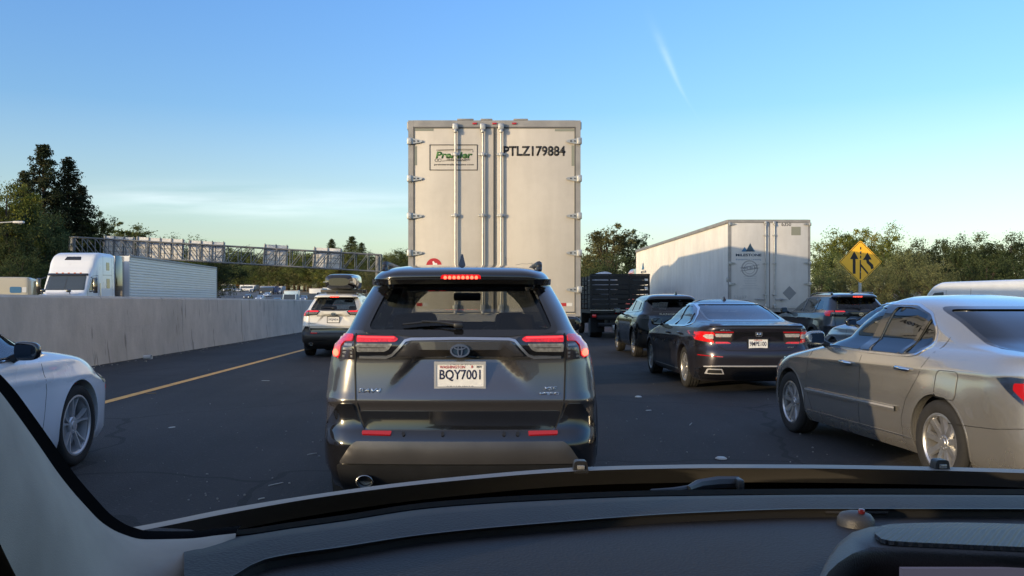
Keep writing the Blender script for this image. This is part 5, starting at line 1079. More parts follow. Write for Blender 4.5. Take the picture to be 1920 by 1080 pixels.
# the tractor pulling it is hidden but throws its part of the shadow
def rrect(hw, z0, z1, r, taper=.0, n=5):
    """a rounded rectangle section, from the lower right corner round"""
    r = min(r, hw*.9, (z1-z0)*.45); P = []
    for cx, cz, a in ((hw-r, z0+r, -90), (hw-r, z1-r, 0), (-hw+r, z1-r, 90), (-hw+r, z0+r, 180)):
        for k in range(n+1): q = R(a+90*k/n); P.append((cx+r*math.cos(q), cz+r*math.sin(q)))
    return [(x*(1-taper*max(0, (z-z0)/(z1-z0)-.45)), z) for x, z in P]
def tractor(loc, rz, label, pm, roof=3.95, group=None, name='semi_tractor', grille=True):
    """a long haul cab; nose toward +y"""
    r = empty(name, loc, rz, label=label, cat='truck', group=group)
    # stations from the back of the sleeper to the nose: (y, half width, z bottom, z top, roundness)
    secs = [(0, 1.16, .75, roof-.02), (.3, 1.20, .72, roof), (1.5, 1.21, .72, roof), (2.0, 1.20, .72, roof-.12), (2.35, 1.17, .72, roof-.42), (2.55, 1.13, .72, roof-.78), (2.68, 1.12, .72, 3.02), (3.0, 1.11, .72, 2.48), (3.28, 1.08, .72, 1.98), (3.36, 1.06, .70, 1.90), (4.0, 1.02, .68, 1.82), (4.6, .98, .62, 1.66), (4.95, .94, .55, 1.46), (5.1, .86, .55, 1.25)]
    n = 24; V = []; Fc = []
    ys = [s_[0] for s_ in secs]; t = np.linspace(0, 1, 70)*5.1; rows = pchip(np.array(ys), np.array([s_[1:] for s_ in secs]), t)
    for y, (hw, z0, z1) in zip(t, rows):
        for x_, z_ in rrect(hw, z0, z1, .24, .06): V.append((x_, y, z_))
    for i in range(len(t)-1):
        for j in range(n): Fc.append((i*n+(j+1) % n, i*n+j, (i+1)*n+j, (i+1)*n+(j+1) % n)[::-1][::-1])
    Fc += [tuple(range(n))[::-1][::-1], tuple((len(t)-1)*n+j for j in reversed(range(n)))]
    bm = bmesh.new(); me = mesh(V, Fc); bm.from_mesh(me); bmesh.ops.recalc_face_normals(bm, faces=list(bm.faces)); bm.to_mesh(me); bm.free()
    bd = link('cab', me, pm, r, 45)
    vv = [v.co.copy() for v in me.vertices]; bv = BVHTree.FromPolygons(vv, [tuple(p.vertices) for p in me.polygons])
    class H: pass
    h = H(); h.root = r; h.bvh = bv
    def nat(co): p, nn, i, d = bv.find_nearest(co); return nn, d
    h.normal_at = nat; h.ray = lambda *a: Car.ray(h, *a); P = lambda *a, **k: Car.patch(h, *a, **k); S_ = lambda *a, **k: Car.strip(h, *a, **k)
    gl = principled('truck_glass', (.03, .04, .045), .05, coat=1)
    P('windshield', 'F', rounded([(-.98, 2.02), (.98, 2.02), (.93, 2.74), (-.93, 2.74)], .06), gl, .01, .015, res=.08)
    S_('windshield_seal', 'F', [(0, 2.05), (0, 2.72)], .02, seam, .013)
    P('sun_visor', 'F', rounded([(-1.0, 2.74), (1.0, 2.74), (.98, 2.84), (-.98, 2.84)], .03), gloss_black, .06, .05, res=.08)
    P('roof_vent', 'F', rounded([(-.42, roof-.42), (.42, roof-.42), (.36, roof-.24), (-.36, roof-.24)], .04), gloss_black, .01, .01, res=.08)
    for vw in 'LR':
        s = -1 if vw == 'L' else 1
        P('side_window', vw, rounded([(2.15, 2.05), (2.95, 2.0), (2.80, 2.25), (2.55, 2.66), (2.18, 2.68)], .04), gl, .008, .012, res=.1)
        P('sleeper_window', vw, rounded([(.75, 2.15), (1.15, 2.15), (1.15, 2.65), (.75, 2.65)], .06), gl, .008, .012, res=.1); P('sleeper_window', vw, rounded([(.78, 3.08), (1.16, 3.08), (1.16, 3.5), (.78, 3.5)], .06), gl, .008, .012, res=.1)
        for sm in ([(2.08, .9), (2.08, 2.75)], [(3.05, .9), (3.08, 1.9), (2.98, 2.2), (2.6, 2.74), (2.08, 2.78)], [(.45, .8), (.45, 3.8)], [(1.55, 2.8), (1.55, 3.8)], [(.45, 2.85), (1.6, 2.82)]): S_('panel_seam', vw, sm, .016, seam, .002)
        S_('grab_rail', vw, [(1.95, 1.2), (1.95, 2.4)], .04, chrome, .06, .03)
        m = MB().box((s*1.42, 2.95, 2.25), (.22, .10, .75), bev=.04).tube([(s*1.12, 2.8, 2.68), (s*1.42, 2.93, 2.55)], .025, 8).tube([(s*1.10, 2.9, 1.95), (s*1.42, 2.93, 2.0)], .025, 8); m.build('wing_mirror', gloss_black, r)
        MB().box((s*.62, 4.1, 1.98), (.22, .16, .16), bev=.05).tube([(s*.70, 4.1, 1.80), (s*.64, 4.1, 1.95)], .02, 8).build('hood_mirror', gloss_black, r)
        P('headlight', 'F', [(s*x, z) for x, z in ([(.55, .98), (.88, .98), (.88, 1.18), (.58, 1.14)] if s > 0 else [(.58, 1.14), (.88, 1.18), (.88, .98), (.55, .98)])], lens_clear, .01, .02, res=.08)
        MB().bb(s*.8-.3, s*.8+.3, -2.0, 3.0, .35, .72, bev=.03).build('side_skirt', pm, r)
        MB().bb(s*1.17-.02, s*1.17+.02, -1.1, .02, .8, roof-.06, bev=.01).build('side_extender', gloss_black, r)
    if grille: P('grille', 'F', rounded([(-.42, .75), (.42, .75), (.45, 1.55), (-.45, 1.55)], .06), gloss_black, .01, .02, res=.08)
    for k in range(5): P('clearance_lamp', 'F', rounded([(-.6+.3*k-.05, 2.87), (-.6+.3*k+.05, 2.87), (-.6+.3*k+.05, 2.91), (-.6+.3*k-.05, 2.91)], .01), amber, .012, .01)
    MB().bb(-1.15, 1.15, 5.02, 5.25, .32, .68, bev=.06).bb(-.45, .45, -3.2, 3.0, .72, .98).build('bumper', pm, r)
    for y, x in ((-2.6, .93), (-1.3, .93), (4.1, 1.0)):
        for s in (-1, 1):
            t_ = MB().lathe([(.27, -.16), (.48, -.15), (.5, -.1), (.5, .1), (.48, .15), (.27, .16)], (s*x, y, .5), 'x', 32).build('wheel', rubber, r); MB().lathe([(.27, s*.1), (.12, s*.02), (.1, s*.14), (.001, s*.15)], (s*x, y, .5), 'x', 20).build('rim', galv, t_)
    return r
tractor((.194, 13.08+16.15+1.3, 0), 0, 'semi tractor hidden ahead of the tall white trailer', principled('tractor_white', (.6, .6, .6), .3, coat=1), roof=4.0)

# white trailer at the right with its logo doors
Y2 = 27.5
T2 = box_trailer((9.17, Y2, 0), R(.3), 'white box trailer at the right with a mountain logo on its left rear door', 16.15, top=4.04, W=2.6)
m_door = principled('trailer_white_cool', (.56, .555, .54), .5, vary=(1.2, .05), grime=.22)
for s in (-1, 1):
    a, b_ = (.012, 1.225) if s > 0 else (-1.225, -.012)
    MB().bb(a, b_, .006, .04, 1.23, 3.93, bev=.006).build('door', m_door, T2)
    for z in (3.89, 2.65, 1.99): hinge(T2, s, 1.30, z)
MB().bb(-.011, .011, .003, .03, 1.23, 3.93).build('door_gasket', MATS['gasket_grey'], T2)
for x, hd in ((-.14, (-.36, 1.50)), (.14, (.36, 1.50))): door_rod(T2, x, 1.27, 3.96, handle=hd)
text('trailer_number', '6350', (.53, .004, 3.895), .125, black_ink, T2, width=.31, depth=.001, bold=.01)
MB().bb(.69, .99, .002, .0055, 3.54, 3.81).build('reflective_panel', tape_grey, T2)
MB().prism([(.63, 1.925), (.41, 1.70), (.63, 1.475), (.85, 1.70)][::-1], .001, .0055, 'y').build('placard_holder', grey_ink, T2)
lg = MB(); lg.prism([(-.90, 3.02), (-.70, 3.02), (-.80, 3.17)], .001, .005, 'y'); lg.prism([(-.66, 3.02), (-.46, 3.02), (-.56, 3.17)], .001, .005, 'y'); L2 = lg.build('logo', blue_ink, T2)
MB().prism([(-.76, 3.022), (-.50, 3.022), (-.62, 3.29)], -.0005, .005, 'y').build('logo_peak', dkblue, L2)
text('logo_lettering', 'MILESTONE', (-.67, .004, 2.91), .085, dkblue, L2, width=.82, depth=.001, bold=.035)
text('logo_lettering', 'Equipment Leasing', (-.67, .004, 2.765), .06, blue_ink, L2, width=.80, depth=.001)
st = MB()
for rr_ in (.255, .235, .17): st.tube([(-.64+rr_*math.cos(q), .005, 2.48+rr_*math.sin(q)) for q in np.linspace(0, 2*math.pi, 40)], .006, 5, cap=False)
st.tube([(-.93, .003, 2.50), (-.33, .003, 2.60)], .008, 5); st.tube([(-.93, .003, 2.40), (-.33, .003, 2.50)], .008, 5); stp = st.build('stamp_logo', grey_ink, T2)
text('stamp_lettering', 'WE BUY', (-.64, .003, 2.50), .075, grey_ink, stp, width=.48, depth=.001, bold=.01)
for k, wv in enumerate((.42, .36, .44, .40, .34, .46, .40, .66)): MB().bb(-.62-wv/2, -.62+wv/2, .003, .0055, 2.22-.055*k-.008, 2.22-.055*k+.006).build('fine_print', pale_ink, T2)
text('trailer_number', '53137', (-.94, .004, 1.57), .10, pale_ink, T2, width=.42, depth=.001, bold=.01)
sg = MB(); sg.prism([(1.2, 3.0), (1.75, 3.0), (1.45, 3.35)], -1.305, -1.301, 'x'); tx = sg; 
for k in range(1): pass
sg.v = [(v[0], 14.0+v[1]-1.2, v[2]) for v in sg.v]; sg.build('side_logo', blue_ink, T2)
text('side_lettering', 'MILESTONE', (-1.303, 14.1, 2.88), .12, dkblue, T2, facing='left', width=1.3, depth=.002, bold=.01)
rf = MB().bb(-1.36, -1.30, .02, .10, 2.05, 2.2, bev=.01); rf.build('door_holdback', galv, T2)
tractor((9.08, Y2+16.15+1.2, 0), R(.3), 'red semi tractor whose hood shows just left of the mountain logo trailer', principled('tractor_red', (.45, .05, .05), .3, coat=1), roof=3.2)

# oncoming white semi beyond the wall
pm_w = principled('tractor_bright_white', (.68, .70, .73), .28, coat=1, vary=(1.5, .04))
tractor((-20.75, 46.2, 0), R(180), 'white long haul tractor cab facing left of the picture beyond the wall', pm_w, roof=3.98)
ribw = principled('ribbed_aluminium_white', (.60, .62, .64), .38, .15, coat=.3, vary=(1, .06))
box_trailer((-20.90, 64.0, 0), R(180.6), 'ribbed white trailer behind the oncoming tractor cab', 16.3, top=4.02, W=2.6, side_m=ribw, ribs=.155)
# yellow and cream van at the left edge
def van(loc, rz, label, L, W, H, body_m, nose=2.2, name='van', nose_m=None, high=False, group=None):
    r = empty(name, loc, rz, label=label, cat='van', group=group); nose_m = nose_m or body_m
    secs = [(0, W/2*.90, H*.955), (.04, W/2*.95, H*.985), (.25, W/2, H), (L-2.0, W/2, H), (L-1.55, W/2*.985, H*.96), (L-1.2, W/2*.97, H*.86), (L-.85, W/2*.96, H*.67), (L-.70, W/2*.955, H*.55), (L-.25, W/2*.92, H*.47), (L-.05, W/2*.86, H*.40), (L, W/2*.80, H*.33)]
    n = 24; V = []; Fc = []; t = np.linspace(0, L, 60); rows = pchip(np.array([q[0] for q in secs]), np.array([q[1:] for q in secs]), t)
    for y, (hw, z1) in zip(t, rows):
        z0 = .35
        for x_, z_ in rrect(hw, z0, z1, .17, .14): V.append((x_, y, z_))
    for i in range(len(t)-1):
        for j in range(n): Fc.append((i*n+(j+1) % n, i*n+j, (i+1)*n+j, (i+1)*n+(j+1) % n))
    Fc += [tuple(range(n)), tuple((len(t)-1)*n+j for j in reversed(range(n)))]
    me = mesh(V, Fc); bm = bmesh.new(); bm.from_mesh(me); bmesh.ops.recalc_face_normals(bm, faces=list(bm.faces)); bm.to_mesh(me); bm.free()
    me.materials.append(body_m); me.materials.append(nose_m); me.polygons.foreach_set('material_index', [1 if (p.center.y > L-nose+ .25*p.center.z) else 0 for p in me.polygons])
    link('body', me, [body_m, nose_m], r, 45)
    bv = BVHTree.FromPolygons([v.co.copy() for v in me.vertices], [tuple(p.vertices) for p in me.polygons])
    class H_: pass
    h = H_(); h.root = r; h.bvh = bv; h.normal_at = lambda co: (bv.find_nearest(co)[1], bv.find_nearest(co)[3]); h.ray = lambda *a: Car.ray(h, *a)
    gl = principled('truck_glass', (.03, .04, .045), .05, coat=1)
    k = H/2.5
    Car.patch(h, 'windshield', 'F', rounded([(-W*.42, 1.45*k), (W*.42, 1.45*k), (W*.37, 2.05*k), (-W*.37, 2.05*k)], .06), gl, .01, .015, res=.1)
    for vw in 'LR':
        s = -1 if vw == 'L' else 1
        Car.patch(h, 'side_window', vw, rounded([(L-2.15, 1.45*k), (L-1.15, 1.42*k), (L-1.25, 1.7*k), (L-1.6, 2.05*k), (L-2.12, 2.08*k)], .05), gl, .008, .012, res=.1)
        for sm in ([(L-2.25, .5), (L-2.25, 2.15*k)], [(L-3.5, .5), (L-3.5, 2.2*k)], [(L-1.05, .5), (L-1.0, 1.35*k)]): Car.strip(h, 'panel_seam', vw, sm, .014, seam, .002)
        Car.strip(h, 'side_moulding', vw, [(.2, .75), (L-1.5, .75)], .09, blackp, .01, .01)
        MB().box((s*(W/2+.16), L-1.05, 1.55*k), (.16, .12, .30), bev=.04).tube([(s*W/2*.95, L-1.05, 1.45*k), (s*(W/2+.14), L-1.05, 1.5*k)], .03, 8).build('wing_mirror', blackp, r)
        for y in (1.1, L-.95):
            t_ = MB().lathe([(.22, -.11), (.33, -.11), (.35, -.07), (.35, .07), (.33, .11), (.22, .11)], (s*(W/2-.13), y, .35), 'x', 28).build('wheel', rubber, r); MB().lathe([(.22, s*.1), (.1, s*.05), (.001, s*.07)], (s*(W/2-.13), y, .35), 'x', 18).build('rim', galv, t_)
        Car.patch(h, 'tail_light', 'B', [(s*x, z) for x, z in ([(W*.41, .9), (W*.455, .9), (W*.455, 1.5), (W*.41, 1.5)] if s > 0 else [(W*.41, 1.5), (W*.455, 1.5), (W*.455, .9), (W*.41, .9)])], lens_red, .01, .01)
    Car.strip(h, 'door_seam', 'B', [(0, .5), (0, H*.93)], .012, seam, .002)
    Car.strip(h, 'roof_seam', 'T', [(-W*.36, 1.9), (W*.36, 1.9)], .012, seam, .002)
    return r, h
cream = principled('cream_van_paint', (.50, .44, .32), .35, coat=.8); yellowp = principled('yellow_van_paint', (.60, .40, .05), .35, coat=.8)
vr, vh = van((-25.9, 50.0, 0), R(107), 'yellow nosed cream delivery van at the left edge beyond the wall', 6.0, 2.2, 2.85, cream, nose=4.9, nose_m=yellowp)
Car.patch(vh, 'side_lettering_panel', 'L', rounded([(.45, 1.95), (1.05, 1.95), (1.05, 2.3), (.45, 2.3)], .1), blue_ink, .012, .01, res=.1)
Car.patch(vh, 'side_lettering_panel', 'L', rounded([(.2, 1.98), (.42, 1.98), (.42, 2.28), (.2, 2.28)], .04), white_plate, .012, .01, res=.1)
van((17.95, 26.8, 0), R(8), 'white cargo van at the right edge seen over the champagne saloon roof', 6.2, 2.05, 2.13, principled('van_white', (.62, .66, .70), .3, coat=.8, vary=(2, .05)))

# black stake bed truck
def stake_truck(loc):
    r = empty('stake_bed_truck', loc, label='black stake bed truck beside the tall white trailer with a white tank behind its rails', cat='truck'); sb = principled('satin_black_steel', (.012, .013, .015), .45, .3, vary=(6, .3)); W = 2.35; hw = W/2; L = 4.2
    MB().bb(-hw, hw, 0, L, .98, 1.12).bb(-hw, hw, -.03, .0, 1.04, 1.10).build('bed', sb, r); MB().bb(-hw-.01, hw+.01, -.04, -.031, 1.085, 1.11).build('bed_edge_trim', satin, r)
    for nm, pts in (('rear_gate', None), ('side_gate', -1), ('side_gate', 1), ('front_gate', 2)):
        mb = MB()
        for k in range(7):
            z = 1.18+k*.188; h_ = .15
            if pts is None: mb.bb(-hw+.03, hw-.03, .03, .055, z, z+h_)
            elif pts == 2: mb.bb(-hw+.03, hw-.03, L-.06, L-.035, z, z+h_)
            else: mb.bb(pts*hw-.055 if pts > 0 else -hw+.03, pts*hw-.03 if pts > 0 else -hw+.055, .08, L-.08, z, z+h_)
        if pts in (None, 2):
            yy = 0 if pts is None else L-.03
            for x in (-hw+.04, -.42, .42, hw-.04): mb.bb(x-.035, x+.035, yy-.005, yy+.028, 1.12, 2.50)
            mb.bb(-hw, hw, yy-.006, yy+.06, 2.46, 2.53)
        else:
            for y in (.1, 1.1, 2.1, 3.1, 4.0): mb.bb(pts*hw-.028 if pts > 0 else -hw-.003, pts*hw+.003 if pts > 0 else -hw+.028, y, y+.07, 1.12, 2.50)
        mb.build(nm, sb, r)
    for z in (1.35, 1.98, 2.30): MB().bb(hw-.21, hw-.09, -.012, -.006, z-.045, z+.04).build('reflector', white_plate, r)
    cab = MB().prism([(L+.35, .5), (L+2.6, .5), (L+2.65, 1.25), (L+1.75, 1.45), (L+1.35, 2.05), (L+.45, 2.08), (L+.35, 1.9)], -.98, .98, 'x'); cb = cab.build('cab', sb, r)
    MB().prism([(-.75, 1.45), (.75, 1.45), (.7, 1.95), (-.7, 1.95)][::-1], L+.335, L+.345, 'y').build('rear_window', principled('truck_glass2', (.10, .13, .15), .08, coat=1), cb)
    for s in (-1, 1):
        MB().box((s*1.22, L+1.5, 1.55), (.16, .08, .26), bev=.03).tube([(s*.98, L+1.5, 1.5), (s*1.2, L+1.5, 1.52)], .02, 6).build('wing_mirror', blackp, r)
        for y, dbl in ((1.0, True), (L+1.85, False)):
            w_ = .24 if dbl else .13; t_ = MB().lathe([(.22, -w_), (.37, -w_), (.40, -w_+.05), (.40, w_-.05), (.37, w_), (.22, w_)], (s*.84, y, .40), 'x', 28).build('wheel', rubber, r); MB().lathe([(.22, s*w_*.9), (.1, s*.02), (.001, s*.05)], (s*.84, y, .40), 'x', 18).build('rim', galv, t_)
        MB().bb(s*.84-.28, s*.84+.28, .38, .40, .22, .9).build('mud_flap', rubber, r)
        MB().bb(s*1.02-.08, s*1.02+.08, -.02, .02, .82, .93, bev=.01).build('tail_light', lens_red, r)
    MB().bb(-.9, .9, .02, .12, .72, .90, bev=.02).bb(-.4, .4, .1, L+2.5, .55, .95).bb(-.85, .85, .05, .3, .45, .6, bev=.02).build('chassis', sb, r)
    hb = MB().bb(-.32, .32, -.12, .06, .30, .52, bev=.03).bb(-.20, .20, -.10, .05, .52, .70, bev=.02); hb.tube([(0, -.1, .38), (0, -.3, .38)], .03, 8).build('tow_hitch', galv, r)
    for k in range(3): MB().bb(-.16+.16*k-.04, -.16+.16*k+.04, -.045, -.03, .985, 1.02, bev=.005).build('marker_lamp', lens_lit, r)
    return r
stake_truck((5.45, 34.0, 0))
tk = MB(); n = 24
pr = [(.02, 0), (.42, .05), (.55, .2), (.56, .9), (.55, 1.7), (.42, 1.85), (.02, 1.9)]
tk.lathe([(a, b) for a, b in pr], (0, 0, 0), 'y', 28); me = mesh(tk.v, tk.f); me.transform(Matrix.Translation((4.98, 34.7, 2.1))); tank = link('water_tank', me, principled('tank_white', (.5, .52, .54), .5), None, 40)
tag(tank, 'whitish round topped tank riding on the stake bed truck', 'tank')
rk = MB()
for y in (34.95, 36.2): rk.bb(4.45, 5.5, y-.05, y+.05, 1.125, 1.60, bev=.01)
rk.build('tank_saddle', galv, tank)
# ---------------------------------------------------------------- sign gantry
gal = principled('gantry_steel', (.17, .18, .19), .6, .2, vary=(2, .15)); panel_m = principled('sign_back_aluminium', (.60, .61, .62), .6, 0, vary=(1.2, .12))
GY = 100.0
ga = at(130, GY, 444); gb = at(714, GY, 477.5)
def gantry():
    r = empty('sign_gantry', (ga.x, GY, hgt(GY)), label='long grey steel lattice gantry over the opposite lanes', cat='sign gantry')
    o = Vector((ga.x, GY, hgt(GY))); A = ga-o; B = gb-o; L = (B-A).length; H = 1.95; D = 1.3
    def pt(f, dz, dy): return A.lerp(B, f)+Vector((0, dy, dz))
    ch = MB()
    for dz in (0, -H):
        for dy in (0, D): ch.tube([pt(0, dz, dy), pt(1, dz, dy)], .08, 8)
    ch.build('chord', gal, r)
    n = 24
    for k in range(n+1):
        f = k/n; w_ = MB()
        for dy in (0, D): w_.tube([pt(f, 0, dy), pt(f, -H, dy)], .05, 6)
        w_.tube([pt(f, 0, 0), pt(f, 0, D)], .05, 6); w_.tube([pt(f, -H, 0), pt(f, -H, D)], .05, 6)
        if k < n:
            g = (k+1)/n; up = k >= 11
            for dy in (0, D): w_.tube([pt(f, -H if up else 0, dy), pt(g, 0 if up else -H, dy)], .045, 6)
            w_.tube([pt(f, 0, 0), pt(g, 0, D)], .04, 6)
        w_.build('truss_bay', gal, r)
    for f in (.003, .988):
        p = pt(f, -H, D/2); MB().tube([(p.x, p.y, 0), (p.x, p.y, p.z+H)], .28, 16).lathe([(.45, 0), (.45, .3), (.3, .32)], (p.x, p.y, 0), 'z', 16).build('column', gal, r)
    return pt
pt = gantry()
o0 = Vector((ga.x, GY, 0))
for i, (a, b, t_, lb) in enumerate([(179, 238, 441, 'leftmost of the five sign panels seen from behind on the gantry'), (241, 333, 444, 'widest sign back, second from the left on the gantry'), (341, 411, 450, 'middle sign back on the gantry'), (485, 532, 457, 'narrowest sign back, second from the right on the gantry'), (580, 635, 463, 'rightmost of the five sign panels seen from behind on the gantry')]):
    x0, x1 = at(a, GY-.3, 0).x, at(b, GY-.3, 0).x; zt = at(a, GY-.3, t_).z; h = 2.35; sl = (gb.z-ga.z)/(gb.x-ga.x)
    r = empty('overhead_sign', ((x0+x1)/2, GY-.3, 0), label=lb, cat='road sign', group='sign backs mounted on the gantry')
    w2 = (x1-x0)/2; zc = zt-h/2-sl*0
    me = MB().box((0, 2.15, zc), (2*w2, .06, h)).box((0, 2.11, zc+h/2-.03), (2*w2, .02, .05)); m_ = mesh(me.v, me.f); m_.transform(Matrix.Translation((0, 0, zc)) @ Matrix.Rotation(-math.atan(sl), 4, 'Y') @ Matrix.Translation((0, 0, -zc))); link('sign_panel', m_, panel_m, r)
    rb = MB(); n = max(2, int(w2*2/1.2))
    for k in range(n+1): rb.box((-w2+.15+(2*w2-.3)*k/n, 2.05, zc-sl*0), (.09, .12, h+.2))
    for dz in (-.6, 0, .6): rb.box((0, 2.10, zc+dz), (2*w2, .03, .04))
    m_ = mesh(rb.v, rb.f); m_.transform(Matrix.Translation((0, 0, zc)) @ Matrix.Rotation(-math.atan(sl), 4, 'Y') @ Matrix.Translation((0, 0, -zc))); link('sign_bracket', m_, gal, r)
# street lamp at the left edge
lp = Vector((-28.6, 50, 0)); e = at(44, 50, 416); s0 = Vector((-29.6, 50, 5.2))
r = empty('street_lamp', (-30.2, 50, 0), label='curved arm street lamp reaching in from the left edge', cat='street lamp'); O = Vector((-30.2, 50, 0))
MB().tube([(0, 0, 0), (0, 0, 5.0)], [.11, .08], 12).lathe([(.2, 0), (.2, .15), (.12, .2)], (0, 0, 0), 'z', 12).build('pole', galv, r)
am = [Vector((0, 0, 5.0)), Vector((.35, 0, 5.35)), Vector((1.1, 0, 5.75)), Vector((2.2, 0, 6.02)), e-O-Vector((.55, 0, 0))]
MB().tube(am, [.05, .045, .04, .035, .03], 10).build('arm', galv, r)
hd = e-O-Vector((.28, 0, .02)); MB().box(hd, (.62, .24, .13), bev=.05).build('lamp_head', principled('lamp_head_grey', (.5, .5, .5), .4), r); MB().lathe([(.001, -.13), (.09, -.11), (.12, -.05)], hd+Vector((.08, 0, 0)), 'z', 14).build('lamp_glass', lens_clear, r)
# yellow added lane sign
sy = principled('sign_yellow', (.95, .50, .02), .4, coat=.3, vary=(2, .06)); SP = at(1613.5, 34, 491); r = empty('warning_sign', (SP.x, 34, 0), label='yellow diamond road sign with two black arrows at the right', cat='road sign'); z = SP.z; q = .855
MB().prism(rounded([(0, z-q), (q, z), (0, z+q), (-q, z)], .09), 0, .012, 'y').build('sign_panel', sy, r)
bo = rounded([(0, z-q+.035), (q-.035, z), (0, z+q-.035), (-q+.035, z)], .08); bi = rounded([(0, z-q+.06), (q-.06, z), (0, z+q-.06), (-q+.06, z)], .075)
mb = MB(); n = len(bo); mb.add([(p[0], -.003, p[1]) for p in bo]+[(p[0], -.003, p[1]) for p in bi]+[(p[0], .001, p[1]) for p in bo]+[(p[0], .001, p[1]) for p in bi], [(i, (i+1) % n, n+(i+1) % n, n+i) for i in range(n)]+[(2*n+i, 2*n+(i+1) % n, (i+1) % n, i) for i in range(n)]+[(n+i, n+(i+1) % n, 3*n+(i+1) % n, 3*n+i) for i in range(n)]); mb.build('sign_border', black_ink, r)
S = lambda zx, zy: ((zx-480)/2.25/F*34, CAM_Z-((420+zy/2.25)-568)/F*34)       # read off the enlarged photo
def sgn(nm, pts): MB().prism([S(*p) for p in pts], -.004, .001, 'y').build(nm, black_ink, r)
sgn('arrow', [(447, 210), (459, 210), (459, 148), (471, 148), (453, 115), (436, 148), (447, 148)])
sgn('arrow', [(525, 192), (536, 186), (533, 172), (517, 158), (515, 150), (527, 150), (509, 120), (490, 152), (503, 151), (506, 164), (521, 179)])
sgn('lane_dash', [(478, 97), (483, 97), (483, 108), (478, 108)]); sgn('lane_dash', [(478, 114), (483, 114), (483, 127), (478, 127)]); sgn('lane_dash', [(478, 133), (483, 133), (483, 145), (478, 145)])
sgn('lane_edge', [(476, 232), (482, 232), (482, 180), (510, 212), (514, 207), (482, 168), (482, 152), (477, 152)])
MB().bb(-.045, .045, .013, .10, 0, z+q*.5).build('post', galv, r)
for dz in (-.4, .4): MB().lathe([(.018, -.006), (.012, -.009), (.001, -.010)][::-1], (0, 0, z+dz), 'y', 10).build('bolt', galv, r)

# ---------------------------------------------------------------- traffic far up the opposite carriageway
def box_truck(px0, px1, pyt, Y, label, body, cabm, L=7.0, face='front', W=2.5, rz=0.0):
    """seen from the front: cab below, box above"""
    c = at((px0+px1)/2, Y, pyt); zt = c.z-hgt(Y); r = empty('box_truck', (c.x, Y, hgt(Y)), rz, label=label, cat='truck', group='trucks on the opposite carriageway far ahead')
    hw = W/2; MB().bb(-hw, hw, 1.9, L, .9, zt, bev=.03).build('cargo_box', body, r); MB().bb(-hw-.005, hw+.005, 1.88, 1.96, zt-.12, zt+.004).bb(-hw-.005, -hw+.06, 1.88, 1.96, .9, zt-.121).bb(hw-.06, hw+.005, 1.88, 1.96, .9, zt-.121).build('box_trim', trailer_grey, r)
    k = min(zt-.15, 2.45)
    cb = MB().prism([(1.8, .45), (0.05, .45), (0, 1.2), (.45, 1.5), (.9, k), (1.8, k)][::-1], -hw*.9, hw*.9, 'x').build('cab', cabm, r)
    gl = MATS['truck_glass']; mb = MB(); y0, z0, y1, z1 = .46, 1.52, .88, k-.08
    mb.add([(-hw*.8, y0-.03, z0), (hw*.8, y0-.03, z0), (hw*.75, y1-.03, z1), (-hw*.75, y1-.03, z1)], [(0, 1, 2, 3)]); mb.build('windshield', gl, cb)
    for s in (-1, 1):
        MB().lathe([(.001, -.02), (.12, -.01), (.13, .03)], (s*hw*.65, .02, .85), 'y', 12).build('headlight', principled('headlight_glass', (.7, .7, .68), .1, emit=(1, .93, .8), estr=.8), r)
        for y in (.9, L-1.4): MB().lathe([(.05, -.13), (.42, -.13), (.45, -.08), (.45, .08), (.42, .13), (.05, .13)], (s*(hw-.2), y, .45), 'x', 18).build('wheel', rubber, r)
    return r
wcab = principled('far_cab_white', (.62, .64, .66), .35, coat=.8); dcab = principled('far_cab_dark', (.04, .045, .05), .3, coat=.8); bbox = principled('far_box_blue', (.035, .10, .26), .4, coat=.6); wbox = principled('far_box_white', (.60, .62, .63), .5, vary=(.7, .08)); paleb = principled('pale_blue_cab', (.40, .52, .60), .35, coat=.8)
box_truck(527, 555, 544, 145, 'pale blue cabbed truck just above the wall, left of the white SUV', paleb, paleb, L=3.2)
box_truck(575, 601, 540, 160, 'white box truck right beside the white SUV roof', wbox, dcab)
box_truck(600, 625, 538.5, 190, 'white box truck partly behind the white SUV', wbox, wcab)
box_truck(484, 513, 536, 300, 'blue box truck in the middle of the distant traffic', bbox, dcab, L=9, W=5.2)
box_truck(513, 528, 536.5, 310, 'white topped truck just right of the blue one', wbox, wcab, W=2.6)
box_truck(446, 478, 534, 395, 'broad white truck below the orange roof', wbox, wcab, W=7.2, L=9)
box_truck(411, 434, 532.5, 470, 'farthest white truck, left of the orange roof', wbox, dcab, W=6.2, L=9)
box_truck(388, 393, 533, 300, 'sliver of a white truck beside the ribbed trailer', wbox, wcab, W=1.0)
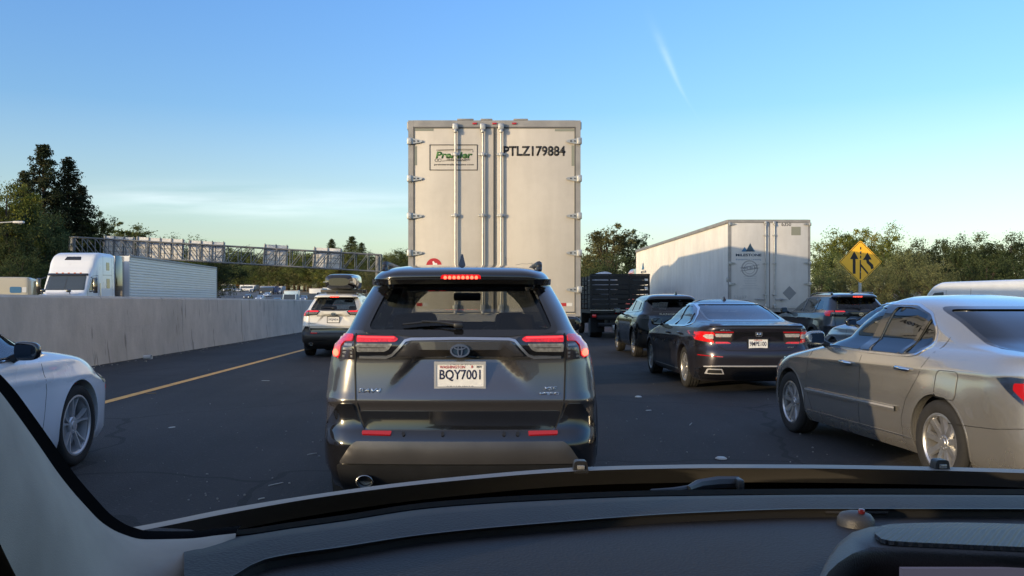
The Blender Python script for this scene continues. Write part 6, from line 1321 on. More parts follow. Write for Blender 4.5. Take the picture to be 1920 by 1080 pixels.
def far_car(px, Y, cm, label, rz=0.0, ang=0.0):
    c = at(px, Y, 568); r = empty('car', (c.x, Y, hgt(Y)), rz, label=label, cat='car', group='cars on the opposite carriageway far ahead')
    secs = [(0, .50, .80, .30), (.3, .78, .86, .35), (1.0, .95, .90, .40), (1.6, 1.32, .86, .62), (2.2, 1.45, .84, .70), (3.0, 1.44, .84, .70), (3.7, 1.2, .86, .55), (4.2, .98, .88, .42), (4.6, .7, .82, .3)]
    V = []; n = 0; Fc = []
    for y, zt, hw, tw in secs:
        V += [(-hw, y, .28), (-hw, y, min(.85, zt*.85)), (-tw, y, zt), (tw, y, zt), (hw, y, min(.85, zt*.85)), (hw, y, .28)]
    for i in range(len(secs)-1):
        for j in range(5): a = i*6+j; Fc.append((a, a+6, a+7, a+1))
    Fc += [(0, 1, 2, 3, 4, 5), tuple(reversed([(len(secs)-1)*6+j for j in range(6)]))]
    me = mesh(V, Fc); bm = bmesh.new(); bm.from_mesh(me); bmesh.ops.recalc_face_normals(bm, faces=list(bm.faces)); bm.to_mesh(me); bm.free(); link('body', me, cm, r, 50)
    MB().prism([(-.72, .94), (.72, .94), (.60, 1.36), (-.60, 1.36)], 0, .01, 'y'); 
    w_ = MB(); w_.add([(-.74, 1.02, .93), (.74, 1.02, .93), (.60, 1.58, 1.33), (-.60, 1.58, 1.33)], [(0, 1, 2, 3)]); w_.build('windshield', MATS['truck_glass'], r)
    for s in (-1, 1):
        MB().lathe([(.001, -.03), (.10, -.02), (.11, .05)], (s*.6, .18, .66), 'y', 12).build('headlight', MATS['headlight_glass'], r)
        for y in (.85, 3.6): MB().lathe([(.05, -.1), (.31, -.1), (.33, 0), (.31, .1), (.05, .1)], (s*.76, y, .33), 'x', 16).build('wheel', rubber, r)
    return r
cw = principled('car_white', (.6, .6, .6), .3, coat=1); cdk = principled('car_dark', (.02, .025, .03), .25, coat=1); csl = principled('car_silver', (.3, .31, .32), .3, .5, coat=1)
for px, Y, cm, lb in [(398, 118, cw, 'white car low against the ribbed trailer'), (409, 122, cdk, 'dark car next to the ribbed trailer'), (433, 112, csl, 'silver car with bright lamps between the two nearest gaps over the wall'), (452, 114, cw, 'white car under the broad white truck'), (461, 230, cdk, 'dark car with two bright lamps under the orange roof'), (474, 120, cw, 'pale car below and left of the blue truck'),
                      (484, 215, cw, 'white car touching the blue truck from the left'), (515, 170, cdk, 'dark car with lit lamps left of the pale blue cab'), (560, 150, cdk, 'dark car right of the pale blue cab'), (567, 205, csl, 'silver car between the pale blue cab and the white box truck')]:
    far_car(px, Y, cm, lb)
for k, (px, Y, cm) in enumerate([(417, 400, cw), (425, 395, cdk), (432, 400, cw), (440, 385, cdk), (447, 375, csl), (403, 420, csl), (470, 340, cdk), (498, 262, cw)]):
    far_car(px, Y, cm, ['small white car on the rise under the farthest truck, left', 'small dark car on the rise under the farthest truck', 'small white car on the rise right of the farthest truck', 'small dark car left of the broad white truck', 'small silver car left of the broad white truck', 'leftmost small silver car on the rise', 'small dark car under the right end of the broad white truck', 'white car in front of the blue truck'][k])
# house with an orange roof among the far trees
hp = at(447, 500, 531); r = empty('house', (hp.x, 500, hgt(500)), label='small house with an orange tiled roof among the far trees', cat='house')
MB().bb(-5, 5, 0, 8, 0, 2.4).build('wall', principled('house_wall', (.45, .36, .26), .8), r); MB().prism([(-6.5, 2.3), (6.5, 2.3), (3.5, 5.0), (-3.5, 5.0)], -.6, 8.6, 'y').build('roof', principled('orange_tiles', (.55, .18, .06), .8, vary=(1, .3)), r)
MB().bb(-3, -1.6, -.02, .02, .9, 2.0).build('window', MATS['truck_glass'], r); MB().bb(1.4, 2.8, -.02, .02, .9, 2.0).build('window', MATS['truck_glass'], r)
# ---------------------------------------------------------------- trees
def leaf_mat(name, c0, c1, c2):
    m = bpy.data.materials.new(name); m.use_nodes = True; t = m.node_tree; t.nodes.clear(); o = N(t, 'ShaderNodeOutputMaterial'); g = N(t, 'ShaderNodeAttribute', attribute_name='tint'); cr = N(t, 'ShaderNodeValToRGB')
    cr.color_ramp.elements[0].color = (*c0, 1); cr.color_ramp.elements[1].color = (*c2, 1); e = cr.color_ramp.elements.new(.5); e.color = (*c1, 1); t.links.new(g.outputs['Fac'], cr.inputs[0])
    oi = N(t, 'ShaderNodeObjectInfo'); hs = N(t, 'ShaderNodeHueSaturation'); mr = N(t, 'ShaderNodeMapRange'); mr.inputs[3].default_value = .465; mr.inputs[4].default_value = .505; t.links.new(oi.outputs['Random'], mr.inputs[0]); t.links.new(mr.outputs[0], hs.inputs['Hue'])
    mv = N(t, 'ShaderNodeMapRange'); mv.inputs[3].default_value = 1.05; mv.inputs[4].default_value = 1.6; t.links.new(M('FRACT', M('MULTIPLY', oi.outputs['Random'], 7.3, tree=t), tree=t), mv.inputs[0]); t.links.new(mv.outputs[0], hs.inputs['Value']); t.links.new(cr.outputs[0], hs.inputs['Color'])
    d = N(t, 'ShaderNodeBsdfDiffuse'); tr = N(t, 'ShaderNodeBsdfTranslucent'); mx = N(t, 'ShaderNodeMixShader'); mx.inputs[0].default_value = .35
    t.links.new(hs.outputs[0], d.inputs[0]); t.links.new(hs.outputs[0], tr.inputs[0]); t.links.new(d.outputs[0], mx.inputs[1]); t.links.new(tr.outputs[0], mx.inputs[2]); t.links.new(mx.outputs[0], o.inputs[0]); return m
bark = principled('bark', (.07, .05, .038), .95, vary=(3, .4), bump=(8, .8))
leaf_olive = leaf_mat('olive_leaves', (.045, .066, .024), (.08, .105, .036), (.15, .165, .06)); leaf_dark = leaf_mat('dark_leaves', (.026, .042, .02), (.05, .07, .032), (.09, .105, .048)); leaf_conif = leaf_mat('needle_leaves', (.012, .020, .013), (.030, .040, .022), (.08, .075, .04)); leaf_lime = leaf_mat('lime_leaves', (.06, .08, .018), (.13, .155, .035), (.24, .235, .07)); leaf_grey = leaf_mat('dusty_leaves', (.06, .072, .036), (.105, .12, .055), (.18, .185, .085))
def leaf_cloud(rng, C, Rr, cnt, size, flat=.75, out=None):
    """leaf quads in clumps; C centres, Rr radii"""
    Vs = []; Fs = []; Ts = []
    k = 0
    for c, r, t0, n in zip(C, Rr, rng.random(len(C)), cnt):
        d = rng.normal(size=(n, 3)); d /= np.linalg.norm(d, axis=1)[:, None]; rad = r*rng.random(n)**.45
        P = np.array(c)+d*rad[:, None]*np.array([1, 1, flat])+rng.normal(size=(n, 3))*r*.22
        nrm = d+rng.normal(size=(n, 3))*.55+np.array([0, 0, .35]); nrm /= np.linalg.norm(nrm, axis=1)[:, None]
        a = np.cross(nrm, rng.normal(size=(n, 3))); a /= np.maximum(np.linalg.norm(a, axis=1), 1e-6)[:, None]; b = np.cross(nrm, a)
        s = size*(.6+.8*rng.random(n))[:, None]
        q = np.stack([P-a*s, P-b*s*.55+nrm*s*.15, P+a*s, P+b*s*.55+nrm*s*.15], 1).reshape(-1, 3)
        Vs.append(q); Fs += [(k+4*i, k+4*i+1, k+4*i+2, k+4*i+3) for i in range(n)]; Ts.append(np.repeat(np.clip(t0*.62+rng.random(n)*.22+.08, 0, 1), 4)); k += 4*n
    return np.vstack(Vs), Fs, np.concatenate(Ts)
def crown_mesh(V, Fc, T):
    me = bpy.data.meshes.new('crown'); me.from_pydata(V.tolist(), [], Fc); a = me.attributes.new('tint', 'FLOAT', 'POINT'); a.data.foreach_set('value', T.astype(np.float32)); me.update(); return me
def broad(seed, H=10, Rw=4.5, trunk=.25, nclump=120, leaves=105, size=.095, base=.22, open_=.0, tall=1.0):
    rng = np.random.default_rng(seed); C = []; Rr = []
    lobes = [(rng.normal(0, .34)*Rw, rng.normal(0, .34)*Rw, H*(base+(1-base)*(.25+.62*rng.random()))) for _ in range(7)]; lobes.append((0, 0, H*.78))
    while len(C) < nclump:
        lx, ly, lz = lobes[rng.integers(len(lobes))]; d = rng.normal(size=3); d /= np.linalg.norm(d); rr = Rw*(.32+.22*rng.random())
        p = np.array([lx, ly, lz])+d*rr*np.array([1, 1, .8*tall]); f = (p[2]/H)
        if f > 1.0 or f < base*.8 or math.hypot(p[0], p[1]) > Rw*1.05*math.sqrt(max(.02, 1-((f-.5)/.56)**2)): continue
        C.append(p); Rr.append(Rw*(.07+.20*rng.random()**1.3))
    V, Fc, T = leaf_cloud(rng, C, Rr, [int(leaves*(.6+.8*rng.random())) for _ in C], size)
    tk = MB(); tk.tube([(0, 0, -.3), (.05, .02, H*.18), (-.06, .05, H*.4), (0, 0, H*.62), (.05, 0, H*.85)], [trunk*1.25, trunk, trunk*.75, trunk*.45, trunk*.12], 9)
    for i in range(0, len(C), 3):
        p = C[i]; z0 = min(p[2]*.62, H*.6); mid = (p[0]*.45, p[1]*.45, z0+(p[2]-z0)*.35); tk.tube([(0, 0, z0*.8), mid, tuple(p)], [trunk*.3, trunk*.17, trunk*.04], 5, cap=False)
    me = mesh(tk.v, tk.f); me.polygons.foreach_set('use_smooth', [True]*len(me.polygons)); me.materials.append(bark); return me, crown_mesh(V, Fc, T)
def conifer(seed, H=20, Rw=4.2, dens=1.0):
    rng = np.random.default_rng(seed); C = []; Rr = []; tk = MB().tube([(0, 0, -.3), (0, 0, H*.5), (.05, 0, H*.99)], [.38, .22, .03], 8); z = H*.10
    while z < H*.985:
        f = 1-z/H; rad = Rw*(f**.72)*(.72+.5*rng.random()); n = rng.integers(3, 6); q0 = rng.random()*6.3
        for k in range(n):
            q = q0+k*2*math.pi/n+rng.normal()*.3; L_ = rad*(.65+.5*rng.random()); end = np.array([math.cos(q)*L_, math.sin(q)*L_, z-L_*.10+rng.normal()*.15]); tk.tube([(0, 0, z), tuple(end*np.array([.5, .5, 1])), tuple(end)], [.06*f+.02, .03, .012], 4, cap=False)
            m = max(2, int(L_/.55))
            for j in range(m): g = (j+.8)/m; C.append(np.array([end[0]*g, end[1]*g, z+(end[2]-z)*g-.08*rng.random()])); Rr.append(.26+.34*rng.random()*(1-g*.4)+.12)
        z += .34+.38*rng.random()
    C.append(np.array([0, 0, H*.985])); Rr.append(.22)
    V, Fc, T = leaf_cloud(rng, C, Rr, [int(34*dens) for _ in C], .14, .6); me = mesh(tk.v, tk.f); me.materials.append(bark); return me, crown_mesh(V, Fc, T)
PROT = dict(a=broad(1, 10, 4.6), b=broad(2, 10, 4.0, tall=1.2, nclump=120), c=broad(3, 9, 5.2, nclump=130), d=broad(4, 10, 3.0, nclump=75, leaves=70, base=.28, tall=1.3), e=broad(5, 8, 5.5, nclump=150, leaves=90, base=.03), c1=conifer(6, 20, 5.4, 1.2), c2=conifer(7, 20, 4.6, 1.2))
MESHES = {}
def tree(kind, x, y, s, lm, label, sx=1.0, rz=None, z=None, name='tree', cat='tree', group=None):
    tm, cm = PROT[kind]; key = (kind, lm.name)
    if key not in MESHES: c = cm.copy(); c.materials.clear(); c.materials.append(lm); MESHES[key] = c
    r = empty(name, (x, y, hgt(y) if z is None else z), rz if rz is not None else (x*1.7+y) % 6.28, label=label, cat=cat, group=group); r.scale = (s*sx, s*sx, s)
    a = bpy.data.objects.new('trunk', tm); b = bpy.data.objects.new('crown', MESHES[key])
    for o in (a, b): col.objects.link(o); o.parent = r
    return r
def tree_px(kind, px, Y, pytop, lm, label, **k):
    H0 = {'a': 10, 'b': 10, 'c': 9, 'd': 10, 'e': 8, 'c1': 20, 'c2': 20}[kind]; p = at(px, Y, pytop); s = (p.z-hgt(Y))/(H0*1.0); return tree(kind, p.x, Y, s, lm, label, **k)
GL = 'trees beyond the oncoming truck'; CT = 'conifer_tree'
tree_px('c1', 82, 112, 268, leaf_conif, 'tallest dark conifer at the left with a pointed top', name=CT, sx=1.15, group=GL)
tree_px('c2', 128, 115, 292, leaf_conif, 'second tallest dark conifer, just right of the tallest', name=CT, sx=1.3, group=GL)
tree_px('c2', 45, 95, 318, leaf_conif, 'dark conifer left of the tallest one', name=CT, sx=1.1, group=GL)
tree_px('c1', 152, 118, 345, leaf_conif, 'broad dark conifer on the right flank of the left clump', name=CT, sx=1.15, group=GL)
tree_px('c1', 108, 113, 352, leaf_conif, 'dark conifer filling below the two tallest tops', name=CT, sx=1.15, group=GL)
tree_px('b', 12, 78, 330, leaf_lime, 'yellow green leafy tree at the left edge', sx=.8, group=GL); tree_px('c', 62, 80, 392, leaf_dark, 'dark green broad tree low at the left above the van', sx=.75, group=GL); tree_px('a', -30, 84, 345, leaf_olive, 'olive tree cut by the left edge', group=GL)
tree_px('a', 28, 76, 420, leaf_dark, 'dark tree directly above the yellow van', sx=.9, group=GL); tree_px('e', 95, 112, 440, leaf_dark, 'low dark tree behind the oncoming cab', sx=1.0, group=GL); tree_px('d', 178, 118, 398, leaf_olive, 'slim tree sloping down right of the conifers', sx=1.0, group=GL)
tree_px('a', 160, 118, 425, leaf_dark, 'dark tree above the left end of the gantry', group=GL); tree_px('e', 40, 74, 478, leaf_dark, 'dark bush behind the yellow van', group=GL); tree_px('e', 10, 82, 455, leaf_dark, 'low dark bush tree at the far left', group=GL)
tree_px('d', 242, 190, 418, leaf_olive, 'lone tree top rising above the gantry left of its middle', sx=1.5); tree_px('e', 348, 200, 447, leaf_olive, 'small crown peeping over the gantry middle')
random.seed(11)
LM = [leaf_olive, leaf_dark, leaf_grey, leaf_olive, leaf_dark]
far = [(205, 240, 448, 'e'), (235, 250, 460, 'a'), (268, 245, 462, 'c'), (300, 240, 468, 'a'), (330, 235, 462, 'b'), (362, 180, 474, 'a'), (395, 185, 482, 'e'), (425, 520, 490, 'b'), (446, 515, 478, 'a'), (466, 510, 484, 'c'), (486, 500, 490, 'b'), (505, 430, 487, 'a'), (523, 420, 482, 'c'), (541, 430, 478, 'b'), (560, 410, 476, 'a'), (578, 400, 485, 'c'), (597, 390, 484, 'a'), (616, 380, 476, 'b'), (640, 370, 478, 'a'), (668, 360, 480, 'b'), (690, 340, 486, 'a'), (712, 300, 488, 'c'), (735, 280, 482, 'a'), (758, 260, 476, 'b'), (780, 260, 474, 'c'), (438, 530, 470, 'b'), (600, 395, 500, 'e'), (552, 420, 505, 'e'), (500, 440, 508, 'e'), (645, 360, 502, 'e'), (700, 320, 505, 'e'), (760, 280, 500, 'e'), (455, 515, 508, 'e'), (415, 510, 498, 'c'), (400, 515, 490, 'b'), (640, 340, 470, 'b'), (740, 240, 490, 'a'), (722, 240, 505, 'e')]
random.seed(5)
for px in range(205, 800, 16):                # the lower storey of the same row
    far.append((px+random.uniform(-7, 7), 195 if px < 390 else 505-(px-390)*.55, random.uniform(497, 510), 'e'))
far = [(p, Y, t_, k_) for p, Y, t_, k_ in far]
far = [(p, Y, t_-(9 if p > 400 else 4), k_) for p, Y, t_, k_ in far]
cnt = {}; order = sorted(range(len(far)), key=lambda i: far[i][0])
ORD = 'first second third fourth fifth sixth seventh eighth ninth tenth eleventh twelfth thirteenth fourteenth fifteenth sixteenth seventeenth eighteenth nineteenth twentieth'.split()
for i in order:
    px, Y, pt_, kd = far[i]; lm = leaf_lime if px in (645, 541) else LM[i % 5]; cn = {leaf_olive.name: 'olive', leaf_dark.name: 'dark green', leaf_grey.name: 'dusty', leaf_lime.name: 'yellow green'}[lm.name]; st = 'low bushy tree' if pt_ > 486 else 'tall tree'
    k = cnt[(cn, st)] = cnt.get((cn, st), -1)+1
    tree_px(kd, px, Y, pt_, lm, f'{ORD[k]} {cn} {st} from the left in the row behind the gantry', sx=1.45 if Y > 300 else 1.25, group='trees of the far row behind the gantry')
for px, t_, k_, lb in [(622, 455, 'c2', 'leftmost of three conifer tops over the right end of the gantry'), (660, 450, 'c1', 'tallest of three conifer tops over the right end of the gantry'), (678, 462, 'c2', 'rightmost of three conifer tops over the right end of the gantry')]: tree_px(k_, px, 400, t_-8, leaf_dark, lb, name=CT, sx=1.5, group='conifers over the right end of the gantry')
# middle and right
GR = 'trees along the right side'
for px, Y, t_, kd, lm, sx, lb in [(1138, 78, 421, 'd', leaf_grey, 1.0, 'tall sparse tree between the two trailers'), (1178, 80, 432, 'd', leaf_grey, .8, 'slimmer sparse tree against the left end of the right trailer'), (1105, 85, 458, 'a', leaf_grey, .8, 'tree against the right edge of the tall trailer'), (1150, 70, 478, 'e', leaf_dark, .7, 'low dark tree above the stake bed truck'), (1215, 84, 470, 'a', leaf_olive, .8, 'tree hidden mostly by the side of the right trailer'),
    (1548, 74, 454, 'a', leaf_olive, .72, 'tree against the right edge of the right trailer'), (1580, 80, 430, 'b', leaf_lime, .62, 'bright green crown left of the diamond sign'), (1634, 82, 421, 'b', leaf_lime, .68, 'tallest yellow green crown behind the diamond sign'), (1668, 76, 452, 'a', leaf_olive, .6, 'tree right of the diamond sign'), (1600, 66, 486, 'e', leaf_grey, .62, 'low dusty tree under the diamond sign'), (1700, 66, 470, 'c', leaf_grey, .6, 'dusty tree right of the diamond sign post'),
    (1738, 70, 447, 'a', leaf_dark, .72, 'dark tree left above the white van'), (1778, 72, 441, 'b', leaf_dark, .6, 'dark crown above the roof of the white van, left'), (1818, 68, 437, 'a', leaf_dark, .7, 'highest dark crown above the white van'), (1858, 74, 462, 'c', leaf_grey, .6, 'dusty crown above the right end of the white van'), (1895, 68, 436, 'a', leaf_dark, .72, 'dark tree at the right edge'), (1940, 70, 440, 'b', leaf_dark, .8, 'dark tree cut by the right edge'),
    (1650, 60, 500, 'e', leaf_grey, .55, 'low bush behind the champagne saloon roof'), (1755, 60, 492, 'e', leaf_grey, .6, 'low bush just left of the white van'), (1850, 62, 484, 'e', leaf_dark, .7, 'low dark tree behind the white van'), (1540, 64, 505, 'e', leaf_dark, .5, 'low dark bush beside the right trailer'), (1910, 62, 490, 'e', leaf_dark, .7, 'low dark tree at the right edge'), (1690, 84, 492, 'c', leaf_olive, .7, 'olive tree low behind the sign post')]:
    tree_px(kd, px, Y, t_, lm, lb, sx=sx*1.45, group=GR)
# ---------------------------------------------------------------- our own car: what the windshield shows of it
own = empty('own_car', (.41, 0, 0), label='dark dashboard, hood edge and left pillar of the car we sit in', cat='car'); OX = Vector((.41, 0, 0))
def vis(px, py, drop): Y = drop*F/(py-568); return Vector(((px-903)/F*Y-.41, Y, CAM_Z-drop))
def row(pts, drop, xs):
    """a curve seen at these picture heights, lying drop metres below the camera"""
    P = np.array(pts, float); ys = pchip(P[:, 0], P[:, 1:2], np.clip(np.array(xs, float), P[0, 0], P[-1, 0]))[:, 0]
    dr = drop if callable(drop) else (lambda x: drop); return [vis(x, y, dr(x)) for x, y in zip(xs, ys)]
def loft(name, rows, mat, parent, smooth=40, flip=False, skirt=0.0):
    n = len(rows[0]); V = [v for r_ in rows for v in r_]; Fc = [(i*n+j, i*n+j+1, (i+1)*n+j+1, (i+1)*n+j) for i in range(len(rows)-1) for j in range(n-1)]
    if flip: Fc = [tuple(reversed(f)) for f in Fc]
    return link(name, mesh(V, Fc), mat, parent, smooth)
off = lambda r_, dy, dz: [p+Vector((0, dy, dz)) for p in r_]
def leather(name, c, rough=.5, scale=240, st=.35, spec=.5):
    m = bpy.data.materials.new(name); m.use_nodes = True; t = m.node_tree; b = t.nodes['Principled BSDF']; b.inputs['Base Color'].default_value = (*c, 1); b.inputs['Roughness'].default_value = rough; b.inputs['Specular IOR Level'].default_value = spec
    tcn = N(t, 'ShaderNodeTexCoord'); v = N(t, 'ShaderNodeTexVoronoi', feature='F1'); v.inputs['Scale'].default_value = scale; t.links.new(tcn.outputs['Object'], v.inputs['Vector']); n = N(t, 'ShaderNodeTexNoise'); n.inputs['Scale'].default_value = 7; n.inputs['Detail'].default_value = 6; t.links.new(tcn.outputs['Object'], n.inputs['Vector'])
    bp = N(t, 'ShaderNodeBump'); bp.inputs['Strength'].default_value = st; bp.inputs['Distance'].default_value = .002; t.links.new(v.outputs['Distance'], bp.inputs['Height']); t.links.new(bp.outputs[0], b.inputs['Normal'])
    mr = N(t, 'ShaderNodeMapRange'); mr.inputs[1].default_value = .3; mr.inputs[2].default_value = .7; mr.inputs[3].default_value = .8; mr.inputs[4].default_value = 1.25; t.links.new(n.outputs[0], mr.inputs[0]); s = N(t, 'ShaderNodeVectorMath', operation='SCALE'); s.inputs[0].default_value = c; t.links.new(mr.outputs[0], s.inputs['Scale']); t.links.new(s.outputs[0], b.inputs['Base Color'])
    mr2 = N(t, 'ShaderNodeMapRange'); mr2.inputs[3].default_value = rough-.08; mr2.inputs[4].default_value = rough+.12; t.links.new(n.outputs[0], mr2.inputs[0]); t.links.new(mr2.outputs[0], b.inputs['Roughness']); return m
dash_m = leather('dashboard_vinyl', (.022, .0215, .022), .6, spec=.35); trim_m = leather('dashboard_trim', (.026, .027, .03), .42, 500, .15); pill_m = leather('pillar_fabric', (.31, .28, .235), .8, 700, .12); hous_m = leather('binnacle_plastic', (.026, .027, .029), .45, 600, .2); frit = principled('black_frit', (.0015, .0015, .002), .9, spec=.03)
hood_m = principled('hood_paint', (.22, .21, .195), .55, .3, vary=(3, .1))
HX = list(np.linspace(235, 430, 14))+list(np.linspace(450, 2150, 60))
Hc = [(235, 991), (300, 979), (430, 953), (600, 925.5), (770, 903), (900, 890), (1000, 881.5), (1090, 876), (1200, 872.5), (1350, 870.5), (1500, 871), (1700, 874), (1920, 880), (2150, 890)]
crest = row(Hc, .355, HX); rear_e = row([(x, y+(9 if x < 500 else 7)) for x, y in Hc], .356, HX)
hood = loft('hood', [rear_e, crest, off(crest, .10, -.024), off(crest, .30, -.08), off(crest, .55, -.17), off(crest, .75, -.30), off(crest, .85, -.50), off(crest, .87, -.75)], hood_m, own, 60)
cow = row([(x, y+16) for x, y in Hc], .40, HX)
DX = HX
D1 = [(235, 1003), (330, 1006), (447, 1003), (540, 990), (640, 976), (800, 952), (1000, 938), (1250, 929), (1600, 926), (1920, 927), (2150, 932)]
base = row([(x, y-10) for x, y in D1], .318, HX); top_e = row(D1, .305, HX)
loft('cowl', [off(rear_e, -.004, -.03), off(cow, -.03, -.05), off(base, .06, -.08), off(base, .02, -.012), base, top_e, off(top_e, .0, -.10)], frit, own, 30)
# wiper resting on the cowl
def cw_pt(px, py, d=.335): return vis(px, py, d)
wa = MB(); wa.tube([cw_pt(1290, 917), cw_pt(1310, 909), cw_pt(1345, 905), cw_pt(1385, 904)], [.006, .010, .012, .011], 8); wa.tube([cw_pt(1220, 921), cw_pt(1262, 919), cw_pt(1300, 914)], [.004, .005, .006], 8); wa.box(cw_pt(1386, 907), (.012, .03, .02), bev=.004); wa.build('wiper', principled('wiper_black', (.03, .032, .035), .4), own)
for (px, py) in ((1088, 875), (1762, 873)):
    p = vis(px, py, .35); w_ = .017; nz_ = MB().prism(rounded([(-w_, -.012), (w_, -.012), (w_*.75, .014), (-w_*.75, .014)], .006), -.012, .012, 'y'); me = mesh(nz_.v, nz_.f); me.transform(Matrix.Translation(p)); nn = link('washer_nozzle', me, blackp, own, 40); MB().box(p+Vector((0, -.0135, .001)), (.016, .004, .009), bev=.0015).build('jet', lens_clear, nn)
# dashboard: top shelf, ridge, vent slot, main pad
DXs = [345, 380, 420]+list(np.linspace(447, 2200, 70))
edge = row([(345, 1012), (400, 1010), (447, 1005), (540, 991), (640, 977), (800, 953), (1000, 939), (1250, 930), (1600, 927), (1920, 928), (2200, 934)], .307, DXs)
R2 = [(345, 1122), (436, 1079), (493, 1048), (640, 1024), (800, 1000), (1050, 977), (1300, 960), (1541, 952.5), (1920, 953), (2200, 958)]
ridge = row(R2, .300, DXs); sh = lambda d: [(x, y+d*(1.0 if x > 700 else 1.35)) for x, y in R2]
mid1 = [a.lerp(b, .5)+Vector((0, 0, .006)) for a, b in zip(edge, ridge)]
loft('dashboard_shelf', [off(edge, .03, -.05), edge, mid1, ridge], dash_m, own, 60)
r2b = row(sh(6), .306, DXs); loft('dashboard_ridge', [ridge, off(ridge, -.004, .0), r2b], trim_m, own, 60)
slot0 = row(sh(6), .3065, DXs); slot1 = row(sh(15), .318, DXs)
loft('defrost_vent', [slot0, off(slot0, -.002, -.03), off(slot1, .0, -.03), slot1], seam, own, 20)
pad0 = row(sh(14.5), .3165, DXs); pads = [pad0]
for k, (dy, dz) in enumerate([(-.04, .003), (-.10, .004), (-.20, .0), (-.32, -.012), (-.44, -.035), (-.54, -.08), (-.58, -.16), (-.58, -.40)]): pads.append(off(pad0, dy, dz))
loft('dashboard', pads, dash_m, own, 60)
br = []                                         # bridges over the slot: ends of the two vents
for a, b in ((1548, 1665),):
    xs = list(np.linspace(a, b, 12)); loft('vent_bridge', [row(sh(5.5), .3045, xs), row(sh(10), .308, xs), row(sh(15), .3155, xs)], trim_m, own, 60)
p = vis(1602, 966, .300); sd = MB(); sd.lathe([(.025, -.014), (.0245, -.002), (.020, .006), (.011, .010), (.001, .0115)], (0, 0, 0), 'z', 24); me = mesh(sd.v, sd.f); me.transform(Matrix.Translation(p+Vector((0, -.004, -.002))) @ Matrix.Diagonal((1.0, 1, .8, 1))); ss = link('light_sensor', me, hous_m, own, 50)
MB().box(p+Vector((.004, -.014, .0085)), (.009, .008, .008), bev=.003).build('security_lamp', principled('dark_red_lamp', (.08, .008, .01), .2, coat=1), ss)
# left pillar trim
E1 = [(-620, 120, .60), (-300, 430, .70), (-120, 617, .80), (0, 738, .87), (35, 784, .90), (76, 841, .93), (116, 897, .96), (158, 946, .99), (193, 981, 1.02), (229, 1001, 1.05), (274, 1011.5, 1.08), (352, 1010, 1.11), (405, 1004, 1.125), (442, 1000, 1.13)]
def P3(px, py, Y): return Vector(((px-903)/F*Y-.41, Y, CAM_Z-(py-568)/F*Y))
def dens(L_, n=5):
    A = np.array(L_, float); t = np.arange(len(A)); return pchip(t, A, np.linspace(0, len(A)-1, (len(A)-1)*n+1))
e1 = dens(E1); c0 = [P3(*q) for q in e1]
gas = [P3(q[0]+n_[0], q[1]+n_[1], q[2]+.012) for q, n_ in zip(e1, [(6, -5)]*46+[(3, -7)]*200)]
loft('pillar_gasket', [[p+Vector((0, .02, 0)) for p in gas], gas, [p+Vector((0, .001, -.001)) for p in c0]], frit, own, 60)
inner = [(-1000, 200, .50), (-720, 420, .52), (-420, 560, .56), (-250, 680, .58), (-140, 800, .62), (-70, 900, .66), (-10, 1000, .70), (30, 1080, .74), (70, 1150, .78), (120, 1200, .82), (180, 1190, .86), (250, 1150, .92), (340, 1095, .99), (440, 1016, 1.118)]
i1 = dens(inner); ci = [P3(*q) for q in i1]; prow = [c0]
for f, bulge in ((.04, .012), (.12, .024), (.25, .032), (.42, .034), (.62, .028), (.82, .016), (1.0, 0)): prow.append([a.lerp(b, f)+Vector((.45, -.75, .48)).normalized()*bulge*min(1, (a-b).length*3.5) for a, b in zip(c0, ci)])
loft('pillar_trim', prow, pill_m, own, 70, flip=True)
loft('pillar_shade_sheet', [prow[-1], [p+Vector((-.01, .02, -.02)) for p in prow[-1]], [p+Vector((-.30, -.10, -.16)) for p in prow[-1]]], seam, own, 60)  # black sheet standing in for shade at the pillar's lower left
# lower left: door top, behind the pillar
dr = MB().bb(-1.15, -.86, -1.6, 1.02, .35, 1.02, bev=.05); dr.build('door_panel', hous_m, own)
# instrument binnacle at the lower right
BXs = [1537, 1545, 1555, 1572, 1598, 1631, 1697]+list(np.linspace(1740, 2250, 14))
bt = [(1537, 1080), (1545, 1060), (1555, 1042), (1572, 1018), (1598, 998), (1631, 988), (1697, 983), (1784, 981.5), (1920, 985), (2250, 1010)]
bf = [(1537, 1100), (1545, 1085), (1555, 1071), (1572, 1055), (1598, 1038), (1631, 1026), (1697, 1027), (1784, 1031), (1920, 1037), (2250, 1056)]
tb = row(bt, .235, BXs); tf = row(bf, .222, BXs); lip = row([(x, y+10) for x, y in bf], .226, BXs); low = row([(x, y+34) for x, y in bf], .238, BXs)
loft('instrument_binnacle', [off(tb, .02, -.06), off(tb, .006, -.008), tb, [a.lerp(b, .5)+Vector((0, 0, .004)) for a, b in zip(tb, tf)], tf, lip, low, off(low, .03, -.03), off(low, .08, -.07)], hous_m, own, 60)
IX = [1640, 1652, 1670]+list(np.linspace(1700, 2230, 20)); it = [(1640, 1000), (1652, 991), (1670, 988), (1700, 986.5), (1784, 985), (1920, 988), (2230, 1010)]; ib = [(1640, 1004), (1652, 1014), (1670, 1018), (1700, 1020), (1784, 1024), (1920, 1030), (2230, 1048)]
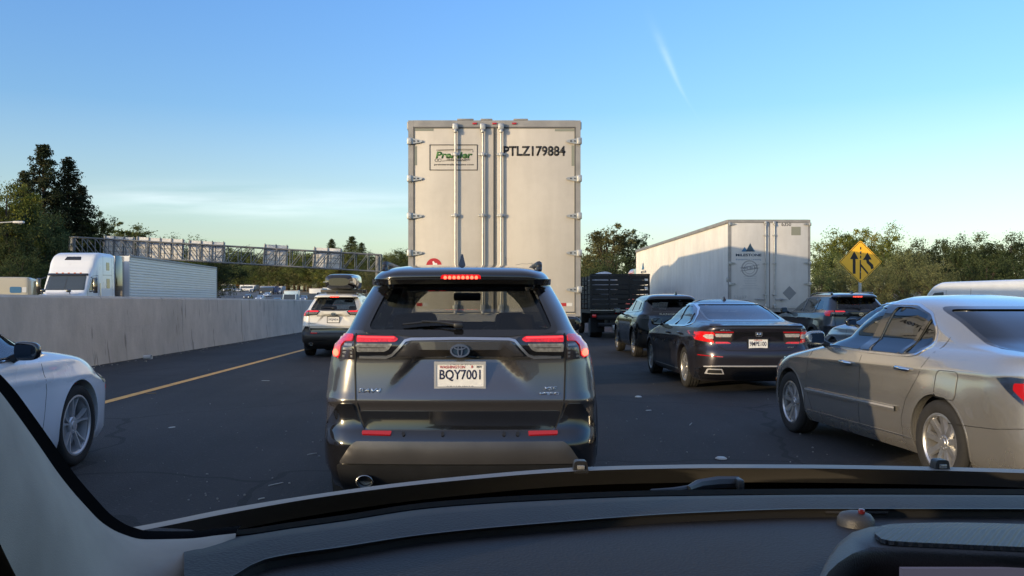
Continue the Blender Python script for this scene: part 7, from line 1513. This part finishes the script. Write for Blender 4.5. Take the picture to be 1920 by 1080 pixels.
def stripes():
    m = bpy.data.materials.new('ribbed_insert'); m.use_nodes = True; t = m.node_tree; b = t.nodes['Principled BSDF']; b.inputs['Base Color'].default_value = (.035, .042, .055, 1); b.inputs['Roughness'].default_value = .5
    tcn = N(t, 'ShaderNodeTexCoord'); mp = N(t, 'ShaderNodeMapping'); mp.inputs['Rotation'].default_value = (0, 0, R(38)); t.links.new(tcn.outputs['Object'], mp.inputs[0]); wv = N(t, 'ShaderNodeTexWave'); wv.inputs['Scale'].default_value = 42; t.links.new(mp.outputs[0], wv.inputs[0]); bp = N(t, 'ShaderNodeBump'); bp.inputs['Strength'].default_value = .9; bp.inputs['Distance'].default_value = .004; t.links.new(wv.outputs['Fac'], bp.inputs['Height']); t.links.new(bp.outputs[0], b.inputs['Normal']); return m
i0 = row(it, .2325, IX); i9 = row(ib, .2195, IX)
# the insert follows the housing top, 2 mm proud of it
loft('ribbed_insert', [off(i0, 0, -.001), [p+Vector((0, 0, .003)) for p in i0], [a.lerp(b, .5)+Vector((0, 0, .0065)) for a, b in zip(i0, i9)], [p+Vector((0, 0, .002)) for p in i9], off(i9, 0, -.002)], stripes(), own, 60)
q0 = vis(1707, 1076, .235); scr = MB().bb(q0.x, q0.x+.5, q0.y+.015, q0.y+.02, q0.z-.18, q0.z); scr.build('instrument_screen', principled('screen_grey', (.12, .11, .15), .3, emit=(.35, .33, .45), estr=.10), own)
# windshield, then unseen roof and sides, closed over the windows to shade the dash
win = [P3(0, 738, .9)+Vector((-.05, .03, 0)), P3(442, 1000, 1.16), Vector((-.10, 1.37, 1.06)), Vector((.4, 1.42, 1.06)), Vector((.85, 1.36, 1.06)), Vector((1.0, 1.2, 1.09))]
clear = bpy.data.materials.new('clear_windshield'); clear.use_nodes = True; t = clear.node_tree; t.nodes.clear(); o = N(t, 'ShaderNodeOutputMaterial'); tb_ = N(t, 'ShaderNodeBsdfTransparent'); tb_.inputs[0].default_value = (.97, .98, .98, 1); t.links.new(tb_.outputs[0], o.inputs[0])
bot = [Vector((-.92, .98, 1.10)), Vector((-.75, 1.17, 1.07)), Vector((-.4, 1.33, 1.06)), Vector((0, 1.40, 1.06)), Vector((.4, 1.33, 1.06)), Vector((.75, 1.17, 1.07)), Vector((.92, .98, 1.10))]
tp = [Vector((-.62, .22, 1.56)), Vector((-.5, .36, 1.575)), Vector((-.26, .43, 1.585)), Vector((0, .45, 1.59)), Vector((.26, .43, 1.585)), Vector((.5, .36, 1.575)), Vector((.62, .22, 1.56))]
loft('windshield', [[a.lerp(b, f)+Vector((0, .05, .05))*math.sin(f*math.pi)*.6 for a, b in zip(bot, tp)] for f in (0, .2, .4, .6, .8, 1)], clear, own, 60)
rf = MB().bb(-.66, .66, -2.3, .30, 1.60, 1.66, bev=.03); rf.bb(-.9, .9, -2.5, -2.3, .3, 1.6, bev=.03); rf.bb(-.92, -.78, -2.2, .30, 1.0, 1.60, bev=.03); rf.bb(.78, .92, -2.2, -.2, 1.0, 1.60, bev=.03); rf.bb(.86, 1.15, -1.6, 1.02, .35, 1.02, bev=.05); rf.bb(-.80, -.62, -2.2, .30, 1.55, 1.64, bev=.02); rf.bb(.62, .80, -2.2, .30, 1.55, 1.64, bev=.02)
rf.build('cabin_shade_shell', hous_m, own)
MB().bb(-.92, .92, -2.2, 2.6, .25, .35).build('floor_pan', dark, own)
